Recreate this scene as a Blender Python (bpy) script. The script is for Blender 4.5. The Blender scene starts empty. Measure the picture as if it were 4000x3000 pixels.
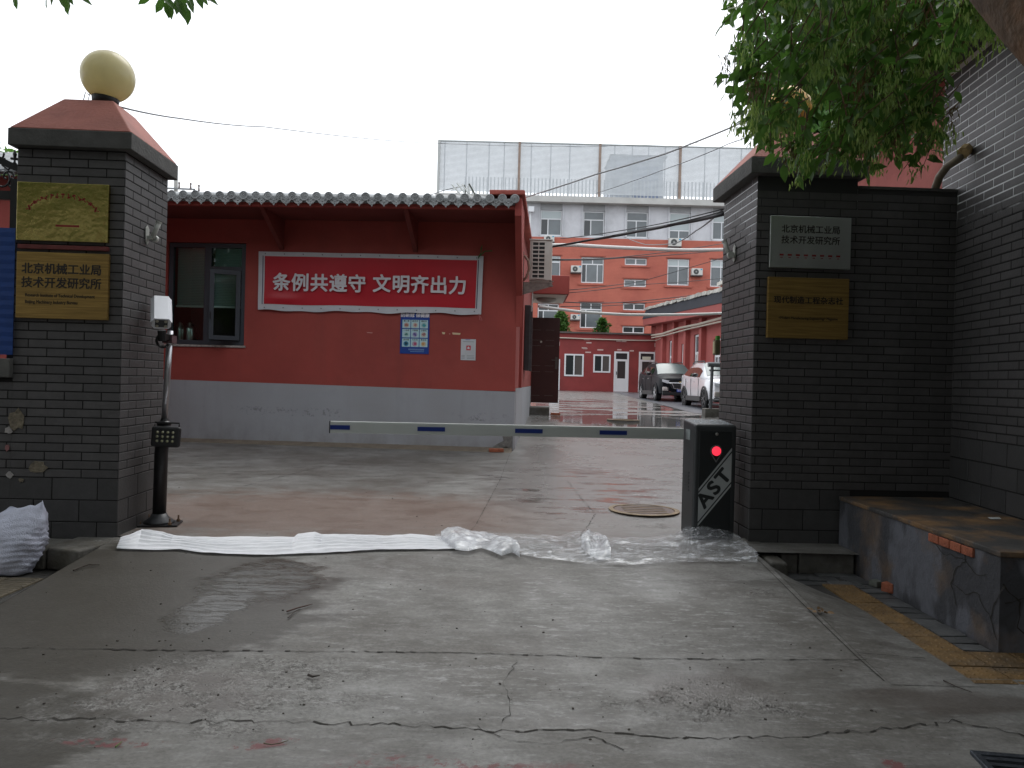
import bpy, math, random
import numpy as np
from mathutils import Matrix, Vector
random.seed(7); rng = np.random.default_rng(11)
sc = bpy.context.scene
col = sc.collection
R = math.radians
# ------------------------------------------------------------------ camera
CAM = Vector((0, 0, 1.31)); ROLL = 0.0253; PITCH = 0.0033; FOC = 3000.0
cam_d = bpy.data.cameras.new('camera'); cam = bpy.data.objects.new('camera', cam_d); col.objects.link(cam)
cam_d.sensor_width = 36; cam_d.lens = 27.0; cam_d.clip_start = 0.05; cam_d.clip_end = 1500
_f = Vector((0, math.cos(PITCH), -math.sin(PITCH))); _u0 = Vector((0, math.sin(PITCH), math.cos(PITCH))); _r0 = Vector((1, 0, 0))
CR = _r0*math.cos(ROLL) + _u0*math.sin(ROLL); CU = -_r0*math.sin(ROLL) + _u0*math.cos(ROLL)
cam.matrix_world = Matrix(((CR.x, CU.x, -_f.x, CAM.x), (CR.y, CU.y, -_f.y, CAM.y), (CR.z, CU.z, -_f.z, CAM.z), (0, 0, 0, 1)))
sc.camera = cam
# ------------------------------------------------------------------ sky, sun, exposure
w = bpy.data.worlds.new('World'); sc.world = w; w.use_nodes = True
nt = w.node_tree; nt.nodes.clear()
sky = nt.nodes.new('ShaderNodeTexSky'); sky.sky_type = 'NISHITA'; sky.sun_disc = False
sky.sun_elevation = R(58); sky.sun_rotation = R(20); sky.air_density = 1.0; sky.dust_density = 4.0; sky.ozone_density = 1.0
hs = nt.nodes.new('ShaderNodeHueSaturation'); hs.inputs['Saturation'].default_value = 0.12
mx = nt.nodes.new('ShaderNodeMix'); mx.data_type = 'RGBA'; mx.inputs[0].default_value = 0.72
mx.inputs[7].default_value = (9.6, 10.0, 10.6, 1)
bg = nt.nodes.new('ShaderNodeBackground'); bg.inputs['Strength'].default_value = 0.11
wo = nt.nodes.new('ShaderNodeOutputWorld')
nt.links.new(sky.outputs[0], hs.inputs['Color']); nt.links.new(hs.outputs[0], mx.inputs[6])
nt.links.new(mx.outputs[2], bg.inputs['Color']); nt.links.new(bg.outputs[0], wo.inputs['Surface'])
sun_d = bpy.data.lights.new('sun', 'SUN'); sun_d.energy = 0.6; sun_d.angle = R(35); sun_d.color = (1, 0.97, 0.93)
sun = bpy.data.objects.new('sun', sun_d); col.objects.link(sun)
# sun high, from ahead-right, veiled by cloud
sun.rotation_euler = (R(90-58), 0, R(180-20))
sun.rotation_euler = (-R(32), 0, -R(20)); sun.location = (0, 0, 30)
sc.view_settings.view_transform = 'Standard'; sc.view_settings.look = 'None'
sc.view_settings.gamma = 1; sc.view_settings.use_curve_mapping = False
sc.view_settings.exposure = 0.74
sc.cycles.max_bounces = 6; sc.cycles.diffuse_bounces = 3; sc.cycles.glossy_bounces = 3; sc.cycles.transparent_max_bounces = 12
sc.cycles.use_denoising = True

# ------------------------------------------------------------------ placing helpers
def ray(u, v):
    x = (u-2000)/FOC; y = (1500-v)/FOC
    return CR*x + CU*y + _f
def at(u, v, d):                      # point seen at photo pixel (u, v) standing d metres ahead
    r = ray(u, v); return CAM + r*(d/r.y)
def hit(u, v, o, n):
    r = ray(u, v); o = Vector(o); n = Vector(n)
    return CAM + r*((o-CAM).dot(n)/r.dot(n))
def hitz(u, v, z): return hit(u, v, (0, 0, z), (0, 0, 1))

# ------------------------------------------------------------------ materials
MATS = {}
def mat(name, c, rough=0.7, metal=0.0, var=0.0, vs=6.0, bump=0.0, bs=40.0, rand=0.0, stretch=None, spec=0.5,
        emit=None, coat=0.0, obj=False, c2=None, m2=(0.45, 0.62), s2=1.2, transl=0.0, alpha=1.0, trans=0.0, ior=1.45):
    if name in MATS: return MATS[name]
    m = bpy.data.materials.new(name); m.use_nodes = True; t = m.node_tree; N = t.nodes; L = t.links
    b = N['Principled BSDF']; b.inputs['Roughness'].default_value = rough; b.inputs['Metallic'].default_value = metal
    b.inputs['Specular IOR Level'].default_value = spec; b.inputs['Coat Weight'].default_value = coat; b.inputs['Coat Roughness'].default_value = 0.05
    b.inputs['Alpha'].default_value = alpha; b.inputs['Transmission Weight'].default_value = trans; b.inputs['IOR'].default_value = ior
    b.inputs['Base Color'].default_value = (*c, 1)
    if emit: b.inputs['Emission Color'].default_value = (*emit[0], 1); b.inputs['Emission Strength'].default_value = emit[1]
    src = None
    if var or c2 or bump or rand:
        if obj: co = N.new('ShaderNodeTexCoord').outputs['Object']
        else: co = N.new('ShaderNodeNewGeometry').outputs['Position']
        if stretch:
            mp = N.new('ShaderNodeMapping'); mp.inputs['Scale'].default_value = stretch; L.new(co, mp.inputs[0]); co = mp.outputs[0]
        colr = None
        if c2:
            n = N.new('ShaderNodeTexNoise'); n.inputs['Scale'].default_value = s2; n.inputs['Detail'].default_value = 6; n.inputs['Roughness'].default_value = 0.62; L.new(co, n.inputs['Vector'])
            mr = N.new('ShaderNodeMapRange'); mr.inputs[1].default_value = m2[0]; mr.inputs[2].default_value = m2[1]; L.new(n.outputs[0], mr.inputs[0])
            x = N.new('ShaderNodeMix'); x.data_type = 'RGBA'; x.inputs[6].default_value = (*c, 1); x.inputs[7].default_value = (*c2, 1)
            L.new(mr.outputs[0], x.inputs[0]); colr = x.outputs[2]
        if var:
            n = N.new('ShaderNodeTexNoise'); n.inputs['Scale'].default_value = vs; n.inputs['Detail'].default_value = 7; n.inputs['Roughness'].default_value = 0.65; L.new(co, n.inputs['Vector'])
            mr = N.new('ShaderNodeMapRange'); mr.inputs[1].default_value = 0.28; mr.inputs[2].default_value = 0.72; mr.inputs[3].default_value = 1-var; mr.inputs[4].default_value = 1+var; L.new(n.outputs[0], mr.inputs[0])
            h = N.new('ShaderNodeVectorMath'); h.operation = 'SCALE'; L.new(mr.outputs[0], h.inputs['Scale'])
            if colr: L.new(colr, h.inputs[0])
            else: h.inputs[0].default_value = c
            colr = h.outputs[0]
        if rand:
            oi = N.new('ShaderNodeObjectInfo'); mr = N.new('ShaderNodeMapRange'); mr.inputs[3].default_value = 1-rand; mr.inputs[4].default_value = 1+rand; L.new(oi.outputs['Random'], mr.inputs[0])
            h = N.new('ShaderNodeVectorMath'); h.operation = 'SCALE'; L.new(mr.outputs[0], h.inputs['Scale'])
            if colr: L.new(colr, h.inputs[0])
            else: h.inputs[0].default_value = c
            colr = h.outputs[0]
        if colr: L.new(colr, b.inputs['Base Color']); src = colr
        if bump:
            n = N.new('ShaderNodeTexNoise'); n.inputs['Scale'].default_value = bs; n.inputs['Detail'].default_value = 5; L.new(co, n.inputs['Vector'])
            bp = N.new('ShaderNodeBump'); bp.inputs['Strength'].default_value = bump; bp.inputs['Distance'].default_value = 0.02; L.new(n.outputs[0], bp.inputs['Height']); L.new(bp.outputs[0], b.inputs['Normal'])
    if transl:
        tr = N.new('ShaderNodeBsdfTranslucent'); ms = N.new('ShaderNodeMixShader'); ms.inputs[0].default_value = transl
        if src: L.new(src, tr.inputs[0])
        else: tr.inputs[0].default_value = (*c, 1)
        L.new(b.outputs[0], ms.inputs[1]); L.new(tr.outputs[0], ms.inputs[2]); L.new(ms.outputs[0], N['Material Output'].inputs['Surface'])
    MATS[name] = m
    return m

# ------------------------------------------------------------------ objects
WM = {}                                # world matrices of parents
def tag(o, label=None, cat=None, group=None, kind=None):
    if label: o['label'] = label
    if cat: o['category'] = cat
    if group: o['group'] = group
    if kind: o['kind'] = kind
    return o
def thing(name, label, cat, loc=(0, 0, 0), rz=0.0, group=None, kind=None):
    o = bpy.data.objects.new(name, None); col.objects.link(o); o.location = loc; o.rotation_euler = (0, 0, rz)
    o.empty_display_size = 0.1
    WM[o.name] = Matrix.Translation(loc) @ Matrix.Rotation(rz, 4, 'Z')
    return tag(o, label, cat, group, kind)
class MB:
    def __init__(s): s.v = []; s.f = []
    def add(s, vs, fs):
        n = len(s.v); s.v += [tuple(p) for p in vs]; s.f += [tuple(i+n for i in f) for f in fs]; return s
    def box(s, x0, x1, y0, y1, z0, z1, m=None):
        vs = [(x0,y0,z0),(x1,y0,z0),(x1,y1,z0),(x0,y1,z0),(x0,y0,z1),(x1,y0,z1),(x1,y1,z1),(x0,y1,z1)]
        if m: vs = [m @ Vector(p) for p in vs]
        return s.add(vs, [(0,3,2,1),(4,5,6,7),(0,1,5,4),(1,2,6,5),(2,3,7,6),(3,0,4,7)])
    def tube(s, pts, r, n=8, cap=True):
        pts = [Vector(p) for p in pts]; rr = r if isinstance(r, (list, tuple)) else [r]*len(pts); base = len(s.v); prev = None
        for i, p in enumerate(pts):
            d = (pts[min(i+1, len(pts)-1)] - pts[max(i-1, 0)]).normalized()
            a = d.orthogonal().normalized() if prev is None else (prev - d*prev.dot(d)).normalized()
            prev = a; b = d.cross(a)
            for k in range(n):
                t = 2*math.pi*k/n; s.v.append(tuple(p + (a*math.cos(t) + b*math.sin(t))*rr[i]))
        for i in range(len(pts)-1):
            for k in range(n):
                k2 = (k+1) % n; s.f.append((base+i*n+k, base+i*n+k2, base+(i+1)*n+k2, base+(i+1)*n+k))
        if cap:
            s.f.append(tuple(base+k for k in range(n))[::-1]); e = base+(len(pts)-1)*n; s.f.append(tuple(e+k for k in range(n)))
        return s
    def prism(s, poly, ax, a, b):      # poly 2D; ax: axis of extrusion; from a to b
        n = len(poly)
        def P(p, t): return {'x': (t, p[0], p[1]), 'y': (p[0], t, p[1]), 'z': (p[0], p[1], t)}[ax]
        vs = [P(p, a) for p in poly] + [P(p, b) for p in poly]
        fs = [tuple(range(n))[::-1], tuple(range(n, 2*n))] + [(i, (i+1) % n, (i+1) % n+n, i+n) for i in range(n)]
        return s.add(vs, fs)
    def lathe(s, prof, c=(0, 0, 0), n=24, m=None):   # prof (r, z)
        base = len(s.v)
        for r, z in prof:
            for k in range(n):
                t = 2*math.pi*k/n; p = Vector((r*math.cos(t), r*math.sin(t), z))
                if m: p = m @ p
                s.v.append((p.x+c[0], p.y+c[1], p.z+c[2]))
        for i in range(len(prof)-1):
            for k in range(n):
                k2 = (k+1) % n; s.f.append((base+i*n+k, base+i*n+k2, base+(i+1)*n+k2, base+(i+1)*n+k))
        s.f.append(tuple(base+k for k in range(n))[::-1]); e = base+(len(prof)-1)*n; s.f.append(tuple(e+k for k in range(n)))
        return s
    def frame(s, x0, x1, z0, z1, t, y0, y1):          # rectangular frame in the xz plane
        s.box(x0, x0+t, y0, y1, z0, z1); s.box(x1-t, x1, y0, y1, z0, z1)
        s.box(x0+t, x1-t, y0+.001, y1-.001, z0, z0+t); s.box(x0+t, x1-t, y0+.001, y1-.001, z1-t, z1); return s
    def mesh(s, name, m=None, smooth=False):
        me = bpy.data.meshes.new(name); me.from_pydata(s.v, [], s.f); me.update()
        if m: me.materials.append(m)
        if smooth: me.polygons.foreach_set('use_smooth', [True]*len(me.polygons))
        return me
    def build(s, name, m, parent=None, world=False, bevel=0, smooth=False, seg=2, **kw):
        if world and parent is not None:
            inv = WM[parent.name].inverted(); s.v = [tuple(inv @ Vector(p)) for p in s.v]
        o = bpy.data.objects.new(name, s.mesh(name, m, smooth)); col.objects.link(o)
        if parent is not None: o.parent = parent
        if parent is not None and parent.name in WM: WM[o.name] = WM[parent.name]
        else: WM[o.name] = Matrix.Identity(4)
        if bevel:
            b = o.modifiers.new('bevel', 'BEVEL'); b.width = bevel; b.segments = seg; b.limit_method = 'ANGLE'; b.angle_limit = R(35)
            if seg > 1:
                o.data.polygons.foreach_set('use_smooth', [True]*len(o.data.polygons))
                wn = o.modifiers.new('wn', 'WEIGHTED_NORMAL'); wn.keep_sharp = True
        return tag(o, **kw)
def inst(name, me, parent, loc, rot=(0, 0, 0), scale=None):
    o = bpy.data.objects.new(name, me); col.objects.link(o); o.parent = parent; o.location = loc; o.rotation_euler = rot
    if scale: o.scale = scale
    return o
def text(s, size, m, parent, loc, rot, name='lettering', bold=0.0, depth=0.002, align='CENTER', sx=1.0, space=1.0, line=1.0):
    c = bpy.data.curves.new(name, 'FONT'); c.body = s; c.size = size; c.align_x = align; c.align_y = 'CENTER'; c.extrude = depth; c.resolution_u = 4
    c.space_character = space; c.space_line = line
    t = bpy.data.objects.new('tmp', c); col.objects.link(t); bpy.context.view_layer.update()
    dg = bpy.context.evaluated_depsgraph_get(); me = bpy.data.meshes.new_from_object(t.evaluated_get(dg)); bpy.data.objects.remove(t)
    if bold:
        V = [v.co.copy() for v in me.vertices]; F = [tuple(q.vertices) for q in me.polygons]; VV = []; FF = []
        for k in range(8):
            a = math.pi*k/4; e = Vector((bold*math.cos(a), bold*math.sin(a), -.00007*k)); b0 = len(VV); VV += [v+e for v in V]; FF += [tuple(i+b0 for i in f) for f in F]
        me = bpy.data.meshes.new(name); me.from_pydata([tuple(v) for v in VV], [], FF); me.update()
    me.materials.clear(); me.materials.append(m); me.name = name
    o = inst(name, me, parent, loc, rot); o.scale = (sx, 1, 1); return o
UP = (R(90), 0, 0)
def ell_ngon(cx, cy, rx, ry, n=20, jit=0.0, rnd=random):
    return [(cx+rx*(1+jit*rnd.uniform(-1, 1))*math.cos(2*math.pi*k/n), cy+ry*(1+jit*rnd.uniform(-1, 1))*math.sin(2*math.pi*k/n)) for k in range(n)]

# ------------------------------------------------------------------ ground
def gz(y):
    ks = [(-50, -.2), (3.3, -.2), (4.2, -.15), (5.8, 0), (7, .0), (12.5, .18), (21.5, .47), (27, .55), (34.5, .66), (46, .84), (300, 1.2)]
    for (a, za), (b, zb) in zip(ks, ks[1:]):
        if y <= b: return za + (zb-za)*(y-a)/(b-a)
    return 1.2
PAV = -0.165

def mask_ell(N, L, pos, cx, cy, rx, ry, rot=0, soft=0.5, noise=None, na=0.0):
    mp = N.new('ShaderNodeMapping'); mp.vector_type = 'TEXTURE'
    mp.inputs['Location'].default_value = (cx, cy, 0); mp.inputs['Rotation'].default_value = (0, 0, rot); mp.inputs['Scale'].default_value = (rx, ry, 1e6)
    L.new(pos, mp.inputs[0]); ln = N.new('ShaderNodeVectorMath'); ln.operation = 'LENGTH'; L.new(mp.outputs[0], ln.inputs[0])
    v = ln.outputs['Value']
    if noise is not None:
        a = N.new('ShaderNodeMath'); a.operation = 'MULTIPLY_ADD'; a.inputs[1].default_value = na; L.new(noise, a.inputs[0]); L.new(v, a.inputs[2]); v = a.outputs[0]
    mr = N.new('ShaderNodeMapRange'); mr.interpolation_type = 'SMOOTHSTEP'; mr.inputs[1].default_value = 1+na*.5-soft/2; mr.inputs[2].default_value = 1+na*.5+soft/2; mr.inputs[3].default_value = 1; mr.inputs[4].default_value = 0
    L.new(v, mr.inputs[0]); return mr.outputs[0]
def vmax(N, L, xs):
    o = xs[0]
    for x in xs[1:]:
        m = N.new('ShaderNodeMath'); m.operation = 'MAXIMUM'; L.new(o, m.inputs[0]); L.new(x, m.inputs[1]); o = m.outputs[0]
    return o
def noise(N, L, pos, scale, stretch=(1, 1, 1), det=6, rough=.6, lo=.4, hi=.6, loc=(0, 0, 0)):
    mp = N.new('ShaderNodeMapping'); mp.inputs['Scale'].default_value = stretch; mp.inputs['Location'].default_value = loc; L.new(pos, mp.inputs[0])
    n = N.new('ShaderNodeTexNoise'); n.inputs['Scale'].default_value = scale; n.inputs['Detail'].default_value = det; n.inputs['Roughness'].default_value = rough; L.new(mp.outputs[0], n.inputs[0])
    mr = N.new('ShaderNodeMapRange'); mr.inputs[1].default_value = lo; mr.inputs[2].default_value = hi; L.new(n.outputs[0], mr.inputs[0])
    return mr.outputs[0], n.outputs[0]
def mixc(N, L, f, a, b):
    m = N.new('ShaderNodeMix'); m.data_type = 'RGBA'
    for k, x in ((6, a), (7, b)):
        if isinstance(x, tuple): m.inputs[k].default_value = (*x, 1)
        else: L.new(x, m.inputs[k])
    if isinstance(f, float): m.inputs[0].default_value = f
    else: L.new(f, m.inputs[0])
    return m.outputs[2]
def mixf(N, L, f, a, b):
    m = N.new('ShaderNodeMix')
    for k, x in ((2, a), (3, b)):
        if isinstance(x, (float, int)): m.inputs[k].default_value = x
        else: L.new(x, m.inputs[k])
    L.new(f, m.inputs[0]); return m.outputs[0]
def math_(N, L, op, a, b):
    m = N.new('ShaderNodeMath'); m.operation = op; m.use_clamp = True
    for k, x in ((0, a), (1, b)):
        if isinstance(x, (float, int)): m.inputs[k].default_value = x
        else: L.new(x, m.inputs[k])
    return m.outputs[0]

def ground_material():
    m = bpy.data.materials.new('wet_concrete'); m.use_nodes = True; N = m.node_tree.nodes; L = m.node_tree.links
    b = N['Principled BSDF']; pos = N.new('ShaderNodeNewGeometry').outputs['Position']
    big, rawbig = noise(N, L, pos, 0.9, lo=.38, hi=.62)
    mid, rawmid = noise(N, L, pos, 3.2, stretch=(1, 2.2, 1), lo=.35, hi=.65)
    fine, _ = noise(N, L, pos, 45, lo=.3, hi=.7)
    c = mixc(N, L, mid, (.100, .096, .087), (.205, .202, .190))
    c = mixc(N, L, math_(N, L, 'MULTIPLY', big, .7), c, (.070, .062, .050))
    scf, _ = noise(N, L, pos, 9, stretch=(1, 3.2, 1), det=9, rough=.78, lo=.52, hi=.68)
    c = mixc(N, L, math_(N, L, 'MULTIPLY', scf, .6), c, (.27, .27, .262))
    spl, _ = noise(N, L, pos, 26, det=8, rough=.75, lo=.56, hi=.66, loc=(7, 3, 0))
    c = mixc(N, L, math_(N, L, 'MULTIPLY', spl, .5), c, (.05, .046, .04))
    # reddish-brown silt in the court near the gate
    silt = mask_ell(N, L, pos, -1.6, 7.3, 2.6, 1.1, 0, .9, rawmid, 1.6)
    c = mixc(N, L, math_(N, L, 'MULTIPLY', silt, .75), c, (.13, .082, .06))
    # pale rubbed cement streaks on the ramp
    pale = vmax(N, L, [mask_ell(N, L, pos, -.9, 4.95, .14, .55, R(-8), .7, rawmid, 1.6), mask_ell(N, L, pos, .30, 4.9, .2, .6, 0, .8, rawmid, 1.6),
                       mask_ell(N, L, pos, 1.1, 4.7, .7, .45, R(20), .9, rawmid, 1.8), mask_ell(N, L, pos, -.6, 3.75, .8, .28, R(8), .5, rawmid, 1.4),
                       mask_ell(N, L, pos, .75, 3.6, .8, .22, 0, .6, rawmid, 1.6), mask_ell(N, L, pos, .9, 5.5, .22, .5, R(10), .5, rawmid, 1.2)])
    c = mixc(N, L, math_(N, L, 'MULTIPLY', math_(N, L, 'MULTIPLY', pale, .75), scf), c, (.30, .298, .292))
    # soaked dark parts
    wetL = vmax(N, L, [mask_ell(N, L, pos, -2.45, 4.75, 1.35, 1.15, R(-12), .16, rawmid, .7), mask_ell(N, L, pos, -2.6, 3.2, 1.05, .55, 0, .2, rawmid, .8)])
    wetC = vmax(N, L, [mask_ell(N, L, pos, .75, 9.2, .9, 2.6, R(6), .8, rawmid, 2.2), mask_ell(N, L, pos, .55, 12.2, .35, 1.2, 0, .5, rawmid, 1.6),
                       mask_ell(N, L, pos, 2.2, 3.7, .5, .12, 0, .6, rawmid, 1.6), mask_ell(N, L, pos, 1.0, 3.75, .35, .2, 0, .6, rawmid, 1.6), mask_ell(N, L, pos, -1.5, 3.6, .4, .25, 0, .6, rawmid, 1.6)])
    wet = math_(N, L, 'MAXIMUM', wetL, math_(N, L, 'MULTIPLY', wetC, .8))
    c = mixc(N, L, math_(N, L, 'MULTIPLY', wetL, .86), c, (.034, .029, .021))
    c = mixc(N, L, math_(N, L, 'MULTIPLY', wetC, .6), c, (.085, .07, .06))
    fn = N.new('ShaderNodeMapRange'); fn.inputs[3].default_value = .78; fn.inputs[4].default_value = 1.2; L.new(fine, fn.inputs[0])
    sc_ = N.new('ShaderNodeVectorMath'); sc_.operation = 'SCALE'; L.new(c, sc_.inputs[0]); L.new(fn.outputs[0], sc_.inputs['Scale'])
    c = sc_.outputs[0]
    # exposed aggregate patches on the ramp
    agn, _ = noise(N, L, pos, 6, det=8, rough=.7, lo=.40, hi=.60, loc=(9, 1, 0))
    agg = math_(N, L, 'MULTIPLY', vmax(N, L, [mask_ell(N, L, pos, -1.35, 3.62, .70, .40, R(14), .9, rawmid, 1.6), mask_ell(N, L, pos, .95, 3.62, .42, .2, 0, 1.0, rawmid, 1.8), mask_ell(N, L, pos, 1.72, 5.1, .16, .12, 0, .7, rawmid, 1.2), mask_ell(N, L, pos, 1.15, 7.1, .5, .28, 0, .9, rawmid, 1.6)]), agn)
    vg = N.new('ShaderNodeTexVoronoi'); vg.inputs['Scale'].default_value = 62; L.new(pos, vg.inputs[0]); vgs = N.new('ShaderNodeSeparateXYZ'); L.new(vg.outputs['Color'], vgs.inputs[0])
    c = mixc(N, L, math_(N, L, 'MULTIPLY', agg, .85), c, mixc(N, L, vgs.outputs[0], (.045, .040, .034), (.27, .265, .25)))
    # paint remains at the road edge
    pn, _ = noise(N, L, pos, 13, det=8, rough=.75, lo=.50, hi=.54)
    pz = vmax(N, L, [mask_ell(N, L, pos, 1.62, 3.02, .05, .16, R(25), .3, rawmid, .8), mask_ell(N, L, pos, 1.22, 2.98, .05, .12, R(-30), .3, rawmid, .8), mask_ell(N, L, pos, 1.42, 2.9, .3, .03, R(-6), .4, rawmid, .8),
                     mask_ell(N, L, pos, 1.78, 2.95, .14, .05, R(-20), .4, rawmid, 1.2), mask_ell(N, L, pos, -1.55, 3.12, .22, .04, 0, .5, rawmid, 1.4), mask_ell(N, L, pos, -1.0, 3.13, .16, .04, R(20), .5, rawmid, 1.4), mask_ell(N, L, pos, -.2, 3.0, .5, .06, 0, .8, rawmid, 2.2)])
    c = mixc(N, L, math_(N, L, 'MULTIPLY', pz, math_(N, L, 'MULTIPLY', pn, .85)), c, (.13, .028, .030))
    courty = N.new('ShaderNodeSeparateXYZ'); L.new(pos, courty.inputs[0])
    far = N.new('ShaderNodeMapRange'); far.inputs[1].default_value = 6.2; far.inputs[2].default_value = 8.5; L.new(courty.outputs[1], far.inputs[0])
    east = N.new('ShaderNodeMapRange'); east.inputs[1].default_value = -.6; east.inputs[2].default_value = .6; L.new(courty.outputs[0], east.inputs[0])
    fe = math_(N, L, 'MULTIPLY', far.outputs[0], east.outputs[0])
    c = mixc(N, L, math_(N, L, 'MULTIPLY', fe, .55), c, (.24, .238, .232))
    L.new(c, b.inputs['Base Color'])
    # gloss: dry cement, damp film, puddles
    damp, _ = noise(N, L, pos, 1.6, stretch=(1, 1.3, 1), lo=.46, hi=.60, loc=(3, 1, 0))
    rough = mixf(N, L, damp, .62, .42)
    rough = mixf(N, L, wet, rough, .30); rough = mixf(N, L, wetL, rough, .46)
    rough = mixf(N, L, math_(N, L, 'MULTIPLY', fe, .85), rough, .24)
    strip, rs = noise(N, L, pos, 1.0, stretch=(.5, 1.5, 1), det=5, rough=.55, lo=.46, hi=.53)
    pudA = math_(N, L, 'MULTIPLY', vmax(N, L, [mask_ell(N, L, pos, 3.6, 24.5, 3.4, 8.5, 0, .5, rs, 1.0), mask_ell(N, L, pos, 2.4, 19.5, 1.7, 1.6, 0, .3, rs, .8)]), strip)
    film0, _ = noise(N, L, pos, 2.2, stretch=(.6, 2.0, 1), det=5, lo=.53, hi=.60, loc=(1, 5, 0))
    pudB = vmax(N, L, [mask_ell(N, L, pos, 2.9, 19.3, 1.9, 1.7, 0, .3, rs, .9), math_(N, L, 'MULTIPLY', mask_ell(N, L, pos, .9, 9.0, .9, 1.3, 0, .9, rawmid, 2.2), film0)])
    film, _ = noise(N, L, pos, 9, stretch=(.45, 2.6, 1), det=8, rough=.7, lo=.37, hi=.50)
    glint = vmax(N, L, [math_(N, L, 'MULTIPLY', mask_ell(N, L, pos, -1.80, 4.62, .19, .40, R(-10), .5, rawmid, 1.6), math_(N, L, 'MULTIPLY', film, 1.0)), math_(N, L, 'MULTIPLY', mask_ell(N, L, pos, -1.62, 5.15, .36, .42, R(-20), .7, rawmid, .9), film)])
    pud = math_(N, L, 'MAXIMUM', math_(N, L, 'MAXIMUM', pudA, pudB), glint)
    rough = mixf(N, L, pud, rough, .03)
    L.new(rough, b.inputs['Roughness'])
    b.inputs['Specular IOR Level'].default_value = .5
    _, r1 = noise(N, L, pos, 70); 
    vo = N.new('ShaderNodeTexVoronoi'); vo.inputs['Scale'].default_value = 75; L.new(pos, vo.inputs[0])
    h = math_(N, L, 'MULTIPLY', vo.outputs['Distance'], agg)
    hh = N.new('ShaderNodeMath'); hh.operation = 'MULTIPLY_ADD'; hh.inputs[1].default_value = 1.1; L.new(h, hh.inputs[0]); L.new(r1, hh.inputs[2])
    st = mixf(N, L, agg, .16, .75); st = mixf(N, L, pud, st, .012); st = mixf(N, L, glint, st, .16)
    up = N.new('ShaderNodeCombineXYZ'); up.inputs[2].default_value = 1; ty = N.new('ShaderNodeMath'); ty.operation = 'MULTIPLY'; ty.inputs[1].default_value = -.16; L.new(glint, ty.inputs[0]); L.new(ty.outputs[0], up.inputs[1])
    geo = N.new('ShaderNodeNewGeometry')
    nm = N.new('ShaderNodeMix'); nm.data_type = 'VECTOR'; L.new(pud, nm.inputs[0]); L.new(geo.outputs['Normal'], nm.inputs[4]); L.new(up.outputs[0], nm.inputs[5])
    bp = N.new('ShaderNodeBump'); bp.inputs['Distance'].default_value = .012; L.new(st, bp.inputs['Strength']); L.new(hh.outputs[0], bp.inputs['Height']); L.new(nm.outputs[1], bp.inputs['Normal'])
    L.new(bp.outputs[0], b.inputs['Normal'])
    return m
M_GROUND = ground_material()

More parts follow.
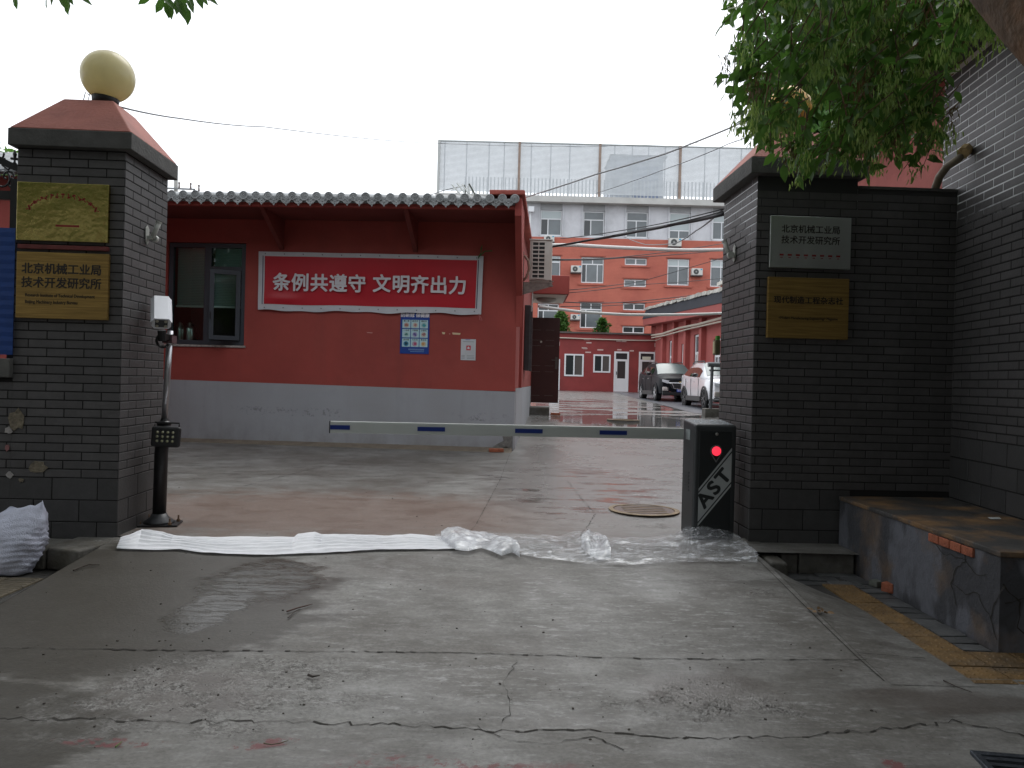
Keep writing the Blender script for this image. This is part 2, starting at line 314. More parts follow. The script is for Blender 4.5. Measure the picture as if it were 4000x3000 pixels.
def build_ground():
    g = MB(); g.add([(-400, -400, -.36), (400, -400, -.36), (400, 400, -.36), (-400, 400, -.36)], [(0, 1, 2, 3)])
    g.build('ground', mat('soil', (.09, .08, .065), .9, var=.3, vs=.5), kind='structure')
    xs = list(np.linspace(-3.05, 1.95, 36)); xl = list(np.linspace(-14, -3.05, 12))[:-1]; xr = list(np.linspace(1.95, 20, 14))[1:]
    X = xl + xs + xr; Y = list(np.arange(-2.04, 6.3, .12)) + list(np.arange(6.3, 14, .25)) + list(np.arange(14, 47, 1)) + [50, 56, 62, 75]
    idx = {}; mb = MB()
    def V(i, j):
        if (i, j) not in idx:
            x, y = X[i], Y[j]
            z = gz(y)
            idx[(i, j)] = len(mb.v); mb.v.append((x, y, z))
        return idx[(i, j)]
    for j in range(len(Y)-1):
        for i in range(len(X)-1):
            if Y[j] < 6.1 and Y[j] >= 3.9 and (X[i] < -3.06 or X[i] > 1.94): continue
            mb.f.append((V(i, j), V(i+1, j), V(i+1, j+1), V(i, j+1)))
    mb.build('road', M_GROUND, smooth=True, kind='structure')
    # sloped wings of the ramp, both sides
    a = MB()
    def wing(xi, xo, y0, y1, n=14, curve=0.0):
        for k in range(n):
            ya, yb = y0+(y1-y0)*k/n, y0+(y1-y0)*(k+1)/n
            def xo_(y): return xo - (xo-xi)*max(0, (y-(y1-.9))/.9)**2*curve
            p = [(xi, ya, gz(ya)+.002), (xo_(ya), ya, PAV+.004 if ya > 3.87 else gz(ya)+.003), (xo_(yb), yb, PAV+.004 if yb > 3.87 else gz(yb)+.003), (xi, yb, gz(yb)+.002)]
            a.add(p, [(0, 1, 2, 3)] if xo > xi else [(3, 2, 1, 0)])
    wing(1.95, 2.39, 3.86, 6.0, curve=.93)
    wing(-3.05, -3.2, 3.86, 5.7, curve=.5)
    a.build('ramp_wings', M_GROUND, kind='structure')
    # cracks and joints, narrow dark grooves
    dk = mat('crack_dark', (.03, .027, .023), .95)
    def crack(pts, wd, name='joint', jit=.0, sub=1, m=dk, seed=1):
        rd = random.Random(seed); P = []
        for (x0, y0), (x1, y1) in zip(pts, pts[1:]):
            n = max(1, int(math.hypot(x1-x0, y1-y0)/((.035 if jit > .006 else .06)*sub)))
            for k in range(n): P.append((x0+(x1-x0)*k/n + rd.uniform(-jit, jit), y0+(y1-y0)*k/n + rd.uniform(-jit, jit)))
        P.append(pts[-1]); c = MB()
        for k in range(len(P)-1):
            (x0, y0), (x1, y1) = P[k], P[k+1]; d = math.hypot(x1-x0, y1-y0) or 1; nx, ny = -(y1-y0)/d, (x1-x0)/d
            w0 = wd*rd.choice((.2, .35, .6, 1.0))*rd.uniform(.6, 1.3)/2 if jit else wd/2; e = .0035
            q = [(x0-nx*w0, y0-ny*w0), (x1-nx*w0, y1-ny*w0), (x1+nx*w0, y1+ny*w0), (x0+nx*w0, y0+ny*w0)]
            c.add([(px, py, gz(py)+e) for px, py in q], [(0, 1, 2, 3)])
        c.build(name, m, kind='structure')
    crack([(1.93, 3.9), (1.915, 4.6), (1.90, 5.9)], .005, 'joint')
    crack([(-3.0, 4.02), (-1.6, 4.06), (-.3, 4.12), (.8, 4.1), (1.96, 4.16)], .011, 'joint', jit=.008, seed=3)
    crack([(1.95, 4.25), (2.3, 4.2)], .01, 'joint', jit=.004, seed=4)
    crack([(-2.4, 3.3), (-1.4, 3.32), (-.5, 3.34), (.0, 3.3), (.35, 3.33), (.7, 3.27), (1.3, 3.33), (1.75, 3.42), (2.05, 3.5), (2.3, 3.38), (2.6, 3.3)], .012, 'crack', jit=.018, seed=5)
    crack([(-.12, 3.34), (.02, 3.22), (.2, 3.2), (.38, 3.28), (.5, 3.16)], .007, 'crack', jit=.012, seed=6)
    crack([(.0, 3.35), (.04, 3.6), (.0, 3.75), (.06, 4.05)], .004, 'crack', jit=.014, seed=8)
    crack([(.0, 12.3), (-.12, 9.5), (-.3, 6.9), (-.42, 5.95)], .007, 'joint', jit=.002, seed=2)
    crack([(-6.5, 9.3), (-3, 9.5), (-.1, 9.6)], .01, 'joint', jit=.004, seed=12)
    crack([(.72, 9.6), (.8, 8.3), (.86, 7.6), (.62, 6.6), (.6, 6.1)], .008, 'crack', jit=.008, seed=9)
    crack([(-3.0, 8.6), (-2.2, 11.4)], .01, 'crack', jit=.01, seed=14)
build_ground()
# ------------------------------------------------------------------ pavements
M_PAVB = mat('pavement_bed', (.035, .033, .03), .85, var=.4, vs=5, bump=.4)
M_PAVER = mat('grey_paver', (.075, .077, .078), .55, var=.3, vs=9, bump=.25, rand=.3)
M_YEL = mat('yellow_tactile', (.155, .092, .033), .6, var=.4, vs=7, bump=.3, rand=.12, c2=(.10, .07, .04), s2=3)
M_BRN = mat('brown_tactile', (.10, .082, .055), .6, var=.35, vs=7, bump=.3, rand=.12)
def pavements():
    p = MB().box(1.96, 9, 3.89, 6.6, -.34, PAV-.012).build('pavement', M_PAVB, kind='structure')
    q = MB().box(-9, -3.06, 3.89, 6.4, -.34, PAV-.012).build('pavement', M_PAVB, kind='structure')
    # dotted yellow tiles in a line, then turning right before the ledge
    def tile_mesh(w, h, dots, m):
        b = MB(); t = .004
        b.add([(0,0,-.03),(w,0,-.03),(w,h,-.03),(0,h,-.03),(t,t,0),(w-t,t,0),(w-t,h-t,0),(t,h-t,0)], [(4,5,6,7),(0,1,5,4),(1,2,6,5),(2,3,7,6),(3,0,4,7)])
        if dots == 'dots':
            for i in range(5):
                for j in range(5):
                    x, y = w*(i+.5)/5, h*(j+.5)/5; r = .011
                    vs = [(x+r*math.cos(a), y+r*math.sin(a), 0) for a in np.linspace(0, 2*math.pi, 7)[:-1]] + [(x, y, .006)]
                    b.add(vs, [(k, (k+1) % 6, 6) for k in range(6)])
        if dots == 'ribs':
            for i in range(5):
                y = h*(i+.5)/5; b.add([(.015,y-.012,0),(w-.015,y-.012,0),(w-.015,y+.012,0),(.015,y+.012,0),(.02,y-.006,.006),(w-.02,y-.006,.006),(w-.02,y+.006,.006),(.02,y+.006,.006)], [(4,5,6,7),(0,1,5,4),(1,2,6,5),(2,3,7,6),(3,0,4,7)])
        return b.mesh('paving_tile', m)
    yt = tile_mesh(.236, .236, 'dots', M_YEL)
    rd = random.Random(3)
    for k in range(8): inst('tactile_tile', yt, p, (2.385, 3.92+.24*k-.02, PAV+rd.uniform(0, .004)), (rd.uniform(-.01, .01), rd.uniform(-.01, .01), 0))
    for k in range(6):
        for j in range(2): inst('tactile_tile', yt, p, (2.625+.24*k, 3.90+.24*j, PAV+rd.uniform(0, .003)), (rd.uniform(-.01, .01), rd.uniform(-.01, .01), 0))
    gp = tile_mesh(.236, .116, None, M_PAVER); gs = tile_mesh(.17, .116, None, M_PAVER)
    for k in range(15): inst('paver', gs, p, (2.625, 4.40+.12*k, PAV+rd.uniform(-.006, .004)), (rd.uniform(-.03, .03), rd.uniform(-.03, .03), 0))
    for j in range(7):
        for i in range(3):
            y = 5.32+.12*j
            if i == 0 and j < 3: continue
            if y > 6.12: continue
            inst('paver', gp, p, (1.98+.24*i-(.12 if j % 2 else 0), y+.005, PAV+rd.uniform(-.006, .003)), (rd.uniform(-.02, .02), rd.uniform(-.02, .02), 0)) if y > 5.8 else None
    for j in range(0):
        for i in range(7): inst('paver', gp, p, (2.34+.24*i-(.12 if j % 2 else 0)+.12, 3.63+.12*j, PAV+rd.uniform(-.005, .003)), (rd.uniform(-.02, .02), rd.uniform(-.02, .02), 0))
    bt = tile_mesh(.236, .236, 'ribs', M_BRN); gl = tile_mesh(.236, .236, None, M_PAVER)
    for i in range(9):
        for j in range(3): inst('tactile_tile', bt, q, (-3.25-.24*(i+1)-.02, 4.72+.24*j, PAV-.004+rd.uniform(0, .003)), (0, 0, 0))
    for i in range(8):
        for j in range(3): inst('paver', gl, q, (-3.30-.24*(i+1), 3.96+.24*j, PAV-.006+rd.uniform(-.003, .003)), (rd.uniform(-.02, .02), 0, 0))
    # drain grate bottom right
    t = thing('drain_grate', 'dark iron slotted drain grate set in the road edge', 'drain', (2.17, 3.02, -.195), R(-8))
    b = MB(); b.box(-.24, .24, -.16, -.13, -.02, .012); b.box(-.24, .24, .13, .16, -.02, .012); b.box(-.24, -.21, -.13, .13, -.02, .012); b.box(.21, .24, -.13, .13, -.02, .012)
    gm = mat('wet_iron', (.07, .08, .095), .35, metal=.7, var=.4, vs=20, bump=.3)
    b.build('frame', gm, t, bevel=.003); bar = MB().box(-.21, .21, -.013, .013, -.015, .009).mesh('bar', gm)
    for k in range(5): inst('bar', bar, t, (0, -.104+.052*k, 0), (0, 0, 0))
    MB().box(-.23, .23, -.15, .15, -.05, -.017).build('pit', mat('black_pit', (.01, .01, .01), .6), t)
pavements()

# ------------------------------------------------------------------ tiled walls
def tile_mat(name, c, dark=.25):
    return mat(name, c, .5, var=.14, vs=14, bump=.12, bs=60, rand=.13, c2=tuple(x*(1+dark) for x in c), s2=2.0, m2=(.5, .7))
M_TILE = tile_mat('dark_grey_tile', (.070, .067, .067)); M_TILEB = tile_mat('dark_grey_block', (.052, .051, .051))
def joint_mat():
    m = bpy.data.materials.new('joint_mortar'); m.use_nodes = True; N = m.node_tree.nodes; L = m.node_tree.links; b = N['Principled BSDF']; b.inputs['Roughness'].default_value = .95
    pos = N.new('ShaderNodeNewGeometry').outputs['Position']; sx = N.new('ShaderNodeSeparateXYZ'); L.new(pos, sx.inputs[0])
    _, n = noise(N, L, pos, 2.2); a = N.new('ShaderNodeMath'); a.operation = 'MULTIPLY_ADD'; a.inputs[1].default_value = .9; L.new(n, a.inputs[0]); L.new(sx.outputs[2], a.inputs[2])
    mr = N.new('ShaderNodeMapRange'); mr.inputs[1].default_value = 3.1; mr.inputs[2].default_value = 3.35; L.new(a.outputs[0], mr.inputs[0])
    xr = N.new('ShaderNodeMapRange'); xr.inputs[1].default_value = 0; xr.inputs[2].default_value = 1.5; L.new(sx.outputs[0], xr.inputs[0])
    geo = N.new('ShaderNodeNewGeometry'); sn_ = N.new('ShaderNodeSeparateXYZ'); L.new(geo.outputs['Normal'], sn_.inputs[0]); ab_ = N.new('ShaderNodeMath'); ab_.operation = 'ABSOLUTE'; L.new(sn_.outputs[0], ab_.inputs[0])
    f = math_(N, L, 'MULTIPLY', math_(N, L, 'MULTIPLY', mr.outputs[0], xr.outputs[0]), ab_.outputs[0])
    L.new(mixc(N, L, f, (.010, .009, .009), (.72, .74, .76)), b.inputs['Base Color']); return m
M_JOINT = joint_mat()
TM = {}
def tmesh(L, h, blk):
    k = (round(L, 3), round(h, 3), blk)
    if k not in TM:
        c = .002; p = .0032; b = MB()
        b.add([(0,0,0),(L,0,0),(L,0,h),(0,0,h),(0,-p+c,0),(L,-p+c,0),(L,-p+c,h),(0,-p+c,h),(c,-p,c),(L-c,-p,c),(L-c,-p,h-c),(c,-p,h-c)],
              [(8,9,10,11),(4,5,9,8),(5,6,10,9),(6,7,11,10),(7,4,8,11),(0,1,5,4),(1,2,6,5),(2,3,7,6),(3,0,4,7)])
        TM[k] = b.mesh('block' if blk else 'brick', M_TILEB if blk else M_TILE)
    return TM[k]
def tile_face(parent, org, ang, width, ztop, *, gap=.009, open_end=False, open_start=False, zstart=-.06, start=0.0, L=.2865, skip=None, nb=3, zfirst=.458, limit=None, Lb=.351, off_b=.14):
    """dark facing tiles: nb courses of large blocks below, thin bricks above; tiles are children of parent"""
    rd = random.Random(int(width*100+ztop*10+ang*7)); ca, sa = math.cos(ang), math.sin(ang); cnt = 0; extra = MB()
    rows = []; z = zfirst - .174*nb
    for i in range(nb): rows.append((z, .174, Lb, off_b if i % 2 else 0.0, True)); z += .174
    i = 0
    while z + .05 < ztop: rows.append((z, .0682, L, L/2 if i % 2 else 0.0, False)); z += .0682; i += 1
    for (z, h, LL, off, blk) in rows:
        g = gap; hh = min(h-g, ztop-z-.001)
        if hh < .02: continue
        x = start - off
        while x < width:
            x0 = max(x, 0); x1 = min(x+LL, width) if not (open_end and not blk) else x+LL
            if x1-x0 > .03 and not (open_start and x < -.004):
                a, b_ = x0+(g/2 if x0 > 0 or open_start else 0), x1-(g/2 if x1 != width else 0)
                if not (skip and skip(a, b_, z)):
                    me = tmesh(b_-a, hh, blk)
                    T = (org[0]+ca*a, org[1]+sa*a, z+g/2)
                    if limit is None or cnt < limit:
                        inst('block' if blk else 'brick', me, parent, T, (rd.uniform(-.006, .006), 0, ang+rd.uniform(-.003, .003))); cnt += 1
                    else:
                        Mx = Matrix.Translation(T) @ Matrix.Rotation(ang, 4, 'Z')
                        extra.add([Mx @ v.co for v in me.vertices], [tuple(p.vertices) for p in me.polygons])
            x += LL
    if extra.v: extra.build('brick_courses', M_TILE, parent, kind='stuff')
    return cnt
M_CAPC = mat('cap_concrete', (.075, .074, .07), .8, var=.25, vs=6, bump=.3)
M_CAPR = mat('cap_terracotta_paint', (.33, .115, .088), .75, var=.22, vs=5, bump=.3, c2=(.24, .085, .065), s2=2.5)
def cap(parent, W, D, z, o=.075, rs=.52):
    b = MB().box(-W-.04, o, -o, D+.045, z, z+.135); b.build('cap_band', M_CAPC, parent, bevel=.008)
    cx, cy = -W/2+.017, D/2-.015; hx, hy = W/2+.058-.004, D/2+.06-.004; tx, ty = hx*.42, hy*.42
    z0, z1 = z+.136, z+.47
    b = MB().add([(cx-hx,cy-hy,z0),(cx+hx,cy-hy,z0),(cx+hx,cy+hy,z0),(cx-hx,cy+hy,z0),(cx-tx,cy-ty,z1),(cx+tx,cy-ty,z1),(cx+tx,cy+ty,z1),(cx-tx,cy+ty,z1)],
                 [(0,1,5,4),(1,2,6,5),(2,3,7,6),(3,0,4,7),(4,5,6,7),(3,2,1,0)]); b.build('cap_slope', M_CAPR, parent, bevel=.012)
    return z1
PL = at(470, 1500, 6.1); PL.z = 0
AL = math.atan(.047)
lp = thing('gate_pillar', 'left brick gate pillar with two brass plaques on its front face', 'gate pillar', PL, AL, 'gate pillars')
MB().box(-.83, 0, 0, .83, -.17, 3.06).build('core', M_JOINT, lp)
tile_face(lp, (-.83, 0), 0, .83, 3.06, start=-.03)
tile_face(lp, (0, 0), R(90), .83, 3.06, start=0.0, off_b=.17)
zc = cap(lp, .83, .83, 3.055)
M_GLOBE = mat('cream_glass', (.74, .68, .42), .28, var=.08, vs=3, transl=.45, coat=.3)
M_GLOBE2 = mat('amber_glass', (.62, .36, .07), .4, var=.08, vs=3, transl=.15)
M_BLK = mat('black_metal', (.012, .012, .013), .4); M_BLKP = mat('black_plastic', (.016, .016, .017), .5, var=.2, vs=30)
def globe(name, label, parent, M, lean, rr=.212):
    c = parent @ Vector((-.375, .42, zc)); t = thing(name, label, 'lamp', (c.x, c.y, c.z-.004), 0, 'globe lamps on the gate pillars')
    T = Matrix.Rotation(lean, 4, 'Y'); b = MB(); b.lathe([(.07, 0), (.085, .0), (.088, .04), (.10, .05), (.108, .10), (.098, .112)], n=24, m=T); b.build('collar', M_BLKP, t, smooth=True)
    pr = [(.09, .105)]; 
    for k in range(1, 22):
        a = -math.pi/2*.74 + (math.pi/2*1.74)*k/21; pr.append((rr*math.cos(a)*1.0+1e-4, .105+rr*.84*.98+rr*1.0*math.sin(a)))
    MB().lathe(pr, n=32, m=T).build('globe', M, t, smooth=True)
    return t
g1 = globe('globe_lamp', 'cream glass globe lamp leaning on top of the left gate pillar', WM[lp.name], M_GLOBE, R(5), .212)
b = MB().tube([(-.12, -.05, 0), (-.15, -.05, .06), (-.13, -.06, .12), (-.10, -.06, .10)], .004, 5); b.tube([(-.10, -.05, .0), (-.11, -.05, .07), (-.08, -.07, .13)], .003, 5); b.build('loose_wire', M_BLK, g1)
def chip(parent, T, pts, m, name='bare_patch'):
    n = len(pts); b = MB().prism(pts, 'y', -.012, -.001); o = b.build(name, m, parent); o.matrix_local = T; return o
M_BARE = mat('bare_mortar', (.17, .145, .105), .95, var=.4, vs=22, bump=.8)
rd = random.Random(5)
# low wall left of the left pillar, with its coping
lw = thing('low_wall', 'low dark brick wall with a grey coping beside the left gate pillar', 'wall', WM[lp.name] @ Vector((-.83, 0, 0)), AL)
MB().box(-3.2, -.001, .0, .3, -.17, 1.24).build('core', M_JOINT, lw)
tile_face(lw, (-3.2, 0), 0, 3.2, 1.235, start=-.13+.0, L=.2865, limit=290)
MB().box(-3.2, -.0, -.05, .36, 1.24, 1.39).build('coping', mat('coping_grey', (.10, .098, .092), .85, var=.25, vs=7, bump=.3), lw, bevel=.008)
def patch_at(parent, u, v, w, h, jit=.25, m=M_BARE, seed=1):
    rr_ = random.Random(seed); P = WM[parent.name].inverted() @ hit(u, v, WM[parent.name].translation, WM[parent.name].to_3x3() @ Vector((0, -1, 0)))
    pts = ell_ngon(P.x, P.z, w/2, h/2, 13, jit, rr_); MB().prism(pts, 'y', -.0115, -.002).build('bare_patch', m, parent)
patch_at(lp, 150, 1825, .13, .10, .22, seed=2)
patch_at(lw, 70, 1640, .12, .16, .3, seed=3); patch_at(lw, 35, 1680, .06, .05, .3, mat('pale_plaster', (.33, .31, .30), .9, var=.3, vs=30), seed=4); patch_at(lw, 30, 1750, .03, .05, .3, mat('pink_plaster', (.25, .12, .12), .9), seed=5)
patch_at(lw, 40, 1855, .05, .05, .4, mat('pale_plaster', (.33, .31, .30), .9), seed=6); patch_at(lw, 85, 1875, .05, .03, .4, seed=8)

# right pillar, wall beside it, and the building's flank coming forward on the right
PR = at(2940, 1500, 6.5); PR.z = 0
AR = math.atan(.038)
rp = thing('gate_pillar', 'right brick gate pillar with one steel and one brass plaque', 'gate pillar', PR, AR, 'gate pillars')
WM[rp.name] = Matrix.Translation(PR) @ Matrix.Rotation(AR, 4, 'Z')
MB().box(0, .86, 0, .9, -.17, 3.10).build('core', M_JOINT, rp)
tile_face(rp, (0, 0), 0, .86, 3.015, start=-.10, L=.272, open_end=True)
tile_face(rp, (0, .9), R(-90), .9, 3.10, gap=.011, start=-.05, L=.272)
o = thing('tmp', None, None, rp.matrix_basis @ Vector((0, 0, 0)), AR); bpy.data.objects.remove(o)
def cap_r():
    W, D, z, o = .86, .9, 3.10, .09
    MB().box(-o, W+.05, -o, D+o, z, z+.137).build('cap_band', M_CAPC, rp, bevel=.008)
    cx, cy = W/2-.02, D/2; hx, hy = W/2+.07-.004, D/2+o-.004; tx, ty = hx*.42, hy*.42; z0, z1 = z+.138, z+.46
    MB().add([(cx-hx,cy-hy,z0),(cx+hx,cy-hy,z0),(cx+hx,cy+hy,z0),(cx-hx,cy+hy,z0),(cx-tx,cy-ty,z1),(cx+tx,cy-ty,z1),(cx+tx,cy+ty,z1),(cx-tx,cy+ty,z1)],
             [(0,1,5,4),(1,2,6,5),(2,3,7,6),(3,0,4,7),(4,5,6,7),(3,2,1,0)]).build('cap_slope', M_CAPR, rp, bevel=.012)
    return z1
zr = cap_r()
_z = zc; zc = zr
g2 = globe('globe_lamp', 'amber globe lamp on the right gate pillar, half hidden by leaves', Matrix.Translation(PR) @ Matrix.Rotation(AR, 4, 'Z') @ Matrix.Translation((.43+.375, 0, 0)), M_GLOBE2, R(-3), .20)
zc = _z
o0 = WM[rp.name] @ Vector((.86, .0, 0))
rw = thing('boundary_wall', 'dark brick wall between the right gate pillar and the side building', 'wall', o0, AR)
MB().box(.001, .87, 0, .28, -.17, 3.02).build('core', M_JOINT, rw)
tile_face(rw, (0, 0), 0, .868, 3.015, start=-.96+.272*3, L=.272, nb=0, zfirst=.458, open_start=True)
MB().box(0, .868, -.012, .3, 3.021, 3.045).build('coping', M_CAPC, rw)
# side building on the right: flank runs towards the camera
CR0 = WM[rw.name] @ Vector((.868, 0, 0)); AF = -math.atan(.083)
sb = thing('side_building', 'dark brick building flank with eave at the right edge', 'building', CR0, AF)
# local: -y towards camera, building on +x
MB().box(.0, 5, -5.4, .28, -.2, 4.12).build('core', M_JOINT, sb)
n1 = 0
# courses near the corner (visible) as bricks, further ones joined
tile_face(sb, (0, .28), R(-90), 1.6, 4.1, gap=.012, start=-.12, L=.278, nb=6, zfirst=.94, limit=300)
def far_courses():
    e = MB()
    z = .94-.174*6; rows = [(z+.174*i, .174, .351, i % 2) for i in range(6)]; z = .94; i = 0
    while z < 4.05: rows.append((z, .0682, .278, i % 2)); z += .0682; i += 1
    for z, h, LL, k in rows:
        y = .28-1.6 - .004
        while y > -5.4: 
            l = LL if y < -1.4 else LL*(.5 if k else 1)
            e.box(-.0035, 0, y-l+.012, y, z+.006, z+h-.006); y -= l
    e.build('brick_courses', M_TILE, sb, kind='stuff')
far_courses()
M_PINK = mat('pink_render', (.42, .125, .105), .8, var=.12, vs=3, bump=.15, c2=(.36, .10, .085), s2=.8)
MB().box(.012, 5, .281, 6.5, -.2, 4.12).build('painted_wall', M_PINK, sb)
MB().box(-.38, 5.2, -5.6, 6.6, 4.125, 4.2).build('eave', mat('eave_dark', (.05, .05, .052), .6, var=.3, vs=5), sb, bevel=.01)
zz = MB()
for k in range(60): 
    y = -5.6+.205*k; zz.tube([(-.42, y, 4.255), (1.5, y, 4.60)], .062, 8)
zz.build('corrugated_roof', mat('galvanised', (.42, .44, .46), .45, metal=.3, var=.2, vs=4), sb, kind='stuff')
MB().box(-.40, 1.5, -5.6, 6.6, 4.202, 4.21).build('roof_deck', mat('roof_grey', (.25, .26, .27), .7), sb)
MB().box(-.43, -.385, -5.6, 6.6, 4.09, 4.20).build('gutter', mat('gutter_black', (.02, .02, .022), .4), sb)
# pipe out of the brick wall
pp = thing('vent_pipe', 'bent rusty pipe coming out of the dark brick wall', 'pipe', at(3765, 590, 6.2), 0)
pa = at(3768, 592, 6.32); pts = [at(3775, 590, 6.35), at(3745, 620, 6.33), at(3700, 650, 6.4), at(3670, 690, 6.5), at(3650, 745, 6.62), at(3646, 790, 6.7)]
MB().tube(pts, .033, 10).build('pipe', mat('dirty_pvc', (.16, .13, .09), .5, var=.4, vs=14), pp, world=True, smooth=True)
MB().tube([at(3776, 583, 6.36), at(3762, 598, 6.3)], .05, 8).build('collar', mat('foam_collar', (.35, .25, .12), .9, var=.4, vs=40, bump=.6), pp, world=True)

# kerbs and plinths
M_KERB = mat('kerb_concrete', (.115, .11, .098), .8, var=.3, vs=7, bump=.5, bs=30, c2=(.075, .068, .055), s2=3)
k = thing('kerb', 'L shaped concrete kerb at the foot of the left gate pillar', 'kerb', (-3.1, 5.7, 0))
MB().box(-5.2, -3.42, 5.66, 6.07, -.17, -.02).build('kerb_stone', M_KERB, k, world=True, bevel=.015)
MB().prism([(-3.415, 5.68), (-3.14, 5.60), (-3.03, 6.11), (-3.415, 6.085)], 'z', -.17, -.005).build('kerb_stone', M_KERB, k, world=True, bevel=.02)
k = thing('kerb', 'worn concrete kerb stone pointing forward from the right gate pillar', 'kerb', (2.1, 6.0, PAV))
MB().add([(2.05,5.98,PAV-.02),(2.2,5.98,PAV-.02),(2.14,6.62,PAV-.02),(1.985,6.62,PAV-.02),(2.05,5.98,-.045),(2.19,5.98,-.055),(2.14,6.62,.02),(1.985,6.62,.02)], [(0,3,2,1),(4,5,6,7),(0,1,5,4),(1,2,6,5),(2,3,7,6),(3,0,4,7)]).build('kerb_stone', M_KERB, k, world=True, bevel=.022)
k = thing('plinth', 'low concrete plinth under the right gate pillar front', 'kerb', (2.4, 6.3, PAV))
MB().box(2.2, 2.335, 6.17, 6.7, PAV-.02, -.02).build('plinth_stone', M_KERB, k, world=True, bevel=.014); MB().box(2.345, 2.79, 6.17, 6.7, PAV-.02, -.008).build('plinth_stone', M_KERB, k, world=True, bevel=.014)

# rendered ledge on the right
def ledge_mat():
    m = bpy.data.materials.new('ledge_render'); m.use_nodes = True; N = m.node_tree.nodes; L = m.node_tree.links; b = N['Principled BSDF']; b.inputs['Roughness'].default_value = .7
    pos = N.new('ShaderNodeNewGeometry').outputs['Position']
    f, _ = noise(N, L, pos, 3.2, stretch=(1, 1, .45), lo=.47, hi=.53, rough=.45, det=3); g, _ = noise(N, L, pos, 1.6, lo=.52, hi=.64, loc=(4, 2, 1)); k, _ = noise(N, L, pos, 12)
    c = mixc(N, L, f, (.042, .044, .050), (.105, .11, .127)); c = mixc(N, L, math_(N, L, 'MULTIPLY', g, .8), c, (.13, .085, .05)); c = mixc(N, L, math_(N, L, 'MULTIPLY', k, .25), c, (.04, .04, .045))
    L.new(c, b.inputs['Base Color']); bp = N.new('ShaderNodeBump'); bp.inputs['Strength'].default_value = .35; bp.inputs['Distance'].default_value = .01; L.new(k, bp.inputs['Height']); L.new(bp.outputs[0], b.inputs['Normal'])
    return m
M_LEDGE = ledge_mat()
ld = thing('ledge', 'cracked grey blue rendered ledge along the right wall with rusty stained top', 'ledge', (2.9, 5.4, PAV))
F0 = (2.80, 6.50); F1 = (2.82, 4.39); ZT = .375
MB().add([(F1[0],F1[1],PAV-.03),(5,4.15,PAV-.03),(5,6.7,PAV-.03),(F0[0],F0[1],PAV-.03),(F1[0],F1[1],ZT),(5,4.15,ZT),(5,6.7,ZT),(F0[0],F0[1],ZT)], [(0,3,2,1),(4,5,6,7),(0,1,5,4),(1,2,6,5),(2,3,7,6),(3,0,4,7)]).build('body', M_LEDGE, ld, world=True)
M_SLAB = mat('slab_stained', (.05, .048, .046), .65, c2=(.19, .11, .05), s2=2.2, m2=(.46, .62), var=.35, vs=8, bump=.3)
MB().add([(F1[0]-.012,F1[1]-.012,ZT+.002),(5,4.13,ZT+.002),(5,6.7,ZT+.002),(F0[0]-.012,F0[1]-.002,ZT+.002),(F1[0]-.012,F1[1]-.012,ZT+.035),(5,4.13,ZT+.035),(5,6.7,ZT+.035),(F0[0]-.012,F0[1]-.002,ZT+.035)], [(0,3,2,1),(4,5,6,7),(0,1,5,4),(1,2,6,5),(2,3,7,6),(3,0,4,7)]).build('top_slab', M_SLAB, ld, world=True, bevel=.006)
M_RB = mat('red_brick', (.30, .095, .05), .85, var=.35, vs=14, bump=.6, rand=.15)
for i in range(4):
    y = 4.78-.125*i+.34; MB().box(2.80, 2.87, y-.115, y, ZT-.058, ZT-.004).build('brick', M_RB, ld, world=True, bevel=.005)
# cracks in the render
def wcrack(parent, pts, wd, m, seed=1, face='x', off=2.719):
    r_ = random.Random(seed); P = []
    for (a, b_), (c, d) in zip(pts, pts[1:]):
        n = max(1, int(math.hypot(c-a, d-b_)/.03))
        for k in range(n): P.append((a+(c-a)*k/n+r_.uniform(-.008, .008), b_+(d-b_)*k/n+r_.uniform(-.008, .008)))
    P.append(pts[-1]); c_ = MB()
    for (x0, y0), (x1, y1) in zip(P, P[1:]):
        d = math.hypot(x1-x0, y1-y0) or 1; nx, ny = -(y1-y0)/d, (x1-x0)/d; w0 = wd*r_.uniform(.4, 1.1)/2
        q = [(x0-nx*w0, y0-ny*w0), (x1-nx*w0, y1-ny*w0), (x1+nx*w0, y1+ny*w0), (x0+nx*w0, y0+ny*w0)]
        c_.add([(F0[0]+(F1[0]-F0[0])*(F0[1]-a)/(F0[1]-F1[1])-.0035, a, z) if face == 'x' else (a, F1[1]+(4.15-F1[1])*(a-F1[0])/(5-F1[0])-.0035, z) for a, z in q], [(0, 1, 2, 3)])
    c_.build('crack', m, parent, world=True)
MK = mat('crack_dark', (.018, .016, .013), .95)
wcrack(ld, [(4.75, .40), (4.72, .28), (4.82, .2), (4.86, .1), (4.8, -.02)], .009, MK, 1); wcrack(ld, [(4.72, .28), (4.6, .22), (4.5, .25)], .007, MK, 2)
wcrack(ld, [(4.35, .22), (4.42, .12), (4.46, .0), (4.4, -.1)], .009, MK, 3); wcrack(ld, [(5.1, .33), (4.95, .27), (4.86, .28), (4.72, .28)], .006, MK, 4); wcrack(ld, [(4.86, .1), (4.7, .08), (4.6, .12), (4.46, .0)], .006, MK, 5)
wcrack(ld, [(2.83, .22), (2.93, .12), (2.92, -.02), (3.0, -.1)], .009, MK, 6, 'y'); wcrack(ld, [(2.85, .12), (3.0, .16), (3.1, .3)], .007, MK, 7, 'y')
b = MB().add([(0,0,0),(.09,.02,0),(.11,.08,.004),(.02,.07,.002)], [(0,1,2,3)]).build('paper_scrap', mat('white_paper', (.5, .52, .5), .8)); b.location = hitz(3870, 2028, ZT+.04)
tag(b, 'small pale scrap of paper lying on the stained ledge top', 'paper')
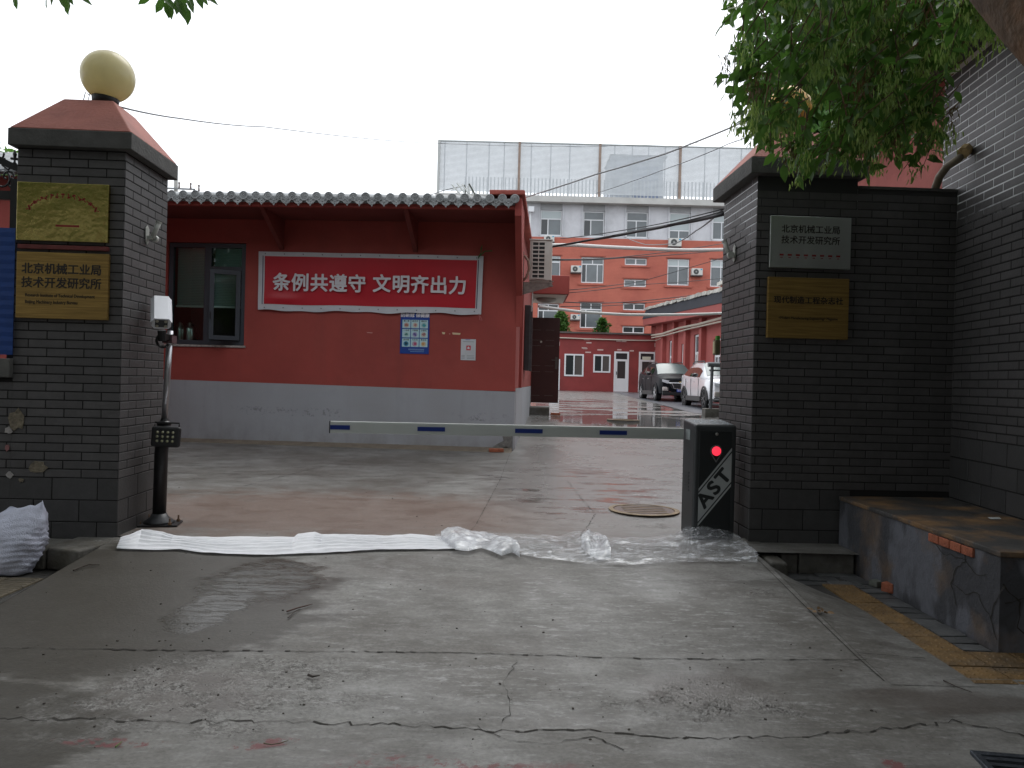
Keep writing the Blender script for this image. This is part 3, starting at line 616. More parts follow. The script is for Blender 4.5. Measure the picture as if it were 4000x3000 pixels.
bk = thing('loose_brick', 'broken orange brick on the pavement against the ledge', 'brick', hitz(3478, 2312, PAV), R(35)); MB().box(-.05, .05, -.045, .045, 0, .07).build('brick', M_RB, bk, bevel=.008)
bk = thing('loose_brick', 'grey half brick on the pavement behind the orange brick', 'brick', hitz(3428, 2290, PAV), R(20)); MB().box(-.05, .05, -.04, .04, 0, .045).build('brick', mat('grey_brick', (.10, .105, .09), .9, var=.3, vs=20), bk, bevel=.006)
# ------------------------------------------------------------------ gatehouse
GO = at(2008, 1650, 12.5); GO.z = 0; AG = -math.atan(.054)
gh = thing('gatehouse', 'red gatehouse with grey tiled eave and pale grey base band', 'gatehouse', GO, AG)
GM = WM[gh.name]; GI = GM.inverted(); GN = GM.to_3x3() @ Vector((0, -1, 0))
def gp(u, v, off=0.0):                 # local x, z on the gatehouse front, off metres proud of it
    q = GI @ hit(u, v, GM @ Vector((0, -off, 0)), GN); return q.x, q.z
M_RED = mat('red_render', (.31, .054, .043), .75, var=.10, vs=1.6, bump=.12, bs=90, c2=(.27, .048, .039), s2=.7)
M_RED_SHADE = mat('red_render_shaded', (.15, .032, .026), .75, var=.15, vs=2)  # wall red darkened: the shade under the eave is put into the colour
M_GREYB = mat('grey_base_paint', (.335, .345, .37), .75, var=.07, vs=2.2, bump=.12, bs=80, c2=(.30, .305, .32), s2=1.1)
WX0, WZ0 = gp(648, 1350); WX1, WZ1 = gp(962, 948)
WZ0 = gp(820, 1351)[1]; WZ1 = gp(820, 947)[1]
H = 3.885; T = .24
b = MB()
b.box(-9.5, WX0, 0, T, 1.15, H+.04); b.box(WX1, -.001, 0, T, 1.15, H+.04); b.box(WX0, WX1, 0, T, 1.15, WZ0); b.box(WX0, WX1, 0, T, WZ1, H+.04)
b.build('front_wall', M_RED, gh)
def base_stains(m):
    N = m.node_tree.nodes; L = m.node_tree.links; b = N['Principled BSDF']; src = b.inputs['Base Color'].links[0].from_socket
    pos = N.new('ShaderNodeNewGeometry').outputs['Position']; s = N.new('ShaderNodeSeparateXYZ'); L.new(pos, s.inputs[0])
    lo = N.new('ShaderNodeMapRange'); lo.inputs[1].default_value = .15; lo.inputs[2].default_value = .62; lo.inputs[3].default_value = 1; lo.inputs[4].default_value = 0; L.new(s.outputs[2], lo.inputs[0])
    n1, _ = noise(N, L, pos, 3.2, stretch=(1, 1, .5), det=8, rough=.7, lo=.42, hi=.62); st1 = math_(N, L, 'MULTIPLY', lo.outputs[0], n1)
    bd = N.new('ShaderNodeMath'); bd.operation = 'COMPARE'; bd.inputs[1].default_value = .72; bd.inputs[2].default_value = .07; L.new(s.outputs[2], bd.inputs[0])
    n2, _ = noise(N, L, pos, 14, det=8, rough=.75, lo=.52, hi=.60); n3, _ = noise(N, L, pos, .55, lo=.5, hi=.6, loc=(2, 0, 0)); st2 = math_(N, L, 'MULTIPLY', bd.outputs[0], math_(N, L, 'MULTIPLY', n2, n3))
    n4, _ = noise(N, L, pos, 5, stretch=(1, 1, .08), det=5, lo=.55, hi=.7)
    c = mixc(N, L, math_(N, L, 'MULTIPLY', st1, .55), src, (.17, .165, .155)); c = mixc(N, L, math_(N, L, 'MULTIPLY', st2, .6), c, (.13, .13, .13)); c = mixc(N, L, math_(N, L, 'MULTIPLY', n4, .18), c, (.22, .22, .225)); L.new(c, b.inputs['Base Color'])
base_stains(M_GREYB)
def wall_streaks(m):
    N = m.node_tree.nodes; L = m.node_tree.links; b = N['Principled BSDF']; src = b.inputs['Base Color'].links[0].from_socket; pos = N.new('ShaderNodeNewGeometry').outputs['Position']
    a, _ = noise(N, L, pos, 3.5, stretch=(1, 1, .07), det=6, lo=.52, hi=.72); d, _ = noise(N, L, pos, 1.1, det=7, rough=.7, lo=.5, hi=.7, loc=(5, 0, 2))
    c = mixc(N, L, math_(N, L, 'MULTIPLY', a, .28), src, (.19, .045, .038)); c = mixc(N, L, math_(N, L, 'MULTIPLY', d, .25), c, (.36, .085, .066)); L.new(c, b.inputs['Base Color'])
wall_streaks(M_RED)
MB().prism([(-9.5, -.1), (-.001, -.1), (-.001, 1.142), (-9.5, 1.142)], 'y', -.004, T).build('base_band', M_GREYB, gh)
MB().prism([(-9.5, 1.142), (-.001, 1.142), (-5.95, 1.20), (-9.5, 1.23)], 'y', -.004, .01).build('band_edge', M_GREYB, gh)
MB().box(0, .002+.22, .24, 12, 1.15, H+.35).build('side_wall', M_RED, gh) if False else None
MB().box(-.22, 0, T, 8.8, 1.2, H+.19).build('side_wall', M_RED, gh); MB().box(-.22, .004, T, 8.8, -.1, 1.195).build('side_band', M_GREYB, gh)
MB().box(0.0, .05, 1.3, 1.5, 1.2, 3.1).build('downpipe_casing', M_RED, gh)
MB().box(-9.5, -.22, 8.6, 8.8, -.1, H).build('rear_wall', M_RED, gh)
MB().box(-9.5, -.22, T, 8.6, 3.85, 3.9).build('ceiling', mat('ceiling_white', (.6, .6, .58), .9), gh)
MB().box(-9.5, -.22, T, 8.6, .2, .25).build('floor', mat('floor_dark', (.08, .07, .06), .7), gh)
MB().box(-9.5, -.22, 3.4, 3.5, .25, 3.85).build('partition', mat('room_dark', (.07, .07, .07), .9), gh)
# overhanging eave: soffit, brackets, end parapet
OV = 1.0
MB().box(-9.5, -.02, -OV, -.001, H, H+.05).build('soffit', M_RED_SHADE, gh)
MB().box(-9.5, -.02, -OV-.02, -OV+.05, H-.004, H+.06).build('fascia', M_RED, gh)
for x in (-3.95, -1.72): MB().add([(x,-.001,H-.001),(x+.07,-.001,H-.001),(x+.07,-OV+.06,H-.001),(x,-OV+.06,H-.001),(x,-.001,H-.50),(x+.07,-.001,H-.50)], [(0,1,2,3),(0,3,4),(1,5,2),(4,5,1,0),(3,2,5,4)]).build('eave_bracket', M_RED_SHADE, gh)
MB().prism([(-.001, 2.2), (-.001, H+.17), (-OV-.03, H+.17), (-OV-.03, H-.1), (-.06, 2.7)], 'x', -.015, .085).build('end_parapet', M_RED, gh)
pc = MB(); pc.box(-.40, .13, -OV-.08, 1.2, H+.20, H+.275); pc.box(-.10, .13, 1.2, 8.9, H+.20, H+.275)
pc.build('parapet_cap', mat('cap_red', (.34, .08, .06), .7, var=.25, vs=5, bump=.4), gh, bevel=.015)
# tiled roof: rows of barrel tiles that end in round tiles, drip tiles between
M_RT = mat('grey_roof_tile', (.30, .315, .32), .7, var=.22, vs=18, bump=.35, rand=.16, c2=(.22, .23, .235), s2=6)
SL = R(12.5)
pit = .1868; e = MB(); n = 40
for k in range(16):
    a = math.pi*k/15; e.v.append((.052*math.cos(a), 0, .052*math.sin(a))); e.v.append((.052*math.cos(a), 1.9, .052*math.sin(a)))
e.f = [(2*k, 2*k+1, 2*k+3, 2*k+2) for k in range(15)]
me_barrel = e.mesh('barrel_tile', M_RT, True)
dsk = MB(); dsk.tube([(0, .02, 0), (0, 0, 0)], [.066, .068], 20); dsk.tube([(0, 0, 0), (0, -.006, 0)], [.068, .062], 20)
for k in range(20):
    a = 2*math.pi*k/20; a2 = 2*math.pi*(k+1)/20
    dsk.add([(.062*math.cos(a), -.012, .062*math.sin(a)), (.062*math.cos(a2), -.012, .062*math.sin(a2)), (.050*math.cos(a2), -.012, .050*math.sin(a2)), (.050*math.cos(a), -.012, .050*math.sin(a)), (.062*math.cos(a), -.005, .062*math.sin(a)), (.062*math.cos(a2), -.005, .062*math.sin(a2)), (.050*math.cos(a2), -.005, .050*math.sin(a2)), (.050*math.cos(a), -.005, .050*math.sin(a))], [(0, 3, 2, 1), (0, 1, 5, 4), (3, 7, 6, 2)])
for k in range(8): a = 2*math.pi*k/8; dsk.tube([(0.028*math.cos(a), -.004, .028*math.sin(a)), (0.028*math.cos(a), -.014, .028*math.sin(a))], [.011, .006], 5)
dsk.tube([(0, -.004, 0), (0, -.016, 0)], [.014, .008], 6)
me_disc = dsk.mesh('round_end_tile', M_RT)
dr = MB(); pts = [(-.072, .045), (-.074, -.02), (-.045, -.055), (-.018, -.065), (0, -.098), (.018, -.065), (.045, -.055), (.074, -.02), (.072, .045)]
dr.prism(pts, 'y', 0, .016); pin = [(x*.82, z*.80) for x, z in pts]
n_ = len(pts)
for k in range(n_-1):
    (x0, z0), (x1, z1), (a0, b0), (a1, b1) = pts[k], pts[k+1], pin[k], pin[k+1]
    dr.add([(x0,-.009,z0),(x1,-.009,z1),(a1,-.009,b1),(a0,-.009,b0),(x0,.001,z0),(x1,.001,z1),(a1,.001,b1),(a0,.001,b0)], [(0,1,2,3),(0,4,5,1),(3,2,6,7)])
for (px, pz, r_) in ((0, -.02, .014), (-.03, .0, .011), (.03, .0, .011), (0, -.055, .009), (0, .02, .009)): dr.tube([(px, .0, pz), (px, -.01, pz)], [r_, r_*.6], 5)
me_drip = dr.mesh('drip_tile', M_RT)
rf = gh; zE = H+.085
tx = Matrix.Rotation(SL, 4, 'X')
MB().add([(-9.5, -OV-.06, zE+.012), (-.02, -OV-.06, zE+.012), (-.02, 1.2, zE+.012+1.98*math.tan(SL)), (-9.5, 1.2, zE+.012+1.98*math.tan(SL)), (-9.5, -OV-.06, H+.052), (-.02, -OV-.06, H+.052), (-.02, 1.2, H+.3), (-9.5, 1.2, H+.3)], [(0,1,2,3),(0,4,5,1),(4,7,6,5)]).build('roof_bed', M_RT, gh)
MB().add([(-9.5, 1.2, H+.48), (-.25, 1.2, H+.48), (-.25, 3.7, H+.1), (-9.5, 3.7, H+.1), (-9.5, 1.2, H), (-.25, 1.2, H)], [(0,1,2,3),(0,4,5,1)]).build('back_roof', M_RT, gh)
rd = random.Random(9)
x0d = gp(2011, 787, OV+.1)[0]
for k in range(40):
    x = x0d - pit*k
    if x < -7.6: break
    j = rd.uniform(-.008, .008)
    inst('round_end_tile', me_disc, gh, (x, -OV-.10+j, zE+.052+rd.uniform(-.004, .004)), (0, rd.uniform(-.3, .3), 0))
    inst('barrel_tile', me_barrel, gh, (x, -OV-.095+j, zE+.048), (SL, 0, rd.uniform(-.01, .01)))
    inst('drip_tile', me_drip, gh, (x-pit/2, -OV-.095+rd.uniform(-.006, .006), zE+.005+rd.uniform(-.004, .004)), (rd.uniform(-.05, .05), rd.uniform(-.03, .03), 0))
rk = MB()
for k in range(90):
    x = -.1-.105*k*rd.uniform(.99, 1.01); y = rd.uniform(.1, .7); z = zE+.03+(y+OV)*math.tan(SL)
    rk.tube([(x, y, z), (x+.02, y+.15, z+.02)], [.05, .045], 8)
rk.build('loose_tiles', M_RT, gh, kind='stuff')
MS = MB().prism([(-.004, .08), (-.34, .0), (-.34, -.2), (-.004, -.2)], 'x', -9.5, -.02).build('mortar_skirt', mat('mortar_skirt', (.15, .125, .095), .9, var=.3, vs=6, bump=.5), gh) 
MS.location = (0, 0, .15)
# window
M_WF = mat('slate_window_frame', (.045, .052, .065), .4); M_GL = mat('window_glass', (.75, .86, .84), .02, trans=1.0, ior=1.35, alpha=1)
def glass(name='clear_glass', tint=(.78, .88, .86), r=.32):
    m = bpy.data.materials.get(name)
    if m: return m
    m = bpy.data.materials.new(name); m.use_nodes = True; N = m.node_tree.nodes; L = m.node_tree.links; N.remove(N['Principled BSDF'])
    g = N.new('ShaderNodeBsdfGlossy'); g.inputs['Roughness'].default_value = .02; tr = N.new('ShaderNodeBsdfTransparent'); tr.inputs[0].default_value = (*tint, 1)
    lw_ = N.new('ShaderNodeLayerWeight'); lw_.inputs[0].default_value = r; ms = N.new('ShaderNodeMixShader'); L.new(lw_.outputs['Fresnel'], ms.inputs[0]); L.new(tr.outputs[0], ms.inputs[1]); L.new(g.outputs[0], ms.inputs[2]); L.new(ms.outputs[0], N['Material Output'].inputs[0]); return m
G1 = glass()
XM = gp(806, 1150)[0]; ZM = gp(900, 1048)[1]
wt = MB(); t = .075
wt.frame(WX0+.01, WX1-.01, WZ0+.02, WZ1-.01, .07, .03, .10); wt.box(XM-.055, XM+.055, .032, .098, WZ0+.09, WZ1-.08); wt.box(XM+.055, WX1-.08, .034, .097, ZM-.045, ZM+.03)
win = wt.build('window', M_WF, gh)
MB().box(WX0-.02, WX1+.03, -.02, .03, WZ0-.02, WZ0+.015).build('sill', mat('worn_sill', (.35, .32, .30), .8, var=.4, vs=25), win, bevel=.004)
MB().box(WX0+.08, XM-.055, .06, .066, WZ0+.09, WZ1-.08).build('pane', G1, win); MB().box(XM+.055, WX1-.08, .06, .066, ZM+.03, WZ1-.08).build('pane', G1, win)
# open sash hinged on the right
sx = (WX1-XM-.14); sash = MB(); sash.frame(-sx*.93, 0, WZ0+.10, ZM-.045, .07, -.02, .025)
so = sash.build('open_sash', M_WF, gh); so.location = (WX1-.09, .02, 0); so.rotation_euler = (0, 0, R(32)); 
MB().box(-sx*.93+.07, -.07, 0, .005, WZ0+.17, ZM-.115).build('pane', G1, so); MB().tube([(-sx*.9, -.03, WZ0+.55), (-sx*.9, -.06, WZ0+.55), (-sx*.9, -.06, WZ0+.42)], .008, 6).build('handle', M_BLK, so)
bl = MB(); zb = gp(750, 1190)[1]
zz_ = WZ1-.08
while zz_ > zb: bl.add([(WX0+.09, .16, zz_), (XM-.07, .16, zz_), (XM-.07, .178, zz_-.022), (WX0+.09, .178, zz_-.022)], [(0,1,2,3)]); bl.add([(XM+.06, .16, zz_), (WX1-.09, .16, zz_), (WX1-.09, .178, zz_-.022), (XM+.06, .178, zz_-.022)], [(0,1,2,3)]); zz_ -= .027
bo = bl.build('venetian_blind', mat('blind_slats', (.42, .55, .52), .5), gh, kind='stuff')
rb = MB(); rb.box(WX0+.08, WX1-.09, .15, .19, zb-.03, zb); rb.build('blind_rail', mat('blind_rail', (.55, .6, .58), .5), bo)
MB().box(WX0-.2, WX1, .34, .85, WZ0-.12, WZ0-.06).build('table', mat('table_dark', (.09, .07, .06), .5), gh)
kb = MB(); kb.lathe([(.11, 0), (.115, .02), (.112, .30), (.09, .37), (.045, .39), (.05, .41), (.012, .44)], n=20)
M_ST = mat('brushed_steel', (.62, .62, .6), .28, metal=1.0, var=.1, vs=20)
for (u, lab) in ((702, 'steel thermos flask standing left behind the gatehouse window glass'), (740, 'steel thermos flask with lid standing right behind the window glass')):
    X = gp(u, 1330, -.5)[0]; P = GM @ Vector((X, .5, WZ0-.02)); k_ = thing('thermos_flask', lab, 'flask', P, 0, 'steel flasks inside the window')
    inst('body', kb.mesh('body', M_ST, True), k_, (0, 0, 0)); MB().tube([(.08, 0, .26), (.14, 0, .24), (.14, 0, .12), (.088, 0, .1)], .011, 6).build('handle', M_BLKP, k_)
# plaster damage at the corner, loose brick, repair plate
wa = MB().prism([(-.35, .22), (-.15, .16), (-.02, .20), (-.02, .42), (-.10, .48), (-.19, .44), (-.16, .34), (-.28, .28)], 'y', -.012, -.0045).build('bare_patch', mat('bare_plaster', (.17, .165, .155), .95, var=.4, vs=14, bump=.8), gh)
MB().prism([(-.36, .17), (-.05, .14), (-.02, .20), (-.12, .25), (-.22, .21)], 'y', -.014, -.0046).build('crack', MK, gh)
bk = thing('loose_brick', 'red brick lying at the corner foot of the gatehouse', 'brick', at(1938, 1772, 12.3), R(10)); MB().box(-.115, .115, -.05, .05, 0, .055).build('brick', M_RB, bk, bevel=.006); bk.location.z = gz(12.3)
def scrape(u0, v0, u1, v1, m): 
    x0, z0 = gp(u0, v0); x1, z1 = gp(u1, v1); MB().prism([(x0, z0), (x1, z0-.006), (x1-.01, z1), (x0+.012, z1+.004)], 'y', -.0035, -.0008).build('tape_scrap', m, gh)
MT = mat('cream_tape', (.62, .52, .33), .7); scrape(1766, 1299, 1799, 1308, MT); scrape(1726, 1297, 1739, 1306, MT); scrape(1753, 1302, 1760, 1307, mat('pink_tape', (.5, .25, .22), .8)); scrape(1432, 1297, 1456, 1302, mat('pink_tape', (.5, .25, .22), .8))

# banner
bn = thing('banner', 'red banner with white border and white slogan on the gatehouse wall', 'banner', GM @ Vector((gp(1448, 1105)[0], -.02, gp(1448, 1105)[1])), AG)
cs = [gp(u, v, .03) for u, v in ((1008, 1212), (1879, 1228), (1889, 1000), (1011, 982))]; cb = GI @ Vector(bn.location)
def bilerp(s, t_):
    a = [cs[0][i]*(1-s)+cs[1][i]*s for i in (0, 1)]; c_ = [cs[3][i]*(1-s)+cs[2][i]*s for i in (0, 1)]
    return a[0]*(1-t_)+c_[0]*t_-cb.x, a[1]*(1-t_)+c_[1]*t_-cb.z
def bwave(s, t_): return -.010 - .008*math.sin(s*23+t_*3) - .006*math.sin(s*9-t_*5+1) - .012*max(0, math.sin((s*.5+t_)*7))*(1-t_)*.6 - (.02*math.exp(-((s-.12)**2+(t_-.2)**2)/.004))
def bgrid(s0, s1, t0, t1, off, ns=140, ntt=28):
    m_ = MB(); 
    for j in range(ntt+1):
        for i in range(ns+1):
            s = s0+(s1-s0)*i/ns; t_ = t0+(t1-t0)*j/ntt; x, z = bilerp(s, t_); ed = .010*math.sin(s*40)*(1 if t_ < .01 else 0)+.012*math.sin(s*17+1)*(1-t_)**6
            m_.v.append((x, bwave(s, t_)+off, z+ed*.8))
    for j in range(ntt):
        for i in range(ns): a = j*(ns+1)+i; m_.f.append((a, a+1, a+ns+2, a+ns+1))
    return m_
bgrid(0, 1, 0, 1, 0).build('border', mat('banner_white', (.52, .53, .56), .5, var=.06, vs=5), bn, smooth=True)
bgrid(.028, .973, .105, .925, -.004).build('red_field', mat('banner_red', (.42, .010, .022), .42, var=.05, vs=3), bn, smooth=True)
for s in (.020, .979): bgrid(s-.0018, s+.0018, .1, .93, -.004, 2, 28).build('line', mat('line_dark', (.05, .03, .08), .6), bn)
M_WL = mat('white_letters', (.62, .60, .63), .5)
def banner_char(c, u, v):
    x, z = gp(u, v, .05); o = text(c, .305, M_WL, bn, (x-cb.x, -.048, z-cb.z), (R(90), 0, 0), 'character', bold=.0075, depth=.001)
    return o
for c, u, v in zip('条例共遵守', (1101, 1174, 1248, 1322, 1395), (1107, 1109, 1110.5, 1112, 1114)): banner_char(c, u, v)
for c, u, v in zip('文明齐出力', (1492, 1567, 1640, 1714, 1788), (1113, 1115, 1117, 1119, 1121)): banner_char(c, u, v)
ey = MB()
for s in np.linspace(.03, .97, 12):
    for t_ in (.965, .05): x, z = bilerp(s, t_); ey.lathe([(.011, 0), (.011, .004), (.006, .004), (.006, 0)], n=8, m=Matrix.Translation((x, bwave(s, t_)-.001, z)) @ Matrix.Rotation(R(90), 4, 'X'))
ey.build('eyelets', mat('eyelet', (.2, .2, .22), .4, metal=.6), bn)
x, z = bilerp(.985, .97); MB().tube([(x-.03, -.03, z-.02), (x+.02, -.04, z+.09), (x+.03, -.02, z+.2), (x, -.02, z+.12)], .007, 5).tube([(x-.03, -.035, z), (x+.08, -.05, z+.10), (x+.2, -.04, z+.11)], .009, 5).build('green_string', mat('green_string', (.04, .14, .04), .7), bn)
x, z = bilerp(.99, .01); MB().tube([(x, -.02, z), (x+.02, -.03, z-.10), (x+.06, -.03, z-.11), (x+.02, -.02, z-.03)], .004, 5).build('string_end', mat('pink_string', (.4, .15, .15), .7), bn)
# poster
cx, cz = gp(1620, 1303, .01); po = thing('poster', 'blue health poster with nine white picture squares below the banner', 'poster', GM @ Vector((cx, -.008, cz)), AG)
pw = (gp(1680, 1303)[0]-gp(1562, 1303)[0])*.96; ph = gp(1620, 1222)[1]-gp(1620, 1380)[1]; sk = R(1.2)
MB().box(-pw/2, pw/2, 0, .004, -ph/2, ph/2+.02).build('sheet', mat('poster_blue', (.012, .05, .26), .45, var=.12, vs=9), po)
M_PW = mat('poster_cell', (.42, .62, .66), .6); M_PT = mat('print_dark', (.12, .15, .16), .7)
text('防新冠 保健康', .072, M_WL, po, (0, -.002, ph/2-.035), UP, 'title', bold=.003, depth=.0006, sx=1.05)
cc = [((.35, .16, .12), (.5, .4, .36)), ((.4, .2, .2), (.55, .5, .42)), ((.05, .3, .34), (.3, .45, .45)), ((.08, .22, .2), (.4, .55, .55)), ((.12, .10, .3), (.35, .35, .5)), ((.3, .15, .15), (.5, .45, .4)), ((.01, .05, .09), (.05, .25, .38)), ((.4, .06, .14), (.42, .3, .36)), ((.5, .28, .1), (.55, .45, .3))]
wd = ['戴口罩', '勤洗手', '通新风', '一米线', '不聚集', '分餐吃', '身体健', '巧安排', '零报告']
for k in range(9):
    i, j = k % 3, k//3; x = (i-1)*.144+.004; z = ph*.235-j*.153
    MB().box(x-.066, x+.066, -.0015, .0005, z-.068, z+.068).build('cell', M_PW, po)
    MB().tube([(x, -.0015, z-.018), (x, -.0030, z-.018)], .042, 18).build('picture', mat('pic_b%d' % k, cc[k][1], .6), po)
    MB().prism(ell_ngon(x+.004*(k % 2), z-.016, .026, .024, 9, .35, random.Random(k)), 'y', -.0040, -.0031).build('picture', mat('pic_a%d' % k, cc[k][0], .6), po)
    text(wd[k], .032, M_PT, po, (x, -.0018, z+.046), UP, 'caption', bold=.0008, depth=.0004)
for z in (-ph*.385, -ph*.405, -ph*.445): MB().box(-.10 if z > -ph*.44 else -.07, .16, -.0015, .0005, z-.003, z+.003).build('fine_print', mat('fine_blue', (.25, .4, .6), .6), po)
cx, cz = gp(1829, 1366, .01); no = thing('notice', 'white paper notice with a red square on the gatehouse wall', 'notice', GM @ Vector((cx, -.008, cz)), AG)
MB().box(-.122, .122, 0, .003, -.172, .172).build('sheet', mat('notice_white', (.50, .52, .54), .6, var=.05, vs=8), no)
for y in (-.16,): MB().box(-.05, .03, -.0015, .0004, .160, .167).build('blue_bar', mat('blue_bar', (.05, .12, .4), .6), no)
MB().box(-.032, .040, -.002, .0003, -.01, .068).build('red_square', mat('notice_red', (.5, .05, .07), .6), no); MB().prism([(-.015, .012), (.022, .012), (.022, .03), (.014, .046), (.0035, .052), (-.007, .046), (-.015, .03)], 'y', -.0032, -.0021).build('white_mark', M_WL, no)
fp = MB(); fp.box(-.09, .09, -.0012, .0003, .127, .133)
for z in (-.095, -.117, -.139): fp.box(-.11, -.055, -.0012, .0003, z-.003, z+.003); fp.box(-.02, .10, -.0012, .0003, z-.006, z-.001)
fp.build('fine_print', M_PT, no)
M_QG = mat('print_grey', (.33, .35, .36), .7)

# AC unit on the gatehouse flank
def gl(x, y, z): return GM @ Vector((x, y, z))
M_ACW = mat('ac_white', (.50, .49, .45), .45, var=.1, vs=3, c2=(.42, .40, .35), s2=2)
M_DK = mat('grille_dark', (.02, .024, .024), .5)
acx = gl(.14, 1.25, 3.13)
ac = thing('air_conditioner', 'large beige air conditioner box bracketed on the gatehouse flank', 'air conditioner', acx, AG)
MB().box(0.0, .40, 0, .92, 0, .72).build('casing', M_ACW, ac, bevel=.012)
gr = MB()
gr.box(.05, .275, -.004, .002, .035, .685); gro = gr.build('grille_recess', M_DK, ac)
sl_ = MB()
for k in range(10): z = .035+.0722*k; sl_.box(.045, .28, -.020, -.003, z-.010, z+.010)
for x in (.05, .1625, .275): sl_.box(x-.008, x+.008, -.019, -.0035, .03, .69)
sl_.build('grille', M_ACW, ac)
MB().box(-.01, .41, -.02, .05, .715, .735).build('lid', M_ACW, ac, bevel=.004)
bk_ = MB(); bk_.box(-.13, -.10, .05, .10, -.26, .52); bk_.add([(-.13, .05, -.03), (.42, .05, -.03), (.42, .09, -.03), (-.13, .09, -.03), (-.13, .05, -.26), (.40, .05, -.10), (.40, .09, -.10), (-.13, .09, -.26)], [(0,1,2,3),(0,4,5,1),(1,5,6,2),(4,7,6,5),(3,2,6,7)])
bk_.box(.36, .44, .04, .1, -.012, .0); bk_.box(.36, .43, .04, .1, -.10, -.075); bk_.build('bracket', mat('galv_dirty', (.20, .18, .16), .6, var=.4, vs=15), ac)
MB().tube([(-.14, -.02, .42), (-.08, -.04, .42), (-.02, -.03, .34), (-.0, -.0, .2), (-.05, .02, .05), (-.10, .04, .0)], .024, 8).build('pipe', mat('pipe_wrap', (.25, .17, .13), .7, var=.3, vs=20), ac, smooth=True)
MB().tube([(.07, .1, -.03), (.06, .1, -.55)], .012, 6).build('drain_hose', mat('hose_white', (.5, .48, .45), .5), ac)
# dark shutter box on the flank, door, step, canopy
b_ = gl(.0, 5.0, 1.75); sh = thing('window_bars_box', 'tall dark metal box fixed on the gatehouse flank below the air conditioner', 'metal box', gl(.005, 3.2, 1.55), AG)
MB().box(0, .11, 0, .9, 0, 1.33).build('box', mat('dark_steel_box', (.035, .037, .04), .5, var=.3, vs=8), sh, bevel=.01); MB().box(.11, .16, .03, .10, -.02, 1.32).build('flange', mat('dark_steel_box2', (.06, .062, .066), .45, var=.4, vs=8), sh)
DY = 8.9
dz = .74; D0 = gl(.0, DY, 0)
M_DOOR = mat('maroon_door', (.045, .012, .011), .35, var=.15, vs=3)
dr_ = thing('open_door', 'dark maroon security door standing open beside the gatehouse', 'door', (at(2056, 1560, 21.4).x, 21.4, dz), AG*.3)
DW = at(2180, 1560, 21.4).x-at(2056, 1560, 21.4).x; DH = 2.37
MB().box(0, DW, 0, .06, 0, DH).build('leaf', M_DOOR, dr_, bevel=.006)
for (zf, xs_) in ((.06, 0), (.18, 0), (.245, 0), (.48, 0), (.55, 0), (.83, 0)):
    for xa in (.14, .56): MB().box(DW*xa, DW*(xa+.27), -.006, .001, DH*(1-zf-.085)-.004, DH*(1-zf-.085)+.004).build('moulding', mat('door_line', (.14, .11, .10), .3), dr_)
hd = MB(); hd.box(DW*.88, DW*.95, -.02, 0, DH*.40, DH*.54); hd.box(DW*.76, DW*.93, -.06, -.045, DH*.498, DH*.51); hd.box(DW*.90, DW*.92, -.05, -.019, DH*.498, DH*.51); hd.build('handle', mat('door_handle', (.12, .11, .10), .3, metal=.6), dr_)
MB().tube([(DW*.42, 0, DH*.715), (DW*.42, -.012, DH*.715)], .03, 12).build('peephole', M_ST, dr_)
st = thing('step', 'concrete doorstep below the open maroon door', 'step', (at(2045, 1600, 20.4).x, 20.4, gz(20.4)), AG)
MB().box(-.2, .68, 0, 1.3, -.1, .20).build('slab', M_KERB, st, bevel=.012)
MB().box(.72, .98, .2, .42, -.05, .06).build('paving_slab', M_RB, st)
cn = thing('door_canopy', 'red concrete canopy with white underside over the gatehouse door', 'canopy', (at(2030, 1200, 20).x, 20.0, 3.60), AG*.3)
CW = at(2222, 1100, 20).x-at(2030, 1100, 20).x
MB().box(0, CW, 0, 2.3, .012, .50).build('slab', M_RED, cn, bevel=.02); MB().box(.0, CW-.06, .06, 2.24, 0, .01).build('underside', mat('canopy_white', (.6, .56, .5), .8, var=.15, vs=3), cn)
MB().lathe([(.27, .0), (.28, -.03), (.26, -.06), (.20, -.10), (.1, -.13), (.02, -.14)][::-1], c=(CW*.56, 1.0, 0), n=28).build('round_lamp', mat('lamp_glass', (.35, .33, .30), .3), cn, smooth=True)
MB().prism([(-.2, .5), (.32, .5), (.05, .78), (-.2, .92)], 'y', 1.2, 1.24).build('white_pipe', mat('white_pipe', (.7, .7, .68), .5), cn) if False else None
MB().tube([at(2092, 1040, 21), at(2155, 1090, 20.6)], .05, 8).build('white_pipe', mat('white_pipe', (.6, .6, .58), .5), cn, world=True)

# ------------------------------------------------------------------ boom barrier
bx = at(2703, 2097, 6.55); ba = R(4.5)
bc = thing('barrier_cabinet', 'dark grey barrier cabinet with red light and diagonal AST stripe', 'barrier', (bx.x, bx.y, 0), ba, 'boom barrier')
M_CAB = mat('cabinet_grey', (.036, .04, .042), .42, var=.06, vs=4); M_CABD = mat('cabinet_door', (.017, .02, .021), .38); 
cwid, cdep = .372, .34
b = MB().add([(0,0,0),(cwid,0,0),(cwid,cdep,0),(0,cdep,0),(0,0,.985),(cwid,0,.985),(cwid,cdep,1.015),(0,cdep,1.015)], [(0,3,2,1),(4,5,6,7),(0,1,5,4),(1,2,6,5),(2,3,7,6),(3,0,4,7)]); cabo = b.build('housing', M_CAB, bc, bevel=.028, seg=3)
MB().box(.045, cwid-.045, -.006, .004, .03, .93).build('door_panel', M_CABD, bc, bevel=.003)
pz0 = .63; 
dp_ = MB(); rp_ = MB(); R0 = .052
pts = [(.19+R0*math.cos(a), pz0+.13+R0*math.sin(a)) for a in np.linspace(R(-35), R(215), 26)] + [(.19, pz0+.13-.098)]
inn = [(.19+(x-.19)*.86, pz0+.13+(z-pz0-.13)*.86) for x, z in pts]; n_ = len(pts)
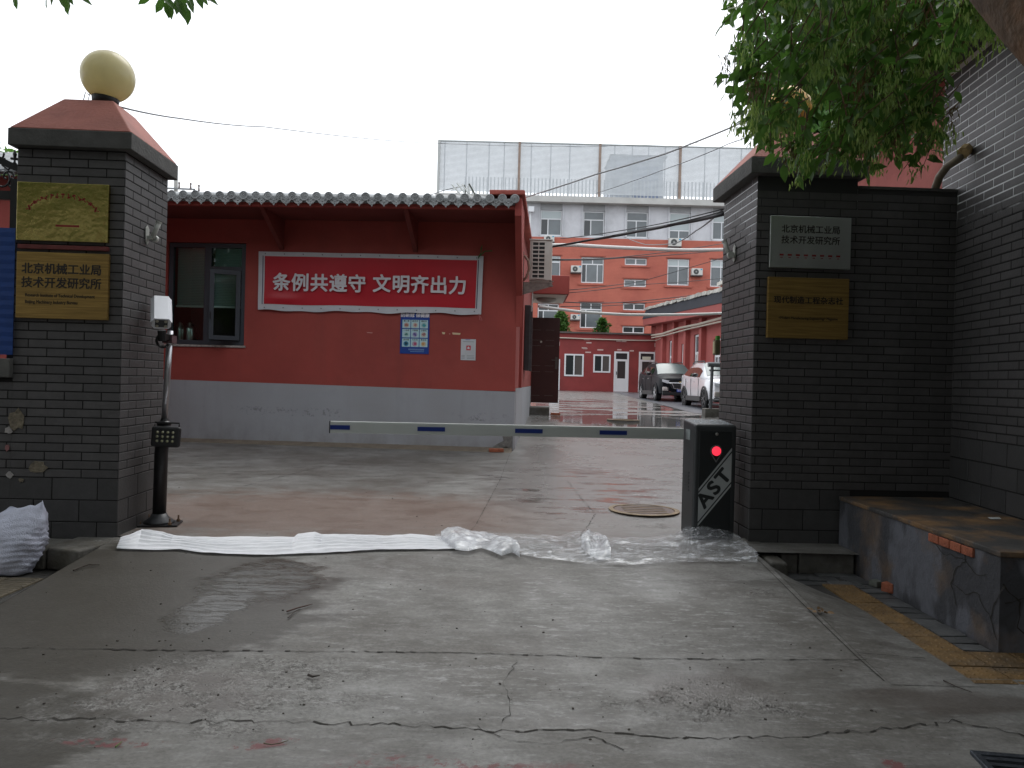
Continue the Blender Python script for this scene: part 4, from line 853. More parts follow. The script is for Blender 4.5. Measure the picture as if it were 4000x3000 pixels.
for k in range(n_): k2 = (k+1) % n_; rp_.add([(pts[k][0],-.010,pts[k][1]),(pts[k2][0],-.010,pts[k2][1]),(inn[k2][0],-.010,inn[k2][1]),(inn[k][0],-.010,inn[k][1]),(pts[k][0],-.006,pts[k][1]),(pts[k2][0],-.006,pts[k2][1])], [(0,3,2,1),(0,1,5,4)])
rp_.build('lamp_surround', mat('surround_grey', (.15, .16, .165), .4), bc)
MB().lathe([(.040, 0), (.040, .008), (.036, .014), (.0, .017)], n=28, m=Matrix.Translation((.19, -.007, pz0+.13)) @ Matrix.Rotation(R(90), 4, 'X')).build('red_lamp', mat('red_led', (.5, .01, .03), .3, emit=((1, .035, .07), .75), var=0), bc, smooth=True)
MB().lathe([(.044, 0), (.044, .007)], n=28, m=Matrix.Translation((.19, -.0065, pz0+.13)) @ Matrix.Rotation(R(90), 4, 'X')).build('lamp_rim', M_BLK, bc)
MB().lathe([(.014, 0), (.013, .006), (.004, .008)], n=14, m=Matrix.Translation((.192, -.006, .905)) @ Matrix.Rotation(R(90), 4, 'X')).build('lock', M_ST, bc)
M_STR = mat('silver_sticker', (.36, .38, .38), .45); xa, xb = .045, cwid-.045
def par(zl0, zl1, zr0, zr1, y=-.0085): return MB().prism([(xa, zl0), (xb, zr0), (xb, zr1), (xa, zl1)], 'y', y, -.0062)
par(.155, .398, .50, .745).build('stripe', M_STR, bc); par(.118, .138, .46, .482).build('stripe', M_STR, bc); par(.415, .435, .765, .79).build('stripe', M_STR, bc)
ang = math.atan2(.345, xb-xa)
for ch, fx in (('A', .20), ('S', .48), ('T', .76)):
    text(ch, .165, M_CABD, bc, (xa+(xb-xa)*fx, -.0092, .155+.1215+.345*fx+.000), (R(90), -ang, 0), 'character', bold=.006, depth=.0008, sx=1.15)
MB().box(-.003, .0, .12, .24, .84, .93).build('label', mat('label_pale', (.25, .28, .28), .5), bc)
vn = MB()
for k in range(6): vn.box(-.004, .001, .12, .24, .55-.03*k, .562-.03*k)
vn.build('vents', M_CABD, bc)
# droplets on the wet lid
dpm = MB().lathe([(.0035, 0), (.003, .0012), (.0012, .0020)], n=6).mesh('droplets', None); dd = MB(); rd = random.Random(4)
for k in range(420):
    x, y = rd.uniform(.03, cwid-.03), rd.uniform(.03, cdep-.03); s = rd.uniform(.5, 1.6); z = .985+.03*y/cdep
    dd.add([(x+v.co.x*s, y+v.co.y*s, z+v.co.z*s) for v in dpm.vertices], [tuple(p.vertices) for p in dpm.polygons])
dd.build('droplets', mat('water', (.5, .55, .6), .03, metal=.0, spec=1.0), bc, smooth=True, kind='stuff')
A1 = at(2668, 1694, 6.78); A0 = at(1290, 1667, 6.38); dv = (A1-A0); aL = math.hypot(dv.x, dv.y)
am = thing('boom_arm', 'white aluminium barrier arm with blue reflectors across the gateway', 'barrier arm', A0, math.atan2(dv.y, dv.x), 'boom barrier')
am.rotation_euler = (0, -math.atan2(dv.z, aL), math.atan2(dv.y, dv.x))
M_ALU = mat('arm_alu', (.42, .44, .42), .42, metal=.15, var=.05, vs=3)
pr = [(-.02, -.05), (-.024, -.03), (-.024, .03), (-.018, .048), (.018, .048), (.024, .03), (.024, -.03), (.02, -.05)]
MB().prism(pr, 'x', 0, aL).build('boom', M_ALU, am, bevel=.003); MB().prism([(y*1.06, z*1.05) for y, z in pr], 'x', -.006, .002).build('end_cap', M_BLKP, am)
M_BLU = mat('blue_reflector', (.005, .022, .15), .35)
for (u0, u1) in ((1291, 1368), (1630, 1738), (2010, 2118), (2339, 2446)):
    x0 = aL*(u0-1290)/(2668-1290)*(1+.00) ; f = lambda u: ((u-1290)/1378.0)*aL*(6.38/(6.38+.4*(1-(u-1290)/1378.0)*1.0))
    MB().box(f(u0)+.001, f(u1), -.0275, -.0235, -.020, .016).build('reflector', M_BLU, am)
# ------------------------------------------------------------------ camera and floodlight post
pb = hitz(621, 2050, 0.0); pb.z = 0
ps = thing('camera_post', 'black and silver steel post beside the left gate pillar', 'post', (pb.x, pb.y, 0))
d_ = pb.y; q1 = at(630, 1770, d_); q2 = at(642, 1648, d_); q3 = at(665, 1292, d_)
MB().tube([(pb.x, pb.y, .05), q1, q2], .055, 20).build('lower_post', M_BLK, ps, world=True, smooth=True)
MB().tube([q2, q3], .026, 16).build('upper_post', mat('silver_post', (.42, .42, .44), .3, metal=.8, var=.1, vs=10), ps, world=True, smooth=True)
MB().lathe([(.06, 0), (.062, .01), (.035, .03), (.028, .05)], c=(q2.x, q2.y, q2.z-.02), n=18).build('joint_collar', M_BLK, ps, world=True)
fl = MB().box(-.17, .17, -.12, .12, 0, .018).build('base_plate', M_BLK, ps, bevel=.004); fl.rotation_euler = (0, 0, R(12))
MB().lathe([(.125, .018), (.12, .035), (.075, .07), (.06, .10)], n=20).build('base_flange', mat('worn_black', (.035, .037, .04), .45, var=.4, vs=25), ps, smooth=True)
for sx_ in (-1, 1):
    for sy_ in (-1, 1): MB().lathe([(.016, .0), (.016, .02), (.008, .021), (.008, .055)], c=(sx_*.13, sy_*.085, .018), n=6).build('bolt', mat('rusty_bolt', (.16, .10, .06), .7, var=.4, vs=40), ps)
fc = at(645, 1706, d_-.13); fw = .238; fh = .176
fd = thing('floodlight', 'black LED floodlight with twelve lenses on the post', 'floodlight', fc, R(6)); fd.rotation_euler = (R(-4), R(1.5), R(6))
bo_ = MB().box(-fw/2, fw/2, 0, .05, -fh/2, fh/2).build('body', M_BLKP, fd, bevel=.024, seg=4)
MB().box(-.07, .07, .05, .10, -.05, .05).build('driver_box', M_BLK, fd)
ln = MB().lathe([(.011, 0), (.0105, .004), (.005, .007), (.0, .008)], n=14, m=Matrix.Rotation(R(90), 4, 'X')).mesh('lens', mat('led_lens', (.30, .30, .18), .15, coat=.6), True); rm = MB().lathe([(.0145, 0), (.0145, .004)], n=14, m=Matrix.Rotation(R(90), 4, 'X')).mesh('lens_rim', mat('lens_rim', (.04, .04, .035), .4))
for i in range(4):
    for j in range(3):
        L_ = inst('lens', ln, fd, (-.064+.042*i, -.001, .037-.037*j)); inst('rim', rm, L_, (0, .001, 0))
MB().tube([(-fw/2+.02, .03, fh/2), (-fw/2+.02, .03, fh/2+.03), (fw/2-.02, .03, fh/2+.03), (fw/2-.02, .03, fh/2)], .007, 6).build('yoke', M_BLK, fd)
# camera
cc_ = at(630, 1235, d_-.16); cq = thing('security_camera', 'white box security camera on the post tilted down to the drive', 'camera', cc_, 0)
cq.rotation_euler = (R(38), R(0), R(26)); M_CW = mat('camera_white', (.62, .64, .67), .35)
MB().prism([(-.055, -.06), (.055, -.06), (.075, -.035), (.07, .035), (.05, .055), (-.05, .055), (-.07, .035), (-.075, -.035)], 'y', -.10, .2).build('housing', M_CW, cq, bevel=.004)
MB().prism([(-.082, .03), (-.055, .066), (.055, .066), (.082, .03), (.078, .028), (.052, .060), (-.052, .060), (-.078, .028)], 'y', -.135, .21).build('sunshield', mat('shield_white', (.66, .68, .72), .35), cq)
MB().box(-.048, .048, -.103, -.0995, -.042, .03).build('window', M_BLK, cq)
for sx_ in (-1, 1):
    for sz_ in (-1, 1): MB().lathe([(.013, 0), (.012, .005), (.004, .006)], n=12, m=Matrix.Translation((sx_*.033, -.103, -.006+sz_*.024)) @ Matrix.Rotation(R(90), 4, 'X')).build('lens', mat('ir_led', (.35, .34, .26), .3), cq)
br_ = thing('camera_bracket', 'black bracket and coiled cable holding the camera to the post', 'bracket', at(640, 1320, d_-.05)); c0 = at(632, 1300, d_-.10)
MB().tube([at(632, 1290, d_-.14), at(634, 1330, d_-.12)], .035, 10).tube([at(640, 1318, d_-.1), at(668, 1316, d_)], .032, 4).build('arm', M_BLK, br_, world=True)
CL_ = MB().box(-.045, .04, -.05, .045, -.035, .03).build('clamp', mat('clamp_maroon', (.10, .055, .06), .5), br_); CL_.location = Vector(at(664, 1325, d_))-br_.location
MB().tube([at(612+24*(1+math.cos(a))*1.1, 1330+26*math.sin(a), d_-.10) for a in np.linspace(R(-60), R(-330), 18)], .011, 7).tube([at(612+26*(1+math.cos(a)), 1333+24*math.sin(a), d_-.12) for a in np.linspace(R(-80), R(-300), 16)], .009, 7).build('cable', M_BLK, br_, world=True)
# flag pole sockets on the pillar sides
def socket(label, P, ang, flip):
    t = thing('flagpole_socket', label, 'bracket', P, ang, 'white flagpole sockets'); m_ = mat('socket_white', (.42, .43, .40), .45, var=.15, vs=20)
    MB().prism([(-.03, -.07), (.0, -.095), (.03, -.07), (.035, .04), (0, .07), (-.035, .04)], 'y', -.008, 0).build('plate', m_, t, bevel=.003)
    MB().lathe([(.028, 0), (.03, .02), (.03, .04), (.022, .04)], n=16, m=Matrix.Translation((.018, -.05, -.035)) @ Matrix.Rotation(R(90), 4, 'Y')).build('hinge', m_, t)
    MB().box(-.02, .02, -.05, -.006, -.05, -.02).build('lug', m_, t)
    MB().tube([(.0, -.045, -.04), (-.0, -.10, .105)], [.020, .022], 14).build('tube', m_, t, smooth=True); MB().tube([(0, -.0945, .092), (0, -.1007, .107)], .026, 14).build('rim', m_, t)
P = hit(570, 912, WM[lp.name] @ Vector((0, 0, 0)), WM[lp.name].to_3x3() @ Vector((1, 0, 0))); socket('white flagpole socket on the side of the left gate pillar', P+Vector((.008, 0, 0)), AL+R(90), 0)
RPn = Matrix.Rotation(AR, 3, 'Z') @ Vector((-1, 0, 0))
P = hit(2873, 985, PR, RPn); socket('white flagpole socket on the side of the right gate pillar', P+RPn*.008, AR-R(90), 1)
P = hit(2812, 1357, PR, RPn); t = thing('switch_box', 'small beige switch box with green tape on the right pillar side', 'switch box', P+RPn*.008, AR-R(90))
MB().box(-.05, .04, -.045, 0, -.075, .07).build('box', mat('box_olive', (.11, .095, .05), .5), t, bevel=.004); MB().box(-.035, .02, -.052, -.0455, -.06, .055).build('cover', mat('box_cream', (.5, .46, .30), .5), t, bevel=.003); MB().box(-.03, .03, -.03, -.002, .072, .11).build('green_tape', mat('green_tape', (.05, .25, .03), .5), t)
# ------------------------------------------------------------------ plaques
def brass(name, c, c2, rough):
    return mat(name, c, rough, metal=.55, var=.3, vs=3, stretch=(1, 1, 26), c2=c2, s2=2.0, m2=(.4, .6))
M_BR = brass('brushed_brass', (.34, .22, .065), (.26, .165, .05), .42)
M_ENG = mat('engraved_dark', (.018, .014, .010), .6)
def pl_on(mtx, u, v):
    q = mtx.inverted() @ hit(u, v, mtx.translation, mtx.to_3x3() @ Vector((0, -1, 0))); return q.x, q.z
ML = WM[lp.name]; MR = Matrix.Translation(PR) @ Matrix.Rotation(AR, 4, 'Z')
def plaque(mtx, ang, us, label, material, redp=False, name='plaque'):
    (x0, z1), (x1, z0) = pl_on(mtx, *us[0]), pl_on(mtx, *us[1]); cx, cz = (x0+x1)/2, (z0+z1)/2
    t = thing('plaque', label, 'plaque', mtx @ Vector((cx, -.03, cz)), ang, 'metal plaques on the gate pillars'); w_, h_ = x1-x0, z1-z0
    MB().box(-w_/2, w_/2, -.012, .022, -h_/2, h_/2).build('plate', material, t, bevel=.003); return t, w_, h_
def mirror_brass(name, c, r):
    m = bpy.data.materials.new(name); m.use_nodes = True; N = m.node_tree.nodes; L = m.node_tree.links; b = N['Principled BSDF']; b.inputs['Metallic'].default_value = 1; b.inputs['Roughness'].default_value = r; b.inputs['Base Color'].default_value = (*c, 1)
    pos = N.new('ShaderNodeNewGeometry').outputs['Position']; _, n = noise(N, L, pos, 5.5, det=3); bp = N.new('ShaderNodeBump'); bp.inputs['Strength'].default_value = .28; bp.inputs['Distance'].default_value = .03; L.new(n, bp.inputs['Height']); L.new(bp.outputs[0], b.inputs['Normal']); return m
t, w_, h_ = plaque(ML, AL, ((80, 714), (430, 952)), 'mirror polished gold plaque with red arc, upper one on the left pillar', mirror_brass('polished_brass', (.50, .42, .14), .12))
M_RL = mat('red_enamel', (.22, .012, .012), .4)
b = MB(); rd = random.Random(2)
for k in range(17):
    a = R(165-150*k/16); x, z = .27*math.cos(a), .15*math.sin(a)-.02; Mx = Matrix.Translation((x, -.0135, z)) @ Matrix.Rotation(-(a-math.pi/2)*-1, 4, 'Y')
    b.box(-.013, .013, -.001, .001, -.016, -.008, Mx) if k % 2 else b.box(-.013, .013, -.001, .001, .004, .014, Mx); b.box(-.003, .003, -.001, .001, -.02, .018, Mx)
b.build('red_arc', M_RL, t, kind='stuff')
MB().box(-.05, .13, -.0135, -.0125, -.115, -.100).build('line', M_RL, t)
t, w_, h_ = plaque(ML, AL, ((80, 956), (430, 984)), 'narrow dark red strip between the two left gold plaques', mat('red_strip', (.13, .022, .020), .6, var=.3, vs=12))
t, w_, h_ = plaque(ML, AL, ((78, 985), (428, 1252)), 'brushed brass plaque, lower one on the left pillar, with English lettering', M_BR)
text('北京机械工业局', .088, M_ENG, t, (-.005, -.0135, h_*.24), UP, 'lettering', bold=.0022, depth=.0006); text('技术开发研究所', .088, M_ENG, t, (-.005, -.0135, h_*.03), UP, 'lettering', bold=.0022, depth=.0006)
text('Research Institute of Technical Development', .0365, M_ENG, t, (-w_*.40, -.0135, -h_*.155), UP, 'lettering', depth=.0006, align='LEFT', sx=.80, bold=.0006); text('Beijing Machinery Industry Bureau', .0365, M_ENG, t, (-w_*.40, -.0135, -h_*.255), UP, 'lettering', depth=.0006, align='LEFT', sx=.80, bold=.0006)
t, w_, h_ = plaque(MR, AR, ((3004, 845), (3312, 1056)), 'polished steel plaque, upper one on the right pillar', mirror_brass('polished_steel', (.66, .70, .66), .3))
text('北京机械工业局', .072, M_ENG, t, (0, -.0135, h_*.24), UP, 'lettering', bold=.0012, depth=.0006); text('技术开发研究所', .072, M_ENG, t, (0, -.0135, h_*.03), UP, 'lettering', bold=.0012, depth=.0006)
b = MB()
for k in range(8): b.box(-w_*.38+k*w_*.1, -w_*.38+k*w_*.1+.035, -.0135, -.0122, -h_*.27, -h_*.235); b.box(-w_*.37+k*w_*.1, -w_*.37+k*w_*.1+.02, -.0135, -.0122, -h_*.31, -h_*.295)
b.build('red_line', M_RL, t)
t, w_, h_ = plaque(MR, AR, ((2995, 1083), (3303, 1328)), 'brushed brass plaque, lower one on the right pillar', M_BR)
text('现代制造工程杂志社', .063, M_ENG, t, (0, -.0135, h_*.12), UP, 'lettering', bold=.0014, depth=.0006, sx=1.05); text('<Modern Manufacturing Engineering> Magazine', .030, M_ENG, t, (0, -.0135, -h_*.17), UP, 'lettering', depth=.0006, sx=.88, bold=.0004)
# ------------------------------------------------------------------ far office block
FD = 60.0
def fw_(u, v, d=FD): p = at(u, v, d); return p.x, p.z
ob = thing('office_building', 'four storey brick office block, salmon below and pale grey top floor, behind the court', 'building', (10, FD, .8))
M_FR = mat('white_window_frame', (.72, .74, .76), .45); 
M_SALM = mat('salmon_brick', (.50, .150, .105), .8, var=.10, vs=.9, bump=.35, bs=4, c2=(.44, .125, .09), s2=.35)
def brick_relief(m, sx_=.24, sz_=.07):
    N = m.node_tree.nodes; L = m.node_tree.links; pos = N.new('ShaderNodeNewGeometry').outputs['Position']; s = N.new('ShaderNodeSeparateXYZ'); L.new(pos, s.inputs[0]); c = N.new('ShaderNodeCombineXYZ'); L.new(s.outputs[0], c.inputs[0]); L.new(s.outputs[2], c.inputs[1])
    bt = N.new('ShaderNodeTexBrick'); bt.inputs['Scale'].default_value = 1; bt.inputs['Brick Width'].default_value = sx_*1.4; bt.inputs['Row Height'].default_value = sz_*1.6; bt.inputs['Mortar Size'].default_value = .018; L.new(c.outputs[0], bt.inputs[0])
    bp = N.new('ShaderNodeBump'); bp.inputs['Strength'].default_value = .6; bp.inputs['Distance'].default_value = .02; bp.invert = True; L.new(bt.outputs['Fac'], bp.inputs['Height']); L.new(bp.outputs[0], N['Principled BSDF'].inputs['Normal'])
brick_relief(M_SALM)
M_CONC = mat('pale_render', (.60, .61, .64), .85, var=.12, vs=1.6, c2=(.47, .48, .50), s2=.5, m2=(.5, .72))
M_CORN = mat('cornice_concrete', (.50, .50, .48), .8, var=.15, vs=1)
xL = fw_(1705, 900)[0]; xR = 30
zS0, zS1 = fw_(2500, 805)[1], fw_(2500, 782)[1]; zB = fw_(2400, 932)[1]
W_ = []                                  # windows: (u0,v0,u1,v1,kind)
for i, (a, b_, c, d) in enumerate(((848, 590, 1005, 775), (1157, 598, 1312, 782), (1467, 603, 1625, 790), (1777, 610, 1930, 800), (2088, 612, 2235, 806))):
    f = lambda x, y: (1650+x/1.8433, 500+y/1.8433); W_.append((*f(a, b_), *f(c, d), 'top%d' % i))
for (a, b_, c, d, k) in ((345, 108, 530, 305, 'bigL'), (708, 120, 905, 345, 'big3'), (1085, 128, 1278, 190, 'slit'), (1453, 135, 1643, 365, 'bigR'), (1825, 140, 2010, 378, 'bigR'), (1078, 312, 1272, 378, 'slit'), (330, 520, 515, 745, 'bigD'), (697, 510, 888, 735, 'bigD'), (1070, 518, 1262, 580, 'slitD'), (1440, 522, 1625, 748, 'bigR'), (1065, 718, 1255, 780, 'slitD')):
    f = lambda x, y: (1950+x/2.2122, 950+y/2.2122); W_.append((*f(a, b_), *f(c, d), k))
# wall with openings: built as strips between openings
def wall_with_holes(x0, x1, z0, z1, holes, y0, y1):
    b = MB(); xs_ = sorted({x0, x1, *[h[0] for h in holes], *[h[1] for h in holes]}); xs_ = [x for x in xs_ if x0 <= x <= x1]
    for xa, xb in zip(xs_, xs_[1:]):
        xm = (xa+xb)/2; hs_ = sorted([h for h in holes if h[0] < xm < h[1]], key=lambda h: h[2]); z = z0
        for h in hs_:
            if h[2] > z: b.add([(xa,y0,z),(xb,y0,z),(xb,y0,h[2]),(xa,y0,h[2])], [(0,1,2,3)])
            z = max(z, h[3])
        if z < z1: b.add([(xa,y0,z),(xb,y0,z),(xb,y0,z1),(xa,y0,z1)], [(0,1,2,3)])
    for (a, b_, c, d) in holes:
        b.add([(a,y0,c),(b_,y0,c),(b_,y0,d),(a,y0,d),(a,y1,c),(b_,y1,c),(b_,y1,d),(a,y1,d)], [(0,4,5,1),(1,5,6,2),(2,6,7,3),(3,7,4,0)])
    return b
holes = []
for (u0, v0, u1, v1, k) in W_:
    um = (u0+u1)/2; vm = (v0+v1)/2; x0 = fw_(u0, vm)[0]; x1 = fw_(u1, vm)[0]; z1 = fw_(um, v0)[1]; z0 = fw_(um, v1)[1]; holes.append((x0, x1, z0, z1, k))
hl = [h[:4] for h in holes if not h[4].startswith('top')]; ht = [h[:4] for h in holes if h[4].startswith('top')]
wall_with_holes(xL+.1, xR, .2, zB, hl, FD, FD+.22).build('brick_wall', M_SALM, ob, world=True)
wall_with_holes(xL+.1, xR, zB, zS0, ht, FD+.002, FD+.22).build('top_wall', M_CONC, ob, world=True)
MB().box(xL+.1, xR, FD+.6, FD+.7, .3, zS0).box(xL+.1, xL+.3, FD+.2, FD+14, .3, zS0).build('inner_wall', mat('room_grey', (.10, .11, .11), .9), ob, world=True)
MB().box(xL-.1, xR, FD-.75, FD+14, zS0, zS1).build('cornice', M_CORN, ob, world=True)
M_PG = mat('far_glass', (.12, .14, .15), .08, spec=.8, var=.2, vs=.8); M_PGL = mat('far_glass_pale', (.42, .48, .49), .2, spec=.6); M_PGD = mat('far_glass_dark', (.03, .035, .038), .1, spec=.7)
def window_unit(parent, x0, x1, z0, z1, y, kind, world=True):
    b = MB(); t = .075
    b.frame(x0, x1, z0, z1, t, y+.10, y+.16)
    panes = []
    w_, h_ = x1-x0, z1-z0
    if kind.startswith('slit'):
        b.box((x0+x1)/2-.05, (x0+x1)/2+.05, y+.101, y+.159, z0+t, z1-t); panes = [(x0+t, (x0+x1)/2-.05, z0+t, z1-t, M_PG if kind == 'slit' else M_PGD), ((x0+x1)/2+.05, x1-t, z0+t, z1-t, M_PG if kind == 'slit' else M_PGD)]
    elif kind.startswith('top'):
        zt = z1-h_*.34 if kind != 'top3' else z1-h_*.68; xm = x0+w_*(.36 if kind in ('top0', 'top1') else .47)
        b.box(x0+t, x1-t, y+.101, y+.159, zt-.04, zt+.04); b.box(xm-.04, xm+.04, y+.1015, y+.1585, z0+t, zt-.04)
        P2 = M_PGL if kind in ('top0', 'top3', 'top4') else M_PG
        panes = [(x0+t, x1-t, zt+.04, z1-t, P2), (x0+t, xm-.04, z0+t, zt-.04, M_PGD if kind in ('top0', 'top1') else M_PG), (xm+.04, x1-t, z0+t, zt-.04, M_PG)]
    else:
        zt = z1-h_*.27; n_ = 3 if kind == 'big3' else 2; b.box(x0+t, x1-t, y+.101, y+.159, zt-.045, zt+.045); xm = (x0+x1)/2
        b.box(xm-.035, xm+.035, y+.1015, y+.1585, zt+.045, z1-t)
        P2 = {'bigL': M_PGL, 'bigR': M_PGL, 'big3': M_PG, 'bigD': M_PGD}[kind]; panes = [(x0+t, xm-.035, zt+.045, z1-t, P2), (xm+.035, x1-t, zt+.045, z1-t, P2)]
        if kind == 'big3':
            for f_ in (.22, .72): b.box(x0+w_*f_-.035, x0+w_*f_+.035, y+.1015, y+.1585, z0+t, zt-.045)
            ed = [x0+t, x0+w_*.22, x0+w_*.72, x1-t]; mm = [M_PGD, M_PG, M_PG]
        else:
            fx = .5 if kind != 'bigD' else .27; b.box(x0+w_*fx-.035, x0+w_*fx+.035, y+.1015, y+.1585, z0+t, zt-.045); ed = [x0+t, x0+w_*fx, x1-t]; mm = [M_PG, M_PG] if kind != 'bigD' else [M_PGD, M_PG]
        for a, c, m_ in zip(ed, ed[1:], mm): panes.append((a+.02, c-.02, z0+t, zt-.045, m_))
    wn_ = b.build('window', M_FR, parent, world=world)
    for (a, c, d, e_, m_) in panes: MB().box(a, c, y+.125, y+.135, d, e_).build('pane', m_, wn_, world=world)
    return wn_
WM_fix = WM
for (x0, x1, z0, z1, k) in holes:
    wn_ = window_unit(ob, x0+.02, x1-.02, z0+.02, z1-.02, FD, k)
    if not k.startswith('top'):
        MB().box(x0-.22, x1+.22, FD-.10, FD+.1, z0-.16, z0-.02).build('sill', M_SALM, ob, world=True)
        MB().box(x0-.12, x1+.12, FD-.05, FD+.02, z1+.02, z1+.10).build('lintel', mat('salmon_dark', (.30, .085, .06), .8), ob, world=True)
    else:
        MB().box(x0-.10, x0-.02, FD-.12, FD+.1, zB+.1, zS0).build('pilaster', M_CONC, ob, world=True); MB().box(x1+.02, x1+.10, FD-.12, FD+.1, zB+.1, zS0).build('pilaster', M_CONC, ob, world=True)
        MB().box(x0, x1, FD-.02, FD+.1, z1+.03, zS0-.01).build('spandrel', mat('spandrel_grey', (.36, .37, .38), .85, var=.15, vs=2), ob, world=True)
# louvred screen on the roof
rs = thing('roof_screen', 'tall white louvred screen standing on the office block roof', 'screen', (10, FD-.5, zS1))
z0 = zS1+.25; z1 = fw_(1715, 557)[1]; M_LV = mat('louvre_white', (.50, .53, .55), .5, metal=.2, var=.1, vs=1); x0 = fw_(1715, 700)[0]; x1 = 24
n_l = 42; slat = MB().add([(x0,FD-.42,0),(x1,FD-.42,0),(x1,FD-.40,.068),(x0,FD-.40,.068),(x0,FD-.36,0),(x1,FD-.36,0)], [(0,1,2,3),(0,4,5,1)])
for k in range(n_l):
    z = z0+(z1-z0)*(k+.3)/n_l; s_ = MB(); s_.v = [(x, y, zz+z) for x, y, zz in slat.v]; s_.f = slat.f; s_.build('louvre', M_LV, rs, world=True)
for k, u in enumerate((1716, 2028, 2340, 2651, 2965)):
    x = fw_(u, 650)[0]; MB().box(x-.09, x+.09, FD-.62, FD-.44, zS1, z1+.05).build('post', mat('rust_post', (.28, .21, .17), .7, var=.3, vs=2) if k else mat('pale_post', (.45, .47, .46), .6), rs, world=True)
for u in (1738, 1823, 1910, 1969, 2074, 2150, 2224, 2398, 2466, 2530, 2594, 2749, 2805, 2890, 2940):
    x = fw_(u, 650)[0]; MB().box(x-.035, x+.035, FD-.34, FD-.28, zS1, z1).build('rail', M_LV, rs, world=True)
MB().box(x0, x1, FD-.44, FD-.28, z1, z1+.08).build('top_rail', mat('top_rail', (.42, .45, .44), .6), rs, world=True)
low = MB(); xx = x0+1.8
while xx < x1: low.box(xx, xx+.10, FD+3, FD+3.05, zS1, zS1+2.3); xx += .30
low.box(x0+1.8, x1, FD+3.06, FD+3.1, zS1, zS1+.5); low.build('rear_screen_bars', M_LV, rs, world=True, kind='stuff')
tb = thing('roof_plant_box', 'grey blue plant room behind the louvred screen', 'plant box', (fw_(2480, 680)[0], FD+5, zS1))
xa, xb = fw_(2385, 700, FD+5)[0], fw_(2590, 700, FD+5)[0]; zt = fw_(2480, 612, FD+5)[1]
MB().box(xa, xb, FD+5, FD+9, zS1, zt).build('box', mat('plant_grey', (.40, .43, .48), .6, var=.1, vs=1), tb, world=True); MB().box(xa+1.8, xb-.4, FD+4.95, FD+5, zS1+.2, zt-.8).build('panel', mat('plant_blue', (.22, .26, .36), .6, var=.2, vs=1), tb, world=True)
MB().box(xa-.1, xb+.3, FD+4.9, FD+9.1, zt, zt+.1).build('lid', M_CORN, tb, world=True)
# outdoor air conditioner units on the block
M_FAN = mat('fan_dark', (.06, .065, .065), .5)
def far_ac(u0, v0, u1, v1, label, d=FD):
    x0, z1 = fw_(u0, v0, d); x1, z0 = fw_(u1, v1, d); w_, h_ = x1-x0, z1-z0; t = thing('air_conditioner', label, 'air conditioner', (x0, d-.42, z0), 0, 'white air conditioners on the office block')
    MB().box(0, w_, 0, .36, .04, h_).build('casing', M_ACW if False else mat('ac_far', (.60, .60, .57), .5), t, bevel=.02); rr = h_*.36
    MB().lathe([(rr, 0), (rr, .01), (rr*.2, .012)], c=(w_*.40, 0, h_*.52), n=18, m=Matrix.Rotation(R(90), 4, 'X')).build('fan_grille', M_FAN, t); MB().lathe([(rr*.3, 0), (rr*.3, .016)], c=(w_*.40, 0, h_*.52), n=12, m=Matrix.Rotation(R(90), 4, 'X')).build('hub', mat('hub_grey', (.3, .3, .29), .5), t)
    MB().box(w_*.8, w_*.95, -.006, .002, h_*.75, h_*.93).build('label', mat('label_blue', (.05, .35, .55), .5), t); MB().box(-.03, w_+.03, .02, .42, -.03, .035).build('bracket', mat('bracket_dark', (.12, .10, .10), .7), t)
fz = lambda a, b_, c, d: (1650+a/1.8433, 500+b_/1.8433, 1650+c/1.8433, 500+d/1.8433); fy = lambda a, b_, c, d: (1950+a/2.2122, 950+b_/2.2122, 1950+c/2.2122, 950+d/2.2122)
far_ac(*fz(875, 780, 948, 828), 'white outdoor unit under the leftmost grey top floor window'); far_ac(*fz(1768, 798, 1857, 862), 'white outdoor unit under the fourth grey top floor window')
far_ac(*fy(618, 198, 705, 262), 'white outdoor unit left of the second floor triple window'); far_ac(*fy(1655, 222, 1747, 287), 'white outdoor unit right of the tall window by the wing roof'); far_ac(*fy(615, 617, 692, 668), 'small white outdoor unit above the low red annex')
dp = thing('drainpipe', 'white drainpipe with box at the left end of the grey top floor', 'pipe', at(2073, 818, 59.6)); MB().tube([at(2073, 815, 59.6), at(2070, 900, 59.6)], .07, 8).build('pipe', M_FR, dp, world=True); p_ = at(2075, 818, 59.5); MB().box(p_.x-.22, p_.x+.22, 59.3, 59.7, p_.z-.2, p_.z+.2).build('hopper', M_FR, dp, world=True)

# ------------------------------------------------------------------ low red annex
AD = 46.0; an = thing('annex', 'low dark red annex with white windows and doors across the court', 'building', (5, AD, .84))
M_ANX = mat('annex_red', (.26, .042, .040), .75, var=.14, vs=1.2, c2=(.21, .038, .036), s2=.4, bump=.15)
ax0 = fw_(2100, 1400, AD)[0]; ax1 = fw_(2560, 1400, AD)[0]; azt = fw_(2350, 1305, AD)[1]
ah = []
for (a, b_, c, d, k) in ((565, 955, 727, 1152, 'w'), (815, 960, 960, 1120, 'w'), (995, 935, 1113, 1300, 'd'), (1208, 938, 1342, 1300, 'd'), (440, 1000, 520, 1272, 'n')):
    u0, v0, u1, v1 = fy(a, b_, c, d); x0_, z1_ = fw_(u0, v0, AD); x1_, z0_ = fw_(u1, v1, AD); ah.append((x0_, x1_, max(z0_, .86), z1_, k))
wall_with_holes(ax0, ax1+.35, .6, azt, [h[:4] for h in ah], AD, AD+.2).build('wall', M_ANX, an, world=True)
